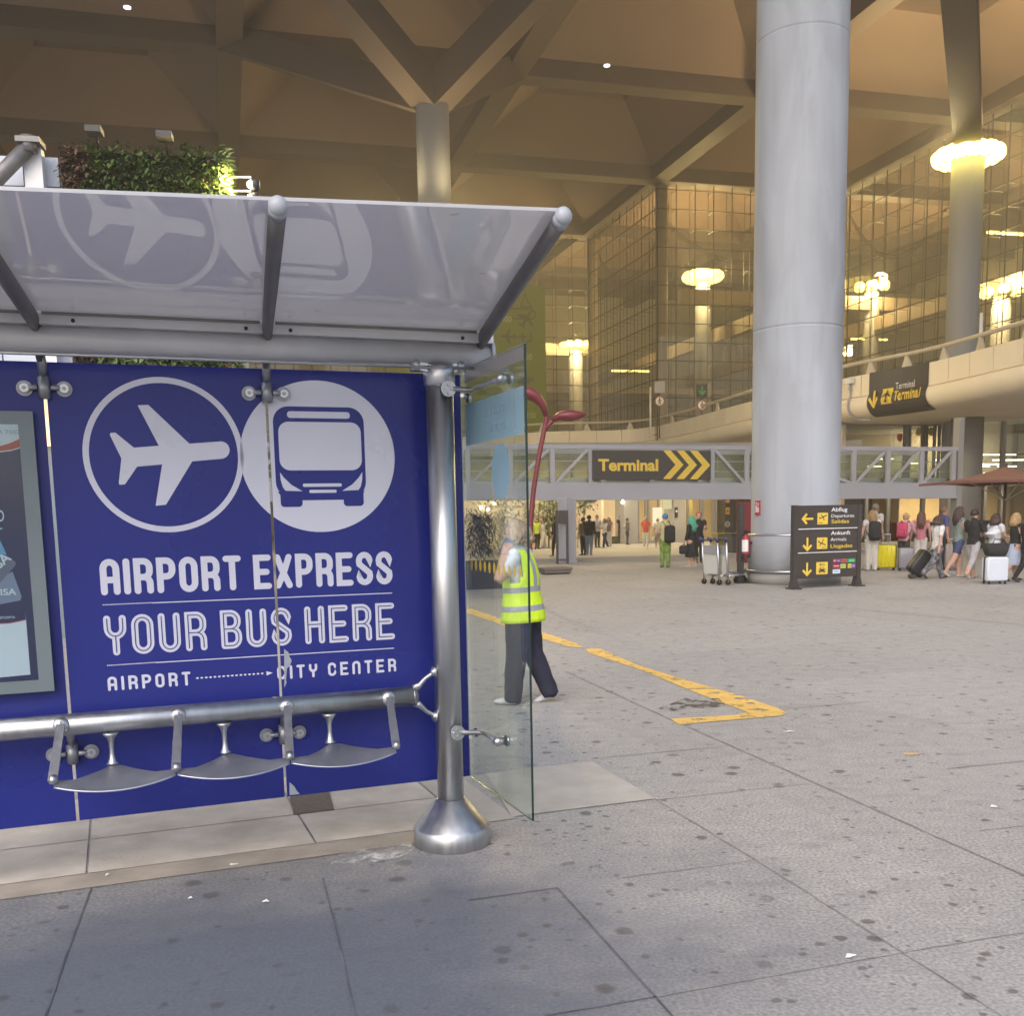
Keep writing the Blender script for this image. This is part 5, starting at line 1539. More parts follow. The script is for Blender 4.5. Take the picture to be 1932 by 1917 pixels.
# bamboo bed
q = depth(1045, 1000, 51); BBF = Frame(q, U)
bb = thing("bamboo_clump", "tall bamboo clump in front of the cream arrivals wall", "bamboo", V(q[0], q[1], 0))
b = MB(); lb = MB()
for k in range(46):
    a = rnd.uniform(-1.5, 1.4); o = rnd.uniform(-.5, .5); h_ = rnd.uniform(2.2, 3.3); l_ = rnd.uniform(-.25, .25)
    pts = [BBF.P(a, 0, o), BBF.P(a + l_ * .4, h_ * .5, o), BBF.P(a + l_, h_, o)]
    b.loft(pts, [.018, .015, .008], 5)
    for i in range(34):
        t = rnd.uniform(.2, 1); c = BBF.P(a + l_ * t + rnd.uniform(-.2, .2), h_ * t, o + rnd.uniform(-.2, .2))
        leaf(lb, c, V(rnd.uniform(-1, 1), rnd.uniform(-1, .4), rnd.uniform(-.9, .3)), UP, rnd.uniform(.15, .32), rnd.uniform(.05, .09), rnd.choice((0, 0, 1, 3)))
part("stem", b, leafm[1], bb); part("foliage", lb, leafm, bb)
q = depth(1101, 960, 50); f_ = Frame(q, U); b = MB()
t_ = thing("tree", "small leafy tree beside the footbridge pillar", "tree", V(q[0], q[1], 0))
b.loft([f_.P(0, 0), f_.P(.02, 1.2), f_.P(0, 2.4)], [.06, .05, .02], 8); part("trunk", b, M['strip'], t_)
b = MB()
for k in range(260): leaf(b, f_.P(rnd.gauss(0, .3), rnd.uniform(1.8, 2.9), rnd.gauss(0, .3)), V(rnd.uniform(-1, 1), rnd.uniform(-1, 1), rnd.uniform(-.8, .5)), UP, rnd.uniform(.14, .26), .08, rnd.choice((0, 1, 3)))
part("crown", b, leafm, t_)

# planter with a dark palm seen through the end pane
q = ground(915, 1112); f_ = Frame(q, U)
pt_ = thing("palm_planter", "dark square planter with a dark drooping palm behind the shelter end pane", "planter", q)
b = MB(); b.fbox(f_, -.55, .55, .0, .62, -.9, 0); part("box", b, M['black'], pt_, bevel=.02)
b = MB(); b.fbox(f_, -.52, .52, .62, .63, -.87, -.03); part("soil", b, mat("soil", (.03, .02, .015), .9), pt_)
b = MB()
for k in range(900):
    t = rnd.uniform(0, 2 * math.pi); e_ = rnd.uniform(-.3, 1.2); c = f_.P(rnd.gauss(0, .16), rnd.uniform(.8, 1.75), -.45 + rnd.gauss(0, .16))
    leaf(b, c, V(math.cos(t) * math.cos(e_), math.sin(t) * math.cos(e_), math.sin(e_) - .5), UP, rnd.uniform(.2, .45), rnd.uniform(.02, .04), rnd.choice((0, 1, 1)))
part("foliage", b, [mat("palm_dark", (.015, .02, .015), .6), mat("palm_grey", (.03, .036, .03), .6)], pt_)
q = depth(948, 1040, 30); f_ = Frame(q, U)
sh_ = thing("leafy_shrub", "pale green spiky shrub behind the worker's head", "shrub", V(q[0], q[1], 0))
b = MB()
for k in range(8): b.loft([f_.P(0, 0), f_.P(rnd.uniform(-.25, .25), .9, rnd.uniform(-.2, .2)), f_.P(rnd.uniform(-.4, .4), 1.6, rnd.uniform(-.3, .3))], [.02, .015, .008], 5)
part("stem", b, M['strip'], sh_)
b = MB()
for k in range(900):
    t = rnd.uniform(0, 6.28); c = f_.P(rnd.gauss(0, .33), rnd.uniform(.5, 2.1), rnd.gauss(0, .3))
    leaf(b, c, V(math.cos(t), math.sin(t), rnd.uniform(-.4, 1.2)), UP, rnd.uniform(.15, .35), .035, rnd.choice((0, 1, 1)))
part("foliage", b, leafm, sh_)

# ================================================================== right-hand terminal block
RY = 50.5
rq = depth(1700, 1000, RY); RF = Frame(rq, U)
def rp_(x, y=1000): return RF.px(x, y)
rt = thing("terminal_block", "two storey glazed terminal block with warm lit interior behind the travellers", "building", RF.P(rp_(1760)[0], 0))
ra0, ra1 = rp_(1592)[0], rp_(2150)[0]
zf = 2.95; zc = 6.2
b = MB(); b.fbox(RF, ra0, ra1, 0, zc, -6.2, -6); b.fbox(RF, ra0 - .2, ra0, 0, zc, -6.2, 0); part("rear_wall", b, M['warmwall'], rt)
b = MB(); b.fbox(RF, ra0, ra1, zf - .25, zf + .05, -6, -.02); b.fbox(RF, ra0 - .2, ra1, zc, zc + .3, -6.2, 0); part("floor_slab", b, M['concrete2'], rt)
b = MB()
for x in (1634, 1675, 1741, 1812, 1856, 1888, 1960):
    a = rp_(x)[0]; b.fbox(RF, a - .08, a + .08, 0, zf - .26, -.2, .02)
for x in (1706, 1742, 1812, 1888, 1965):
    a = rp_(x)[0]; b.fbox(RF, a - .09, a + .09, zf + .05, zc, -.2, .03)
b.fbox(RF, ra0, ra1, zf - .26, zf + .06, -.021, .06)
part("mullion", b, M['frame'], rt)
b = MB(); b.fbox(RF, rp_(1570)[0], rp_(1805)[0], zc - .62, zc + .28, -.3, .05); part("grey_fascia", b, M['concrete2'], rt)
b = MB(); b.fbox(RF, ra0, ra1, .04, zf - .27, -.12, -.10); part("lower_glass", b, glass("lobby_glass", (.80, .76, .66), .06), rt)
b = MB(); b.fbox(RF, ra0, ra1, zf + .07, zc - .01, -.12, -.10); part("upper_glass", b, glass("upper_glass", (.78, .80, .76), .14), rt)
b = MB(); b.fbox(RF, rp_(1570)[0], rp_(1672)[0], 0, zf - .27, -1.3, -1.2); part("dark_partition", b, mat("dark_olive_partition", (.045, .04, .025), .7), rt)
b = MB(); b.fbox(RF, rp_(1680)[0], rp_(1738)[0], .9, zf - .3, -1.9, -1.8); part("yellow_screen", b, M['yelpanel'], rt)
b = MB(); a0 = rp_(1827)[0]; b.fbox(RF, a0, a0 + .18, 0, 2.3, -1.6, -1.5); b.fbox(RF, rp_(1856)[0] - .18, rp_(1856)[0], 0, 2.3, -1.6, -1.5); b.fbox(RF, a0, rp_(1856)[0], 2.3, 2.5, -1.6, -1.5); part("inner_doorway", b, M['warmwall'], rt)
b = MB(); b.fbox(RF, a0 + .18, rp_(1856)[0] - .18, 0, 2.3, -1.66, -1.61); part("inner_door", b, M['darkgrey'], rt)
b = MB(); b.fbox(RF, rp_(1668)[0], rp_(1690)[0], 0, 1.05, -1.0, -.4); b.fbox(RF, rp_(1700)[0], rp_(1790)[0], 0, .9, -1.6, -.9); part("counter", b, M['red'], rt)
b = MB(); b.fbox(RF, rp_(1690)[0], rp_(1850)[0], 0, .95, .9, 1.3); part("outdoor_counter", b, M['dark'], rt)
b = MB()
for x, y, l_ in ((1840, 880, .9), (1865, 876, .7), (1900, 880, .6), (1825, 893, .3), (1880, 893, .8), (1835, 899, 1.1), (1905, 868, 1.1), (1870, 858, 1.6), (1700, 846, .6), (1740, 849, .9), (1670, 866, .5), (1725, 874, .5), (1775, 868, .5), (1650, 880, .4), (1760, 848, .4)):
    q = onplane(x, y, RF.P(0, 0, -4.5), RF.n); b.bar(q - U * l_, q + U * l_, .10, .06)
part("tube_light", b, emit("fluorescent_tube", (1, .95, .8), 4), rt)
for x, c_ in ((1700, (.6, .1, .06)), (1735, (.65, .5, .05)), (1759, (.65, .5, .05)), (1787, (.6, .1, .06))):
    b = MB(); a, z = rp_(x, 814 if x > 1705 else 825); b.disc(RF, a, z, (.16, .2), -.09, 0, 18); part("glass_dot", b, mat("window_dot", c_, .5), rt)
b = MB()
for x0, x1 in ((1719, 1741), (1748, 1764), (1775, 1797)):
    a0, z1 = rp_(x0, 802); a1, z0 = rp_(x1, 834)
    b.fbox(RF, a0 - .05, a0 + .03, zf + .06, z1, -.14, .01); b.fbox(RF, a1 - .03, a1 + .05, zf + .06, z1, -.14, .01); b.fbox(RF, a0 - .05, a1 + .05, z1, z1 + .08, -.14, .01)
part("window_frame", b, M['frame'], rt)
b = MB(); b.fbox(RF, rp_(1776)[0], rp_(1796)[0], zf + .07, rp_(1780, 803)[1], -.2, -.16); part("lit_door", b, mat("pale_door", (.55, .45, .33), .6), rt)
for x, z, o, e_ in ((1610, zf - .4, -4, 40), (1710, zf - .4, -4, 45), (1790, zf - .4, -4, 60), (1870, zf - .4, -4, 120), (1950, zf - .4, -4, 100), (1720, zc - .3, -4, 110), (1800, zc - .3, -4, 140), (1900, zc - .3, -4, 180)):
    lamp("room_light", 'AREA', RF.P(rp_(x)[0], z, o), e_, (1, .84, .52), 2.0, V(0, 0, -1), parent=rt)
for x in (1660, 1760, 1880): lamp("eave_light", 'AREA', RF.P(rp_(x)[0], zf - .3, 1.2), 25, (1, .82, .5), 1.0, V(0, 0, -1), parent=rt)
# maroon parasol
pq = depth(1895, 960, 31); 
pu = thing("parasol", "maroon square parasol standing in front of the terminal block", "parasol", V(pq[0], pq[1], 0))
za, zr_ = depth(1895, 880, 31)[2], depth(1746, 913, 31)[2] 
rr_ = 2.55
M['para'] = mat("maroon_canvas", (.17, .068, .055), .8, noise=(2, .08))
b = MB(); n = 8
base_ = V(pq[0], pq[1], 0)
rim = []
for k in range(4):
    a = R(45 + 90 * k + 45 - 3); p = base_ + V(math.cos(a), math.sin(a), 0) * rr_ * 1.0 + UP * zr_
    rim.append(p)
for k in range(4):
    p, q = rim[k], rim[(k + 1) % 4]; ap_ = base_ + UP * za
    rows = []
    for i in range(7):
        u = i / 6
        rows.append([ap_ + ((p + (q - p) * j / 6) - ap_) * u - UP * .10 * math.sin(math.pi * u) - UP * .05 * u * math.sin(math.pi * j / 6) * -1 for j in range(7)])
    vs = [x for r_ in rows for x in r_]
    b.add(vs, [(i * 7 + j, i * 7 + j + 1, (i + 1) * 7 + j + 1, (i + 1) * 7 + j) for i in range(6) for j in range(6)], 0, True)
    low = [x - UP * .07 for x in rows[-1]]
    b.add(rows[-1] + low, [(j, j + 1, 8 + j, 7 + j) for j in range(6)])
part("canopy", b, M['para'], pu)
b = MB(); b.loft([base_, base_ + UP * (za + .08)], .045, 12); part("pole", b, mat("dark_wood_pole", (.06, .03, .02), .5), pu)
for k in range(4):
    b = MB(); b.bar(base_ + UP * (zr_ - .55), base_ + (rim[k] - base_) * .5 * V(1, 1, 0) + UP * (zr_ + .16), .035, .035); part("strut", b, M['strip'], pu)
b = MB(); b.lathe(base_, [(.4, 0), (.4, .07), (.1, .1)], 24); part("foot", b, M['darkgrey'], pu)
# ================================================================== wayfinding sign
gl_, gr_ = ground(1499, 1112), ground(1618, 1106)
WF = Frame(gl_, gr_ - gl_)
wl = float(np.linalg.norm((gr_ - gl_)[:2]))
c6 = crop(2000, 1450, 560); c7 = crop(2500, 1400, 560)
ws = thing("departures_sign", "dark three panel wayfinding sign for departures and arrivals in front of the big column", "sign", WF.P(wl / 2, 0))
def wp(x, y, off=.02): return WF.px(*c6(x, y), off)
zt_, zb_ = wp(1300, 212)[1], wp(1300, 968)[1]
zs1, zs2 = wp(1320, 455)[1], wp(1320, 702)[1]
for a in (0.0, wl):
    b = MB(); b.fbox(WF, a - .05, a + .05, .03, zt_ + .01, -.10, .03); b.obox(WF.P(a, .015, -.03), WF.ex, WF.n, UP, .10, .16, .015)
    b.slab(WF, [(a - .10, .03), (a + .10, .03), (a + .05, .22), (a - .05, .22)], -.09, .02); part("post", b, M['dark'], ws)
for z0, z1 in ((zb_, zs2 - .012), (zs2 + .012, zs1 - .012), (zs1 + .012, zt_)):
    b = MB(); b.fbox(WF, .05, wl - .05, z0, z1, -.06, .012); part("panel", b, M['dark'], ws)
b = MB()
for z in (zs1, zs2): b.fbox(WF, .05, wl - .05, z - .008, z + .008, -.05, .014)
part("divider", b, M['wht'], ws)
def wtext(s, x0, y0, x1, y1, mi, bold=0.0, nm="lettering"):
    a0, z0 = wp(x0, y1); a1, z1 = wp(x1, y0)
    b = MB(); put_text(b, s, WF.P, a0, a1, z0, z1, .018, 0, bold); part(nm, b, M['wht'] if mi == 0 else M['yel'], ws)
wtext("Abflug", 1672, 228, 1838, 272, 0, .012); wtext("Departures", 1672, 296, 1906, 333, 0, .004); wtext("Salidas", 1672, 350, 1854, 393, 1, .01)
wtext("Ankunft", 1667, 468, 1868, 513, 0, .012); wtext("Arrivals", 1664, 538, 1826, 577, 0); wtext("Llegadas", 1663, 603, 1888, 647, 1, .01)
def warrow(cx, cy, d, L_=.13):
    a, z = wp(cx, cy); b = MB(); dx, dz = d
    px_, pz_ = -dz, dx
    tip = (a + dx * L_, z + dz * L_)
    b.stroke(WF, [(a - dx * L_, z - dz * L_), (tip[0] - dx * .02, tip[1] - dz * .02)], .045, .018, caps=False)
    b.stroke(WF, [(tip[0] - dx * .10 + px_ * .105, tip[1] - dz * .10 + pz_ * .105), tip, (tip[0] - dx * .10 - px_ * .105, tip[1] - dz * .10 - pz_ * .105)], .05, .0185, caps=False)
    part("arrow", b, M['yel'], ws)
warrow(1432, 347, (-1, 0)); warrow(1425, 604, (0, -1)); warrow(1422, 862, (0, -1))
def wtile(x0, y0, x1, y1):
    a0, z0 = wp(x0, y1); a1, z1 = wp(x1, y0)
    b = MB(); b.poly(WF, rrect(a0, a1, z0, z1, .018), .018); t = part("pictogram_tile", b, M['yel'], ws)
    return a0, a1, z0, z1, t
def sub_icon(t, fn):
    b = MB(); fn(b); part("pictogram", b, M['dark'], t)
def plane_side(b, a0, a1, z0, z1, up):
    w_, h_ = a1 - a0, z1 - z0
    P = lambda u, v: (a0 + u * w_, z0 + v * h_)
    if up:
        b.stroke(WF, [P(.22, .50), P(.86, .78)], .022, .021); b.stroke(WF, [P(.52, .62), P(.34, .84)], .018, .0214); b.stroke(WF, [P(.56, .64), P(.62, .36)], .02, .0217); b.stroke(WF, [P(.25, .52), P(.16, .62)], .014, .022)
        b.stroke(WF, [P(.12, .12), P(.50, .14)], .012, .021, caps=False)
    else:
        b.stroke(WF, [P(.16, .62), P(.80, .36)], .022, .021); b.stroke(WF, [P(.48, .48), P(.60, .82)], .018, .0214); b.stroke(WF, [P(.44, .50), P(.26, .30)], .018, .0217); b.stroke(WF, [P(.20, .60), P(.18, .76)], .014, .022)
        b.stroke(WF, [P(.48, .13), P(.86, .15)], .012, .021, caps=False)
q = wtile(1527, 283, 1638, 405); sub_icon(q[4], lambda b: plane_side(b, *q[:4], True))
q2 = wtile(1521, 538, 1632, 660); sub_icon(q2[4], lambda b: plane_side(b, *q2[:4], False))
q3 = wtile(1514, 790, 1636, 922)
def car_icon(b):
    a0, a1, z0, z1 = q3[:4]; w_, h_ = a1 - a0, z1 - z0
    P = lambda u, v: (a0 + u * w_, z0 + v * h_)
    b.poly(WF, [P(.22, .20), P(.78, .20), P(.80, .38), P(.72, .44), P(.64, .60), P(.36, .60), P(.28, .44), P(.20, .38)], .021)
    b.poly(WF, [P(.25, .12), P(.36, .12), P(.36, .20), P(.25, .20)], .021); b.poly(WF, [P(.64, .12), P(.75, .12), P(.75, .20), P(.64, .20)], .021)
    b.stroke(WF, [P(.42, .80), P(.72, .80)], .014, .021, caps=False); b.disc(WF, *P(.36, .80), .022, .0212, 0, 14); b.stroke(WF, [P(.66, .80), P(.66, .72)], .012, .0214, caps=False)
sub_icon(q3[4], car_icon)
b = MB(); a0, a1, z0, z1 = q3[:4]; w_, h_ = a1 - a0, z1 - z0
b.poly(WF, [(a0 + .33 * w_, z0 + .45 * h_), (a0 + .67 * w_, z0 + .45 * h_), (a0 + .61 * w_, z0 + .56 * h_), (a0 + .39 * w_, z0 + .56 * h_)], .024); b.disc(WF, a0 + .30 * w_, z0 + .32 * h_, .014, .024, 0, 12); b.disc(WF, a0 + .70 * w_, z0 + .32 * h_, .014, .024, 0, 12)
part("car_windows", b, M['yel'], q3[4])
for x0, y0, x1, y1, c_, c2v in ((1687, 758, 1727, 800, (.35, .03, .06), (.6, .5, .5)), (1728, 758, 1765, 800, (.10, .08, .30), (.5, .4, .55)), (1768, 757, 1840, 801, (.36, .10, .09), (.30, .05, .04)), (1844, 755, 1919, 799, (.03, .34, .13), (.3, .6, .35)),
                            (1686, 812, 1759, 858, (.40, .02, .07), (.7, .5, .5)), (1764, 811, 1822, 857, (.46, .55, .12), (.2, .3, .05)), (1840, 809, 1880, 855, (.55, .50, .10), (.3, .3, .1)), (1881, 808, 1918, 854, (.24, .10, .36), (.45, .3, .55)), (1685, 867, 1763, 912, (.62, .70, .78), (.10, .35, .55))):
    a0, z0 = wp(x0, y1); a1, z1 = wp(x1, y0)
    b = MB(); b.poly(WF, [(a0, z0), (a1, z0), (a1, z1), (a0, z1)], .018)
    tl = part("hire_tile", b, mat("hire_tile", c_, .4), ws)
    b = MB(); b.poly(WF, [(a0 + (a1 - a0) * .15, z0 + (z1 - z0) * .4), (a1 - (a1 - a0) * .15, z0 + (z1 - z0) * .4), (a1 - (a1 - a0) * .15, z0 + (z1 - z0) * .62), (a0 + (a1 - a0) * .15, z0 + (z1 - z0) * .62)], .0195)
    part("tile_bar", b, mat("tile_bar", c2v, .4), tl)

# ================================================================== fire point on the column
def on_col(x, y, r):
    d = ray(x, y); o = V(CAM[0] - BC[0], CAM[1] - BC[1]); dd = V(d[0], d[1])
    A = dd @ dd; B = 2 * o @ dd; C_ = o @ o - r * r
    t = (-B - math.sqrt(max(0, B * B - 4 * A * C_))) / (2 * A)
    return CAM + d * t
def col_frame(p):
    n = nrm(V(p[0] - BC[0], p[1] - BC[1], 0)); return Frame(p, V(-n[1], n[0], 0), n)
p = on_col(1430.5, 957, .99); fr = col_frame(p)
fsn = thing("fire_sign", "small red fire extinguisher sign plate on the big column", "sign", p)
b = MB(); b.fbox(fr, -.09, .09, p[2] - .17, p[2] + .15, .0, .025); part("plate", b, mat("sign_red", (.42, .03, .03), .4), fsn)
b = MB()
b.fbox(fr, -.06, -.02, p[2] - .12, p[2] + .05, .0255, .028); b.disc(fr, -.04, p[2] + .09, .022, .028, 0, 12); b.fbox(fr, .01, .06, p[2] - .12, p[2] - .0, .0255, .028); b.fbox(fr, .02, .05, p[2] + .03, p[2] + .1, .0255, .028)
part("pictogram", b, M['wht'], fsn)
p = on_col(1417, 1029, 1.05); p = on_col(1417.5, 1029, 1.05) if not np.isnan(p[0]) else p
fr = col_frame(p); fe = thing("fire_extinguisher", "red fire extinguisher with white labels hanging on the left side of the big column", "fire extinguisher", p)
q = fr.P(0, 0, .13); M['fred'] = mat("extinguisher_red", (.32, .02, .035), .3)
z0 = p[2] - .27; 
b = MB(); b.lathe(V(q[0], q[1], z0), [(.085, 0), (.095, .02), (.095, .42), (.08, .47), (.035, .51), (.03, .55)], 20); part("cylinder", b, M['fred'], fe)
b = MB(); b.lathe(V(q[0], q[1], z0), [(.097, .0), (.097, .07)], 20, cap=False); part("base_ring", b, M['black'], fe)
b = MB(); vv = []
for k in range(9):
    t = math.atan2(-q[1], -q[0]) + R(-80 + k * 14); vv.append((t))
b.add([V(q[0] + .0975 * math.cos(t), q[1] + .0975 * math.sin(t), z) for z in (z0 + .13, z0 + .40) for t in vv], [(k, k + 1, 10 + k, 9 + k) for k in range(8)]); part("label", b, M['wht'], fe)
b = MB(); b.bar(V(q[0], q[1], z0 + .58), V(q[0], q[1], z0 + .58) + fr.ex * .14, .03, .03); b.fbox(Frame(q, fr.ex, fr.n), -.03, .03, z0 + .54, z0 + .62, -.03, .03); part("valve", b, M['black'], fe)
b = MB(); b.loft([V(q[0], q[1], z0 + .57), V(q[0], q[1], z0 + .57) - fr.ex * .09, V(q[0], q[1], z0 + .45) - fr.ex * .12, V(q[0], q[1], z0 + .2) - fr.ex * .115], .014, 8); part("hose", b, M['black'], fe)
b = MB(); b.fbox(Frame(q, fr.ex, fr.n), -.05, .05, z0 + .30, z0 + .36, -.13, -.0955); part("wall_bracket", b, M['black'], fe)

# ================================================================== luggage trolleys
def trolley(label):
    t = thing("luggage_trolley", label, "luggage trolley", (0, 0, 0), "nested luggage trolleys")
    for s in (-1, 1):
        b = MB(); b.loft([V(s * .27, 0, .06), V(s * .27, -.03, .55), V(s * .27, -.06, 1.0)], .026, 12); part("side_tube", b, M['satin'], t)
        b = MB(); b.loft([V(s * .27, -.055, .98), V(s * .27, -.08, 1.04), V(s * .27, -.15, 1.06)], .036, 12); part("handle_grip", b, mat("purple_grip", (.045, .04, .16), .4), t)
        b = MB(); b.loft([V(s * .27 - .02, -.0, .065), V(s * .27 + .02, -.0, .065)], .065, 18, side0=UP); part("wheel", b, M['black'], t)
    b = MB(); b.loft([V(-.27, -.07, 1.03), V(.27, -.07, 1.03)], .016, 10); part("handle_bar", b, M['black'], t)
    b = MB(); b.box((0, -.045, .80), (.245, .012, .10)); part("upper_panel", b, mat("grey_mesh_panel", (.27, .27, .27), .5), t)
    b = MB(); b.box((0, -.025, .47), (.245, .01, .22)); part("back_panel", b, mat("off_white_panel", (.50, .49, .46), .5), t)
    b = MB()
    for s in (-1, 1): b.loft([V(s * .25, 0, .20), V(s * .22, .45, .22), V(s * .10, .85, .26), V(s * .08, .95, .32)], .02, 10)
    for y in (.15, .35, .55): b.loft([V(-.235, y, .21), V(.235, y, .21)], .014, 8)
    for s in (-1, 1): b.loft([V(s * .25, -.01, .35), V(s * .23, .22, .215)], .014, 8)
    part("luggage_bed", b, M['steel'], t)
    b = MB(); b.loft([V(-.02, .72, .075), V(.02, .72, .075)], .065, 18, side0=UP); b.bar(V(0, .72, .1), V(0, .70, .24), .04, .03); part("front_wheel", b, M['black'], t)
    return t
tr = trolley("rear luggage trolley of the nested pair, its left upright showing first")
g0 = ground(c6(355, 1030)[0], c6(355, 1030)[1]); hd = R(-52)
def tloc(k): return g0 + V(math.cos(hd) * .27, math.sin(hd) * .27, 0) * 0 + V(.20, .10, 0) + V(.19 * k, -.05 * k, 0)
tr.location = tuple(tloc(0)); tr.rotation_euler[2] = R(-62)
t2 = copy_tree(tr, tloc(1), R(-62), "front luggage trolley of the nested pair, closer to the big column")
tr.location = (tr.location[0], tr.location[1], 0); t2.location = (t2.location[0], t2.location[1], 0)

# ================================================================== luggage
def rbox(mb, c, h, r, mi=0, rz=0.0):
    # rounded upright box made of horizontal rings
    c = V(c); ca, sn = math.cos(rz), math.sin(rz)
    rows = []
    for z, k in ((-h[2], r), (-h[2] + r * .4, r * .25), (-h[2] + r, 0), (h[2] - r, 0), (h[2] - r * .4, r * .25), (h[2], r)):
        rows.append([(c[0] + x * ca - y * sn, c[1] + x * sn + y * ca, c[2] + z) for x, y in rrect(-h[0] + k, h[0] - k, -h[1] + k, h[1] - k, r * .9, 4)])
    n = len(rows[0]); b0 = len(mb.v)
    mb.add([p for r_ in rows for p in r_], [(i * n + j, i * n + (j + 1) % n, (i + 1) * n + (j + 1) % n, (i + 1) * n + j) for i in range(5) for j in range(n)], mi, True)
    mb.f += [[b0 + j for j in range(n)][::-1], [b0 + 5 * n + j for j in range(n)]]; mb.m += [mi, mi]; mb.sm += [False, False]
def suitcase(label, p, h, m_, rz, handle=0.0, ribs='v', group="suitcases of the waiting travellers"):
    t = thing("suitcase", label, "suitcase", V(p[0], p[1], 0), group)
    c = V(p[0], p[1], .06 + h[2])
    ux = V(math.cos(rz), math.sin(rz), 0); uy = V(-math.sin(rz), math.cos(rz), 0)
    b = MB(); rbox(b, c, (h[0], h[1] - .012, h[2]), .05, 0, rz); part("shell", b, m_, t)
    b = MB()
    if ribs == 'v':
        for k in (-.6, -.2, .2, .6):
            for s in (-1, 1): b.obox(c + ux * h[0] * k + uy * s * (h[1] - .008), ux, uy, UP, .018, .007, h[2] * .82)
    else:
        for k in np.linspace(-.8, .8, 9):
            for s in (-1, 1): b.obox(c + UP * h[2] * k + uy * s * (h[1] - .008), ux, uy, UP, h[0] * .85, .007, .016)
    part("ribs", b, m_, t)
    b = MB(); rbox(b, c, (h[0] + .003, .008, h[2] + .003), .045, 0, rz); part("zip", b, M['black'], t)
    for sx in (-1, 1):
        for sy in (-1, 1):
            b = MB(); q = V(p[0], p[1], 0) + ux * sx * h[0] * .75 + uy * sy * h[1] * .7
            b.loft([q - ux * .012 + UP * .03, q + ux * .012 + UP * .03], .028, 12, side0=UP); b.bar(q + UP * .03, q + UP * .075, .025, .03); part("wheel", b, M['black'], t)
    b = MB(); b.loft([c + UP * h[2] - ux * .08, c + UP * (h[2] + .03) - ux * .06, c + UP * (h[2] + .03) + ux * .06, c + UP * h[2] + ux * .08], .012, 8)
    if handle:
        for s in (-1, 1): b.bar(c + UP * (h[2] - .02) + ux * s * .09, c + UP * (h[2] + handle) + ux * s * .09, .014, .014)
        b.loft([c + UP * (h[2] + handle) - ux * .11, c + UP * (h[2] + handle) + ux * .11], .018, 10)
    part("handle", b, M['bridge'] if handle else M['black'], t)
    return t
def gp(x, y): return ground(x, y)
M['ycase'] = mat("yellow_shell", (.62, .54, .01), .3)
suitcase("bright yellow hard suitcase beside the woman with the black backpack", gp(1671, 1076), (.26, .15, .31), M['ycase'], R(-28), .28)
suitcase("silver grey hard suitcase standing behind the pink backpack traveller", gp(1708, 1077), (.19, .13, .28), mat("silver_shell", (.34, .33, .36), .3, .5), R(-10), .0, 'h')
suitcase("grey brown suitcase in the back row behind the boy in camouflage trousers", gp(1796, 1076), (.24, .14, .33), mat("taupe_shell", (.27, .23, .21), .5), R(5), .1)
sw = suitcase("white ribbed suitcase carrying a black bag at the right edge", gp(1876, 1102), (.24, .15, .265), mat("white_shell", (.62, .66, .72), .35), R(4), .0, 'h')
q = gp(1876, 1102)
bg_ = thing("tote_bag", "black tote bag resting on the white ribbed suitcase", "bag", V(q[0], q[1], .60))
b = MB(); c = V(q[0], q[1], .605); rows = [(.19, .11, 0), (.225, .13, .1), (.26, .14, .27)]
vs = []
for hx, hy, z in rows: vs += [c + V(x, y, z) for x, y in rrect(-hx, hx, -hy, hy, .05, 4)]
n = len(vs) // 3
b.add(vs, [(i * n + j, i * n + (j + 1) % n, (i + 1) * n + (j + 1) % n, (i + 1) * n + j) for i in range(2) for j in range(n)], 0, True)
b.f += [[j for j in range(n)][::-1], [2 * n + j for j in range(n)]]; b.m += [0, 0]; b.sm += [False, False]
part("body", b, mat("black_canvas", (.02, .018, .018), .8), bg_)
b = MB(); b.loft([c + V(-.15, -.14, .25), c + V(-.1, -.15, .36), c + V(.1, -.15, .36), c + V(.15, -.14, .25)], .012, 8); part("handle", b, M['black'], bg_)
q = gp(1722, 1092); wh = thing("wheeled_bag", "black soft wheeled bag tilted behind the boy in camouflage trousers", "suitcase", V(q[0], q[1], 0))
b = MB(); ax_ = nrm(V(.62, .1, .78)); ay_ = V(-.1, .99, 0); az_ = np.cross(ax_, ay_)
bb_ = MB(); rbox(bb_, (0, 0, 0), (.20, .14, .31), .07)
vs = [V(q[0] + .17, q[1], .36) + np.cross(nrm(ay_), ax_) * -p_[0] + nrm(ay_) * p_[1] + ax_ * p_[2] for p_ in bb_.v]
b.v = [tuple(v) for v in vs]; b.f, b.m, b.sm = bb_.f, bb_.m, bb_.sm
part("body", b, M['black'], wh)
b = MB(); b.loft([V(q[0] - .02, q[1] - .12, .06), V(q[0] - .02, q[1] + .12, .06)], .055, 14, side0=UP); part("wheel", b, M['darkgrey'], wh)
b = MB()
for s in (-1, 1): b.bar(V(q[0] + .33, q[1] + s * .08, .60), V(q[0] + .52, q[1] + s * .08, .86), .016, .016)
part("handle", b, M['darkgrey'], wh)

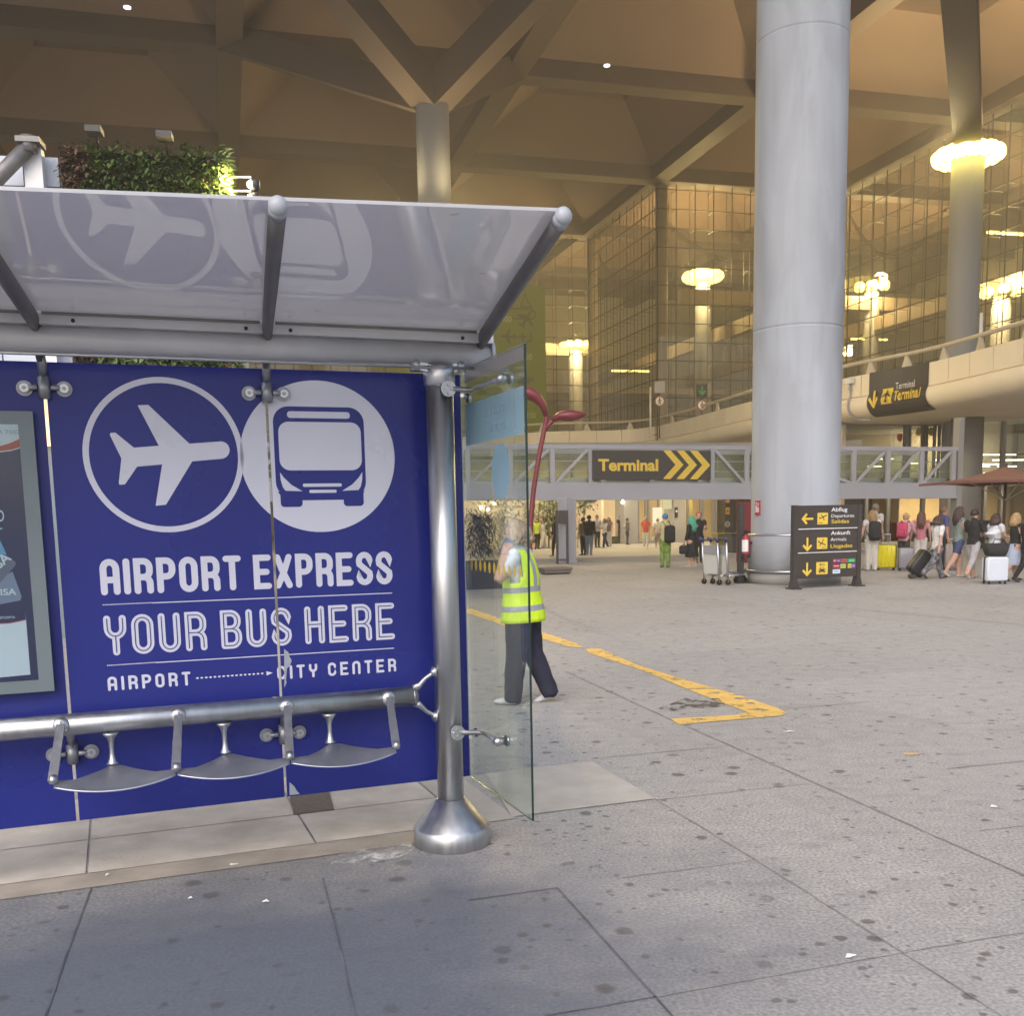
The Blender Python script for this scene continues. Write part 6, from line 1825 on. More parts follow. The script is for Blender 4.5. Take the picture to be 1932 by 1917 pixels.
# ================================================================== litter
def litter(label, x, y, pts, m_, nm="paper_scrap", cat="litter"):
    q = ground(x, y); b = MB(); n = len(pts)
    top = [V(q[0] + a, q[1] + c, .008 + .005 * (i % 2)) for i, (a, c) in enumerate(pts)]; bot = [p - UP * .003 for p in top]
    b.add(top + bot, [tuple(range(n)), tuple(range(n, 2 * n))[::-1]] + [(i, (i + 1) % n, n + (i + 1) % n, n + i) for i in range(n)])
    solo(nm, b, m_, label, cat, loc=(q[0], q[1], 0))
wpap = mat("white_paper", (.7, .7, .68), .6); bpap = mat("butt_orange", (.55, .35, .15), .6)
litter("white crumpled paper scrap lying on the bottom right joint line of the plaza", 1605, 1810, [(-.02, 0), (-.008, .022), (.02, .026), (.024, .008), (.01, .01), (.0, -.008)], wpap)
litter("white and orange wrapper lying right of the yellow line corner", 1720, 1425, [(-.06, 0), (-.03, .02), (.05, .01), (.06, -.01), (0, -.02)], bpap, "wrapper")
litter("small white scrap at the right, halfway up the plaza", 1875, 1525, [(-.02, 0), (0, .03), (.025, .01), (.01, -.02)], wpap)
litter("small white scrap just below the yellow arrow tip", 1489, 1382, [(-.04, 0), (0, .02), (.04, .0), (0, -.02)], wpap)
litter("white chewing gum paper on the dark ground, right of two", *c1(957, 543), [(-.014, 0), (.002, .016), (.018, .002), (.002, -.012)], wpap)
litter("white chewing gum paper on the dark ground, left of two", *c1(686, 531), [(-.010, 0), (.0, .012), (.010, .004), (.002, -.012)], wpap)
litter("pale cigarette end on the brown edging strip left of the shelter post", *c1(845, 409), [(-.02, -.004), (-.02, .004), (.02, .006), (.02, -.003)], wpap, "cigarette_end")
litter("pale cigarette end on the edging strip by the left slab joint", *c1(388, 446), [(-.008, -.008), (-.006, .008), (.01, .01), (.008, -.005)], wpap, "cigarette_end")
# ================================================================== people
SK = lambda k: {'l': mat("skin_light", (.52, .31, .23), .55), 't': mat("skin_tan", (.38, .21, .14), .55), 'd': mat("skin_brown", (.20, .10, .065), .55)}[k]
_sk = {}
def skin(k):
    if k not in _sk: _sk[k] = SK(k)
    return _sk[k]
_cl = {}
def cloth(col, rough=.85):
    k = tuple(col)
    if k not in _cl: _cl[k] = mat("cloth", col, rough, noise=(18, .10), bump=(40, .15))
    return _cl[k]
EYE_M = mat("eye_dark", (.02, .015, .012), .2); LIP_M = mat("lip", (.36, .13, .11), .5)

def rotx(v, a):                                           # pitch: positive swings forward (+y) for a downward vector
    return V(v[0], v[1] * math.cos(a) - v[2] * math.sin(a), v[1] * math.sin(a) + v[2] * math.cos(a))
def person(label, at, h, face, top, bottom, shoes, hair=(.03, .02, .015), sk='l', legs=((0, 0), (0, 0)), arms=None, lean=0.0,
           wide=0.0, short=1.0, sleeve=.45, hairlen=.1, hairstyle='short', group=None, build=1.0, crop_top=0.12, head_turn=0.0,
           voxel=None, hands='relaxed', bust=0.0, skirt=None, fold=1.0, head_tilt=0.0, pattern=None):
    """face: degrees, 0 looks away from the camera, 90 to the left of the picture, 180 at the camera"""
    t = R(face); ca, sn = math.cos(t), math.sin(t)
    at = V(at[0], at[1], 0)
    H = h
    hipz = .505
    lh = [V(-.052 * build, 0, hipz), V(.052 * build, 0, hipz)]
    joints = []
    for s, (sw, kn) in zip((0, 1), legs):
        d1 = rotx(V(0, 0, -1), R(sw)); kneeP = lh[s] + d1 * .235
        d2 = rotx(V(0, 0, -1), R(sw - kn)); ank = kneeP + d2 * .225
        joints.append((lh[s], kneeP, ank, sw - kn))
    low = min(j[2][2] - (.045 if abs(j[3]) < 35 else .06) for j in joints)
    sh_ = V(0, 0, -low)
    def tor(p):                                           # torso bend about the hips
        q = V(p) - V(0, 0, hipz); q = rotx(q, R(-lean)) + V(0, 0, hipz); return q + sh_
    joints = [(a + sh_, b_ + sh_, c_ + sh_, d_) for a, b_, c_, d_ in joints]
    def wl(p):                                            # local fraction -> world
        p = V(p) * H
        return at + V(p[0] * ca - p[1] * sn, p[0] * sn + p[1] * ca, p[2])
    shW = .108 * build
    SHD = [tor(V(-shW, 0, .815)), tor(V(shW, 0, .815))]
    if arms is None: arms = [((-.12, .02, -1), (-.05, .15, -1)), ((.12, .02, -1), (.05, .15, -1))]
    AR = []
    for s in (0, 1):
        u = nrm(arms[s][0]); f = nrm(arms[s][1])
        el = SHD[s] + u * .165; wr = el + f * .145
        hdv = nrm(arms[s][2]) if len(arms[s]) > 2 else f
        AR.append((SHD[s], el, wr, hdv))
    hc = tor(V(0, .012, .925)); 
    # ---- closed shells, later fused
    mb = MB()
    B_ = build
    tr_pts = [tor(V(0, y, z)) for y, z in ((0, .455), (-.004, .50), (0, .56), (.0, .615), (.004, .70), (0, .765), (-.004, .815), (-.006, .845))]
    tr_rad = [(.060 * B_, .050), (.098 * B_, .074), (.094 * B_, .070), (.083 * B_, .062), (.098 * B_, .070 + bust * .3), (.104 * B_, .066), (.088 * B_, .052), (.045, .040)]
    mb.loft(tr_pts, tr_rad, 18, side0=V(1, 0, 0))
    if bust:
        for s in (-1, 1): mb.ball(tor(V(s * .045, .055, .725)), .042 * (1 + bust), 10, 8)
    mb.loft([tor(V(0, -.008, .82)), tor(V(0, 0, .87)), tor(V(0, .008, .90))], [.042, .034, .034], 12)
    # head turned on the neck
    hx = V(math.cos(R(head_turn)), math.sin(R(head_turn)), 0); hy = V(-math.sin(R(head_turn)), math.cos(R(head_turn)), 0)
    hy2 = nrm(hy - UP * math.tan(R(head_tilt))); hz = np.cross(hx, hy2)
    def hd(x, y, z): return hc + hx * x + hy2 * y + hz * z
    mb.ball(hd(0, -.004, .012), (.049, .060, .060), 16, 12, ax=(hx, hy2, hz))
    mb.loft([hd(0, .012, -.015), hd(0, .020, -.045), hd(0, .028, -.066)], [(.042, .045), (.034, .036), (.018, .018)], 12, side0=hx)
    mb.loft([hd(0, .052, .012), hd(0, .064, -.010), hd(0, .058, -.016)], [.006, .0095, .007], 8, side0=hx)
    for s in (-1, 1): mb.ball(hd(s * .050, -.006, -.002), (.006, .012, .018), 8, 6, ax=(hx, hy2, hz))
    for s in (0, 1):
        a, k_, an, ang = joints[s]
        w_ = wide
        rr = [(.060 * B_ + w_ * .012, .066 * B_ + w_ * .012), (.055 * B_ + w_ * .014, .058 * B_ + w_ * .014), (.042 + w_ * .022, .043 + w_ * .022), (.038 + w_ * .026, .040 + w_ * .026), (.025 + w_ * .034, .026 + w_ * .034)]
        mb.loft([a + V(0, 0, .02), a + (k_ - a) * .35, k_, k_ + (an - k_) * .35, an + (an - k_) * (.0 if w_ == 0 else .12)], rr, 14, side0=V(1, 0, 0))
        if w_ > 0: mb.loft([k_, an, an + (an - k_) * .1], [.03, .024, .022], 10, side0=V(1, 0, 0))
        fd = rotx(V(0, 1, 0), R(max(-60, min(35, ang * .9)))) if abs(ang) > 8 else V(0, 1, 0)
        dn = rotx(V(0, 0, -1), R(max(-60, min(35, ang * .9)))) if abs(ang) > 8 else V(0, 0, -1)
        hl = an + dn * .020 - fd * .028
        mb.loft([hl - fd * .006, hl + fd * .02, hl + fd * .07 + dn * .004, hl + fd * .115 + dn * .009, hl + fd * .138 + dn * .010], [(.016, .018), (.024, .026), (.026, .022), (.028, .015), (.016, .009)], 12, side0=V(1, 0, 0))
    for s in (0, 1):
        a, e, w2, hv = AR[s]
        sl = 1.35 if sleeve > .2 else 1.0
        sl2 = 1.3 if sleeve > 1.05 else 1.0
        mb.loft([a + V(0, 0, .0), a + (e - a) * .3, a + (e - a) * .75, e], [.036 * max(1, sl * .95), .030 * sl, .026 * (sl if sleeve > .6 else 1), .0235 * sl2], 12)
        mb.ball(a, .038 * (1.05 if sl > 1 else .95), 12, 8)
        mb.loft([e - (e - a) * .04, e + (w2 - e) * .3, w2], [.024 * sl2, .0245 * sl2, .0165 * sl2], 12)
    vx = (voxel or .0095) 
    me0 = bpy.data.meshes.new("tmp"); me0.from_pydata([tuple(p) for p in mb.v], [], mb.f); me0.update()
    ob = bpy.data.objects.new("tmp", me0); COL.objects.link(ob)
    md = ob.modifiers.new("r", 'REMESH'); md.mode = 'VOXEL'; md.voxel_size = vx
    md2 = ob.modifiers.new("s", 'SMOOTH'); md2.factor = .5; md2.iterations = 3
    me = bpy.data.meshes.new_from_object(ob.evaluated_get(bpy.context.evaluated_depsgraph_get()))
    bpy.data.objects.remove(ob); bpy.data.meshes.remove(me0)
    vv = np.empty(len(me.vertices) * 3); me.vertices.foreach_get("co", vv); vv = vv.reshape(-1, 3)
    faces = [list(p.vertices) for p in me.polygons]
    nn = np.empty(len(me.vertices) * 3); me.vertices.foreach_get("normal", nn); nn = nn.reshape(-1, 3)
    bpy.data.meshes.remove(me)
    # folds in the cloth
    from mathutils import noise as _ns
    neck_z = tor(V(0, 0, .84))[2]; sd_ = len(label) * 1.7
    for i in range(len(vv)):
        x, y, z = vv[i]
        if .07 < z < neck_z and (abs(x) < .19):
            f1 = _ns.noise(Vector((x * 26 + sd_, y * 26, z * 9 + x * 14))) + .6 * _ns.noise(Vector((x * 40, y * 40 + sd_, z * 26)))
            vv[i] += nn[i] * f1 * .0052 * fold
    # ---- clothing zones by nearest limb
    segs = []
    for s in (0, 1):
        a, k_, an, ang = joints[s]
        segs += [('thigh', a, k_, .05 + wide * .01), ('shin', k_, an, .035 + wide * .028), ('foot', an + V(0, 0, -.03), an + V(0, .1, -.036), .022)]
        a, e, w2, hv = AR[s]
        segs += [('uarm', a, e, .03), ('farm', e, w2, .022)]
    segs += [('torso', tor(V(0, 0, .46)), tor(V(0, 0, .81)), .085), ('neck', tor(V(0, -.004, .85)), tor(V(0, .006, .885)), .035), ('head', hd(0, .01, -.04), hd(0, 0, .02), .055)]
    fc = np.array([vv[f].mean(0) for f in faces])
    best = np.full(len(fc), 1e9); kind = np.zeros(len(fc), int); tt = np.zeros(len(fc))
    for i, (nm, p, q, r_) in enumerate(segs):
        d = q - p; t_ = np.clip(((fc - p) @ d) / (d @ d), 0, 1)
        ds = np.linalg.norm(fc - p - t_[:, None] * d, axis=1) - r_
        if nm == 'foot': ds = np.where(fc[:, 2] < min(p[2], q[2]) + .045, ds - .012, ds + .03)
        mk = ds < best
        best[mk] = ds[mk]; kind[mk] = i; tt[mk] = t_[mk]
    mats_ = [skin(sk), top if not isinstance(top, tuple) else cloth(top), bottom if not isinstance(bottom, tuple) else cloth(bottom), cloth(shoes, .6), EYE_M, LIP_M]
    mi = np.zeros(len(fc), int)
    for i, (nm, p, q, r_) in enumerate(segs):
        k_ = kind == i
        if nm == 'torso': mi[k_] = np.where(tt[k_] > crop_top, 1, 2)
        elif nm == 'thigh': mi[k_] = np.where(tt[k_] < short * 2, 2, 0)
        elif nm == 'shin': mi[k_] = np.where(.5 + tt[k_] * .5 < short + .001, 2, 0)
        elif nm == 'foot': mi[k_] = 3
        elif nm == 'uarm': mi[k_] = np.where(tt[k_] < sleeve, 1, 0)
        elif nm == 'farm': mi[k_] = np.where(1 + tt[k_] < sleeve, 1, 0)
    if hem_sides := None: pass
    out = MB()
    out.v = [tuple(wl(p)) for p in vv]; out.f = faces; out.m = [int(x) for x in mi]; out.sm = [True] * len(faces)
    # ---- hands with five fingers
    hm = MB()
    for s in (0, 1):
        a, e, w2, hv = AR[s]
        hv = nrm(hv); sd = np.cross(hv, V(0, 1, 0) if abs(hv[1]) < .8 else UP)
        sd = nrm(sd) * (1 if s else -1)
        sd = nrm(np.cross(hv, V(1, 0, 0))) if abs(hv[0]) < .9 else nrm(np.cross(hv, UP))
        pn = nrm(np.cross(hv, sd)) * (1 if s else -1)     # palm normal
        hm.loft([w2 - hv * .01, w2 + hv * .012, w2 + hv * .035, w2 + hv * .054], [(.013, .013), (.016, .011), (.023, .011), (.022, .009)], 10, side0=sd)
        curl = .9 if hands == 'grip' else .35
        for k, (o, l) in enumerate(((-.0165, .040), (-.0055, .046), (.0055, .043), (.0165, .034))):
            b0 = w2 + hv * .050 + sd * o
            d1 = nrm(hv + pn * curl * .4); d2 = nrm(hv + pn * curl * 1.2); d3 = nrm(hv * (1 - curl * .6) + pn * curl * 2)
            p1 = b0 + d1 * l * .45; p2 = p1 + d2 * l * .32; p3 = p2 + d3 * l * .23
            hm.loft([b0 - hv * .006, p1, p2, p3], [.0058, .0055, .005, .0038], 7)
        tb = w2 + hv * .014 - sd * .016; d1 = nrm(hv * .6 - sd * .8 + pn * .3)
        hm.loft([tb, tb + d1 * .022, tb + d1 * .034 + hv * .010, tb + d1 * .040 + hv * .022], [.0085, .0075, .0062, .0045], 8)
    out.add([wl(p) for p in hm.v], hm.f, 0, True)
    fm = MB()
    for s in (-1, 1): fm.ball(hd(s * .019, .0535, .010), (.0065, .004, .0042), 8, 6, ax=(hx, hy2, hz))
    out.add([wl(p) for p in fm.v], fm.f, 4, True)
    fm = MB(); fm.ball(hd(0, .053, -.037), (.014, .006, .0042), 10, 6, ax=(hx, hy2, hz)); out.add([wl(p) for p in fm.v], fm.f, 5, True)
    root = solo("person", out, mats_, label, "person", loc=at, group=group)
    # ---- hair
    if hairstyle != 'none':
        hb = MB(); seg, rg = 20, 12
        rnd2 = random.Random(len(label))
        vs = []
        for i in range(rg + 1):
            th = math.pi * i / rg
            for k in range(seg):
                ph = 2 * math.pi * k / seg
                x, y, z = math.sin(th) * math.cos(ph), math.sin(th) * math.sin(ph), math.cos(th)
                f_ = 1.0 + .05 * rnd2.uniform(-1, 1)
                front = max(0, y)
                zz = z
                if y > .35 and z < .45: f_ *= .80          # leave the face free
                elif z < -.35 and hairstyle == 'short': f_ *= .85
                vs.append(hd(x * .0555 * f_, -.010 + y * .066 * f_, .016 + zz * .066 * f_))
        hb.add(vs, [(i * seg + k, i * seg + (k + 1) % seg, (i + 1) * seg + (k + 1) % seg, (i + 1) * seg + k) for i in range(rg) for k in range(seg)], 0, True)
        if hairstyle in ('long', 'bob', 'puffy', 'braids'):
            L_ = hairlen
            for k in range(11):
                a_ = R(-200 + 22 * k) if hairstyle != 'braids' else R(-190 + 20 * k)
                x, y = math.cos(a_) * .05, math.sin(a_) * .058 - .012
                if y > .03: continue
                q0 = hd(x * .9, y * .9, .03); q1 = hd(x * 1.06, y * 1.08, -.035); q2 = hd(x * 1.2, y * 1.15 - .012, -.035 - L_ * .5); q3 = hd(x * 1.25 + rnd2.uniform(-.01, .01), y * 1.1 - .012, -.035 - L_)
                w_ = .022 if hairstyle != 'braids' else .016
                hb.loft([q0, q1, q2, q3], [w_, w_ * 1.1, w_, w_ * .35], 8)
        if hairstyle == 'bun': hb.ball(hd(0, -.06, .04), .028, 10, 8)
        o = MB(); o.add([wl(p) for p in hb.v], hb.f, 0, True)
        part("hair", o, hair if not isinstance(hair, tuple) else mat("hair", hair, .6, noise=(60, .35, (1, 1, .2))), root)
    if skirt:
        z0, z1, col, fl = skirt
        sb = MB(); c0, c1s = tor(V(0, 0, z0)), V(0, 0, z1) + V(0, (joints[0][1][1] + joints[1][1][1]) * .5, 0)
        sg = 28; vs = []
        for i in range(9):
            u = i / 8; c = c0 + (c1s - c0) * u
            for k in range(sg):
                a_ = 2 * math.pi * k / sg; w_ = 1 + .05 * u * math.sin(5 * a_ + label.__len__())
                vs.append(c + V(math.cos(a_) * (.094 * B_ + (fl) * u) * w_, math.sin(a_) * (.080 + fl * u * 1.05) * w_, 0))
        sb.add(vs, [(i * sg + k, i * sg + (k + 1) % sg, (i + 1) * sg + (k + 1) % sg, (i + 1) * sg + k) for i in range(8) for k in range(sg)], 0, True)
        o = MB(); o.add([wl(p) for p in sb.v], sb.f, 0, True); part("skirt", o, cloth(col) if isinstance(col, tuple) else col, root)
    root_info[root.name] = dict(wl=wl, tor=tor, H=H, AR=AR, hd=hd, joints=joints)
    return root
root_info = {}
def backpack(who, label, col, w_=.085, h_=.15, d_=.05, z=.70, side=0.0, group="backpacks of the travellers"):
    I = root_info[who.name]; wl, tor = I['wl'], I['tor']
    t = thing("backpack", label, "backpack", wl(tor(V(side, -.11, z - h_ / 2))), group)
    def loc_mesh(m_):
        o = MB(); o.v = [tuple(wl(tor(V(p)))) for p in m_.v]; o.f, o.m, o.sm = m_.f, m_.m, m_.sm; return o
    m_ = MB(); rbox(m_, (side, -.075 - d_, z), (w_, d_, h_), .04); part("body", loc_mesh(m_), cloth(col), t)
    m_ = MB(); rbox(m_, (side, -.08 - d_ * 2, z - h_ * .35), (w_ * .78, .02, h_ * .5), .02); part("front_pocket", loc_mesh(m_), cloth(tuple(c * .8 for c in col)), t)
    m_ = MB()
    for s in (-1, 1): m_.loft([V(side + s * .05, -.08, z + h_ * .8), V(s * .062, -.03, .862), V(s * .066, .045, .84), V(s * .075, .072, .76), V(side + s * .09, .0, .66), V(side + s * .07, -.07, z - h_ * .7)], [(.012, .005)] * 6, 8)
    part("straps", loc_mesh(m_), cloth(tuple(c * .6 for c in col)), t)
    return t
def handbag(who, hand, label, col, w_=.06, h_=.075, d_=.03, drop=.14, cat="bag"):
    I = root_info[who.name]; wl = I['wl']; a, e, w2, hv = I['AR'][hand]; p = w2 + nrm(hv) * .07
    t = thing("handbag", label, cat, wl(V(p[0], p[1], p[2] - drop - h_ * 2)))
    m_ = MB(); rbox(m_, (p[0], p[1], p[2] - drop - h_), (d_, w_, h_), .025)
    o = MB(); o.v = [tuple(wl(V(q))) for q in m_.v]; o.f, o.m, o.sm = m_.f, m_.m, m_.sm; part("body", o, cloth(col), t)
    m_ = MB(); m_.loft([V(p[0], p[1] - w_ * .7, p[2] - drop - .005), V(p[0], p[1] - .01, p[2]), V(p[0], p[1] + .01, p[2]), V(p[0], p[1] + w_ * .7, p[2] - drop - .005)], .006, 6)
    o = MB(); o.v = [tuple(wl(V(q))) for q in m_.v]; o.f, o.m, o.sm = m_.f, m_.m, m_.sm; part("handle", o, cloth(tuple(c * .7 for c in col)), t)
    return t
def hgt(x, yt, yb):                                       # body height from its pixels
    g_ = ground(x, yb); return (depth(x, yt, g_[1])[2])

# ---- worker in the yellow vest, walking to the left with a phone at the ear
wg = ground(990, 1327)
WHt = 1.65
worker = person("person in yellow high visibility vest walking by the shelter with a phone", wg, WHt, 74, (.62, .66, .74), mat("navy_trousers", (.020, .020, .038), .85, noise=(6, .2), bump=(9, .6)), (.55, .55, .56),
                hair=(.30, .21, .13), sk='l', legs=((7, 2), (-9, 14)), lean=3, wide=.62, sleeve=.62, hairstyle='bob', hairlen=.004, build=1.12, voxel=.0062,
                arms=[((-.42, .40, -.80), (.26, -.16, 1.0), (.45, -.30, .85)), ((.10, .05, -1), (.0, .45, -.9))], hands='grip', head_tilt=6, crop_top=.10)
I = root_info[worker.name]; wl, tor = I['wl'], I['tor']
def vest():
    m_ = MB(); sg = 64
    zs_ = [.455, .475, .50, .515, .5151, .535, .5451, .5452, .57, .60, .6151, .6152, .63, .6451, .6452, .67, .70, .73, .76, .79, .81, .828, .842]
    rows = []
    for z in zs_:
        u = (z - .455) / (.842 - .455)
        rx = np.interp(z, [.455, .52, .60, .70, .77, .81, .842], [.136, .131, .118, .122, .122, .108, .070])
        ry_ = np.interp(z, [.455, .52, .60, .70, .77, .81, .842], [.118, .112, .096, .095, .084, .066, .046])
        rows.append([tor(V(math.cos(2 * math.pi * k / sg) * rx * (1 + .02 * math.sin(7 * 2 * math.pi * k / sg + z * 30) * (1 - u)), math.sin(2 * math.pi * k / sg) * ry_, z)) for k in range(sg)])
    for i in range(len(zs_) - 1):
        z = (zs_[i] + zs_[i + 1]) / 2
        for k in range(sg):
            a_ = (k + .5) / sg * 360
            side_ = min(abs(a_ - 0), abs(a_ - 360), abs(a_ - 180))
            hole_ = z > .665 and side_ < 26 * min(1, (z - .665) / .03)
            if hole_ and z < .832: continue
            mi = 0
            if .515 < z < .545 or .615 < z < .645: mi = 1
            elif z > .645 and (abs(a_ - 250) < 6.5 or abs(a_ - 290) < 6.5 or abs(a_ - 70) < 6.5 or abs(a_ - 110) < 6.5): mi = 1
            k2 = (k + 1) % sg
            m_.add([rows[i][k], rows[i][k2], rows[i + 1][k2], rows[i + 1][k]], [(0, 1, 2, 3)], mi, False)
    from mathutils import noise as _ns
    def crease(p):
        c = V(0, p[1] * 0, 0); d = nrm(V(p[0], p[1], 0)) if abs(p[0]) + abs(p[1]) > 1e-6 else V(0, 1, 0)
        f1 = _ns.noise(Vector((p[0] * 30, p[1] * 30, p[2] * 12 + p[0] * 18))) + .5 * _ns.noise(Vector((p[0] * 50, p[1] * 50, p[2] * 45)))
        return V(p) + d * f1 * .0055
    o = MB(); o.v = [tuple(wl(crease(p))) for p in m_.v]; o.f, o.m, o.sm = m_.f, m_.m, m_.sm
    bm = bmesh.new(); vs = [bm.verts.new(p) for p in o.v]
    for f, mi in zip(o.f, o.m):
        fc = bm.faces.new([vs[i] for i in f]); fc.material_index = mi; fc.smooth = True
    bmesh.ops.remove_doubles(bm, verts=bm.verts, dist=.0004); bm.verts.index_update()
    q = MB(); q.v = [tuple(v.co) for v in bm.verts]
    for f in bm.faces: q.f.append([v.index for v in f.verts]); q.m.append(f.material_index); q.sm.append(True)
    bm.free(); return q
hv_ = mat("fluorescent_yellow", (.62, .85, .02), .75, bump=(30, .3)); refl_ = mat("reflective_tape", (.34, .36, .39), .35, .2)
vp_ = part("vest", vest(), [hv_, refl_], worker)
md = vp_.modifiers.new("thick", 'SOLIDIFY'); md.thickness = .006; md.offset = 1
a, e, w2, hvv = I['AR'][0]
pc_ = wl(w2 + nrm(hvv) * .050 + V(.020, .010, .004))
ph = thing("mobile_phone", "dark blue mobile phone held to the worker's ear", "phone", pc_)
dph = nrm(wl(w2 + nrm(hvv) * .1) - wl(w2)); sx_ = nrm(np.cross(dph, V(0, 1, 0)))
b = MB(); b.obox(pc_, dph, sx_, np.cross(dph, sx_), .072, .036, .0045); part("body", b, mat("phone_blue", (.02, .06, .12), .25), ph, bevel=.003)
b = MB(); b.obox(pc_ - np.cross(dph, sx_) * .0048, dph, sx_, np.cross(dph, sx_), .066, .032, .0006); part("screen", b, M['black'], ph)
logo = MB(); kn_ = I['joints'][0]; q = wl(kn_[0] + (kn_[1] - kn_[0]) * .9 + V(-.066, .0, 0))

G1 = "people waiting in front of the arrivals doors"; G2 = "travellers queueing at the right"
NV, BK = (.018, .02, .035), (.014, .013, .014)
DEN, LDEN = (.03, .045, .09), (.16, .20, .26)
# ---- near pair in the middle
p1 = person("person with bright blue hair, pale yellow shirt and green trousers seen from behind", ground(1255, 1071), hgt(1255, 969, 1071), 8, (.50, .44, .22), mat("green_plaid", (.16, .24, .05), .85, noise=(9, .5)), (.05, .03, .03), hair=(.03, .20, .42), legs=((3, 2), (-3, 2)), sleeve=.6, group=G1,
            arms=[((-.25, .05, -1), (.1, .6, -.5)), ((.2, .1, -1), (-.2, .5, -.7))], wide=.25)
backpack(p1, "black backpack slung over the pale yellow shirt of the blue haired person", (.02, .018, .02), .10, .16, .05, .62, .05)
p2 = person("person in a long black dress with long turquoise green hair and white shoes", ground(1305, 1070), hgt(1305, 974, 1070), 52, BK, BK, (.5, .46, .44), hair=(.06, .36, .24), hairstyle='long', hairlen=.20, legs=((5, 3), (-5, 4)), sleeve=1.9, group=G1, short=0.0,
            skirt=(.56, .20, BK, .055), arms=[((-.25, .1, -1), (-.1, .3, -1)), ((.2, .1, -1), (.0, .6, -.6))], build=1.05)
handbag(p2, 0, "round black handbag held by the person with turquoise hair", (.02, .02, .025), .09, .085, .05, .02)
person("person with orange hair in dark clothes standing behind the one with turquoise hair", ground(1318, 1062), hgt(1318, 966, 1062), 185, BK, BK, BK, hair=(.42, .10, .03), group=G1, sleeve=.5, arms=[((-.2, .1, -1), (.2, .8, .2)), ((.2, .1, -1), (-.2, .8, .3))])
# ---- arrivals side
person("person in an orange red top and white trousers walking forward", ground(1218.5, 1034), hgt(1218.5, 975, 1034), 172, (.60, .10, .055), (.62, .60, .56), (.6, .58, .55), hair=(.50, .33, .20), hairstyle='bob', hairlen=.05, group=G1, legs=((9, 5), (-7, 8)), sleeve=.6, short=.93, arms=[((-.3, .2, -1), (.3, .7, .2)), ((.35, .0, -1), (.15, .25, -1))])
w4 = person("person in a white shirt and grey shorts behind the pale yellow shirt", ground(1241, 1034), hgt(1241, 978, 1034), 10, (.62, .60, .57), (.30, .27, .25), (.6, .58, .55), hair=(.35, .24, .16), group=G1, sleeve=.7, short=.55, legs=((6, 4), (-6, 6)))
handbag(w4, 0, "white bag hanging from the hand of the person in the white shirt", (.55, .53, .48), .07, .085, .03, .03)
w5 = person("person in a long dark grey coat standing by the grey pillar with a pale bag", ground(1184, 1028), hgt(1184, 978, 1028), -75, (.11, .11, .115), (.04, .04, .045), BK, group=G1, sleeve=1.9, hair=(.02, .016, .014), legs=((4, 2), (-4, 4)))
backpack(w5, "cream backpack on the person in the dark grey coat", (.45, .40, .30), .06, .08, .04, .72)
person("person in a black and white striped top and dark jeans", ground(1141, 1034), hgt(1141, 978, 1034), 120, mat("striped_top", (.55, .52, .50), .85), (.03, .04, .07), (.6, .6, .58), hair=(.12, .06, .035), hairstyle='long', hairlen=.09, group=G1, legs=((14, 6), (-16, 10)), sleeve=1.5, wide=.3, arms=[((-.2, .4, -1), (.5, .8, .1)), ((.2, .4, -1), (-.5, .8, .1))])
person("person with dark hair, pale grey shirt and dark trousers behind the striped top", ground(1127, 1033), hgt(1127, 972, 1033), 200, (.46, .43, .41), (.03, .03, .035), BK, group=G1, sleeve=1.6, hair=(.03, .02, .015), arms=[((-.2, .3, -1), (.5, .8, -.1)), ((.2, .3, -1), (-.5, .8, -.1))])
person("person with long brown hair and white trousers behind the striped top", ground(1149, 1031), hgt(1149, 976, 1031), 150, (.20, .14, .12), (.58, .55, .52), (.4, .3, .25), hair=(.13, .07, .04), hairstyle='long', hairlen=.12, group=G1, wide=.35)
b1 = person("person in a dark jacket and light jeans with a large black backpack near the pillar", ground(1112, 1048), hgt(1112, 972, 1048), -15, BK, LDEN, (.35, .33, .32), group=G1, sleeve=1.9, hair=(.02, .014, .012), legs=((7, 4), (-7, 6)), wide=.15, build=1.06)
backpack(b1, "large black backpack on the dark jacket near the footbridge pillar", (.016, .016, .018), .10, .14, .055, .70)
person("person in a tan shirt and black trousers just right of the footbridge pillar", ground(1101, 1048), hgt(1101, 976, 1048), 40, (.26, .19, .12), BK, BK, group=G1, sleeve=1.6, hair=(.10, .06, .035))
person("person in a white top and khaki trousers hidden behind the notice stand", ground(1061, 1051), hgt(1061, 975, 1051), 5, (.60, .58, .55), (.20, .16, .12), (.3, .25, .2), group=G1, sleeve=.6, wide=.3)
person("person in dark clothes left of the notice stand", ground(1049, 1050), hgt(1049, 974, 1050), 60, (.05, .045, .055), BK, (.35, .3, .3), group=G1, sleeve=1.7, legs=((10, 5), (-12, 10)), hair=(.05, .03, .02))
hvp = person("far person in dark clothes and a yellow safety vest by the bamboo", ground(1014, 1036), hgt(1014, 978, 1036), 160, mat("far_safety_vest", (.50, .70, .02), .7), BK, BK, group=G1, sleeve=.1, hair=(.02, .015, .012))
person("far person in white with wide trousers raising both arms by the bamboo", ground(1025, 1035), hgt(1025, 979, 1035), 130, (.60, .58, .55), (.60, .58, .55), (.5, .45, .4), group=G1, sleeve=.6, wide=.5, legs=((16, 2), (-18, 4)), hair=(.05, .03, .02), hairstyle='long', hairlen=.06,
       arms=[((-.4, .8, .3), (-.2, .6, .8)), ((.4, .8, .3), (.2, .6, .8))])
person("person in black standing beside the lit yellow wall panel", ground(1171, 1026), hgt(1171, 972, 1026), 200, BK, BK, BK, group=G1, sleeve=.6, sk='t')
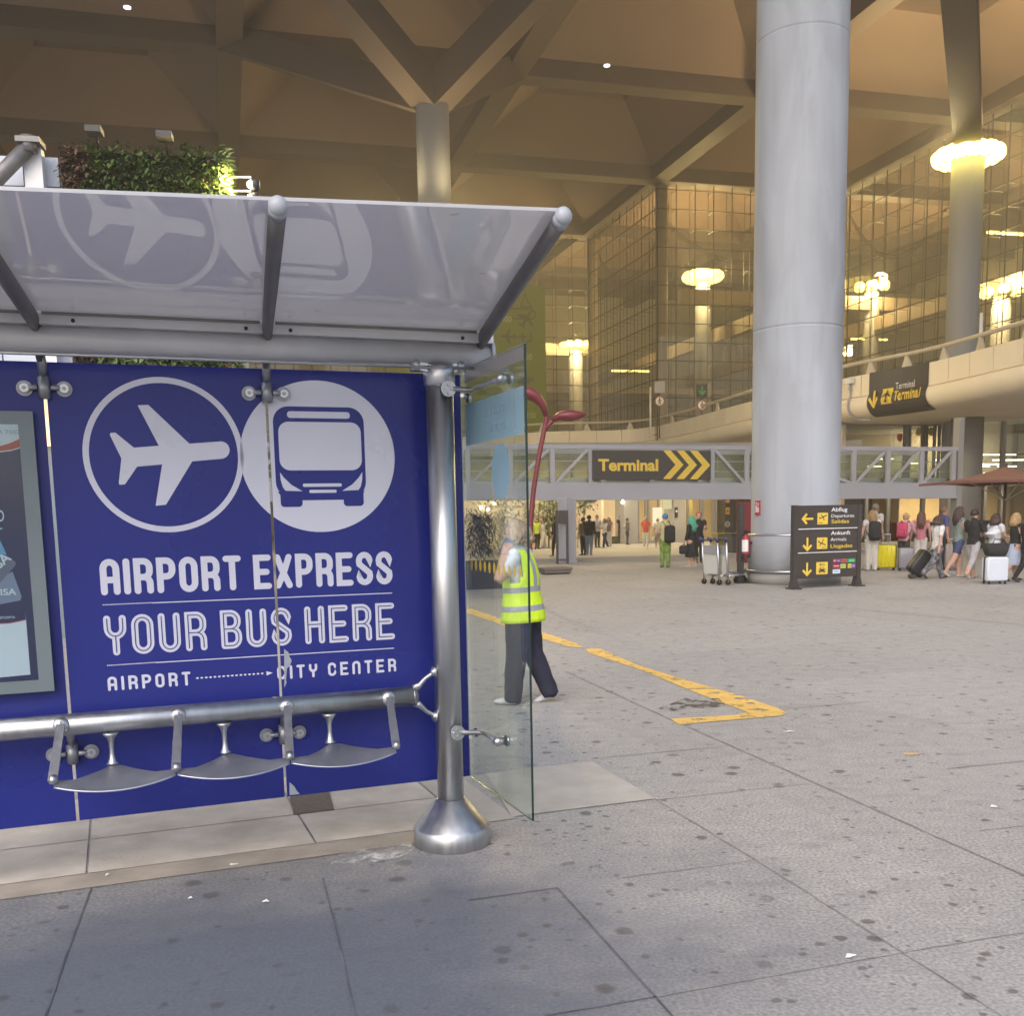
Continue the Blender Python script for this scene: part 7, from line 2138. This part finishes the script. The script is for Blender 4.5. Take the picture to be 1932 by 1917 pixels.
# ---- right-hand travellers
q1 = person("person with long fair hair, white top and wide white trousers wearing a black backpack", ground(1643, 1077), hgt(1643, 963, 1077), 4, (.60, .59, .58), (.56, .52, .47), (.5, .46, .42), hair=(.30, .19, .09), hairstyle='long', hairlen=.10, group=G2, sleeve=.4, wide=.55, legs=((2, 1), (-3, 2)), arms=[((-.3, .0, -1), (-.1, .3, -1)), ((.35, .1, -1), (.5, .5, -.5))])
backpack(q1, "black backpack with grey lettering patch on the fair haired person in white", (.022, .021, .022), .10, .155, .05, .66)
person("person in a cap standing just behind the fair haired one with the black backpack", ground(1649, 1070), hgt(1649, 951, 1070), -60, (.50, .47, .44), (.30, .26, .22), (.3, .3, .3), hair=(.18, .15, .12), group=G2, sleeve=.5, sk='t')
q2p = person("blond person in a pale pink hoodie and dark trousers carrying a pink backpack", ground(1704, 1074), hgt(1704, 968, 1074), -42, (.52, .30, .32), (.035, .03, .028), (.4, .35, .35), hair=(.42, .30, .14), hairstyle='bun', group=G2, sleeve=1.9, lean=8, arms=[((-.2, .4, -1), (.2, .8, -.4)), ((.2, .5, -1), (-.1, .8, -.3))])
backpack(q2p, "bright pink backpack on the pale pink hoodie", (.52, .06, .14), .09, .14, .05, .68)
person("person with very long brown hair, pink top and white skirt trousers", ground(1735, 1072), hgt(1735, 965, 1072), -20, (.45, .16, .20), (.58, .55, .52), (.4, .35, .3), hair=(.11, .055, .035), hairstyle='long', hairlen=.20, group=G2, sleeve=.15, wide=.4, arms=[((-.25, -.05, -1), (-.1, .1, -1)), ((.25, .1, -1), (.1, .3, -1))])
camo = mat("camouflage_cloth", (.13, .13, .145), .85, noise=(12, 1.0))
person("boy in a white T-shirt and dark camouflage trousers with a hand at his face", ground(1766, 1093), hgt(1766, 971, 1093), -80, (.62, .60, .58), camo, (.04, .035, .035), hair=(.06, .032, .02), hairstyle='bob', hairlen=.04, group=G2, sleeve=.75, legs=((17, 3), (-24, 20)), wide=.35, build=1.08,
       arms=[((-.15, .3, -1), (.2, .6, 1.0)), ((.18, -.25, -1), (.0, -.1, -1))], head_tilt=8, crop_top=.04)
person("dark haired person behind the boy in the white T-shirt, wearing a blue top", ground(1777, 1076), hgt(1777, 956, 1076), -90, (.05, .06, .16), BK, BK, hair=(.14, .07, .035), group=G2, sleeve=.8, sk='t')
person("person with long dark hair, grey green top and denim shorts stretching out an arm", ground(1806, 1090), hgt(1806, 956, 1090), -88, (.17, .22, .21), (.045, .065, .14), (.45, .42, .40), hair=(.045, .026, .02), hairstyle='long', hairlen=.15, group=G2, sleeve=.1, short=.36, legs=((7, 3), (-20, 12)), sk='l', crop_top=.15,
       arms=[((-.1, .45, -1), (.1, 1.0, -.05)), ((.12, .3, -1), (-.1, .9, -.1))])
q3p = person("person in a black T-shirt and pale trousers with short dark hair and white trainers", ground(1834, 1092), hgt(1834, 957, 1092) * .98, -55, BK, (.36, .35, .36), (.58, .55, .50), hair=(.03, .017, .013), group=G2, sleeve=.9, legs=((14, 4), (-22, 14)), short=.80, wide=.25,
       arms=[((-.2, .35, -1), (.5, .8, -.2)), ((.2, .3, -1), (-.4, .8, -.3))])
handbag(q3p, 0, "black and white shoulder bag on the person in the black T-shirt", (.03, .03, .03), .07, .08, .03, .02)
person("person with dark hair, white T-shirt and grey skirt behind the white suitcase", ground(1874, 1093), hgt(1874, 969, 1093), -68, (.60, .62, .66), (.34, .34, .37), (.5, .48, .45), hair=(.05, .028, .02), hairstyle='bob', hairlen=.06, group=G2, sleeve=.55, short=.0, legs=((9, 4), (-12, 8)), skirt=(.55, .12, (.33, .33, .37), .04), bust=.4,
       arms=[((-.2, .25, -1), (.5, .8, -.1)), ((.2, .35, -1), (-.1, .9, -.3))])
person("fair haired person in a black sleeveless top and light blue skirt at the right edge", ground(1912, 1096), hgt(1912, 967, 1096), -80, BK, (.34, .40, .52), (.06, .04, .03), hair=(.34, .22, .10), hairstyle='long', hairlen=.09, group=G2, sleeve=.1, short=.0, legs=((10, 3), (-18, 14)), skirt=(.55, .24, (.36, .42, .55), .05),
       arms=[((-.15, .25, -1), (.0, .35, -1)), ((.15, .25, -1), (.1, .5, -1))])
person("person in black walking out of the picture at the right edge", ground(1934, 1098), hgt(1934, 968, 1098), -88, BK, BK, (.05, .04, .04), hair=(.05, .03, .02), group=G2, sleeve=.8, legs=((16, 4), (-18, 12)))
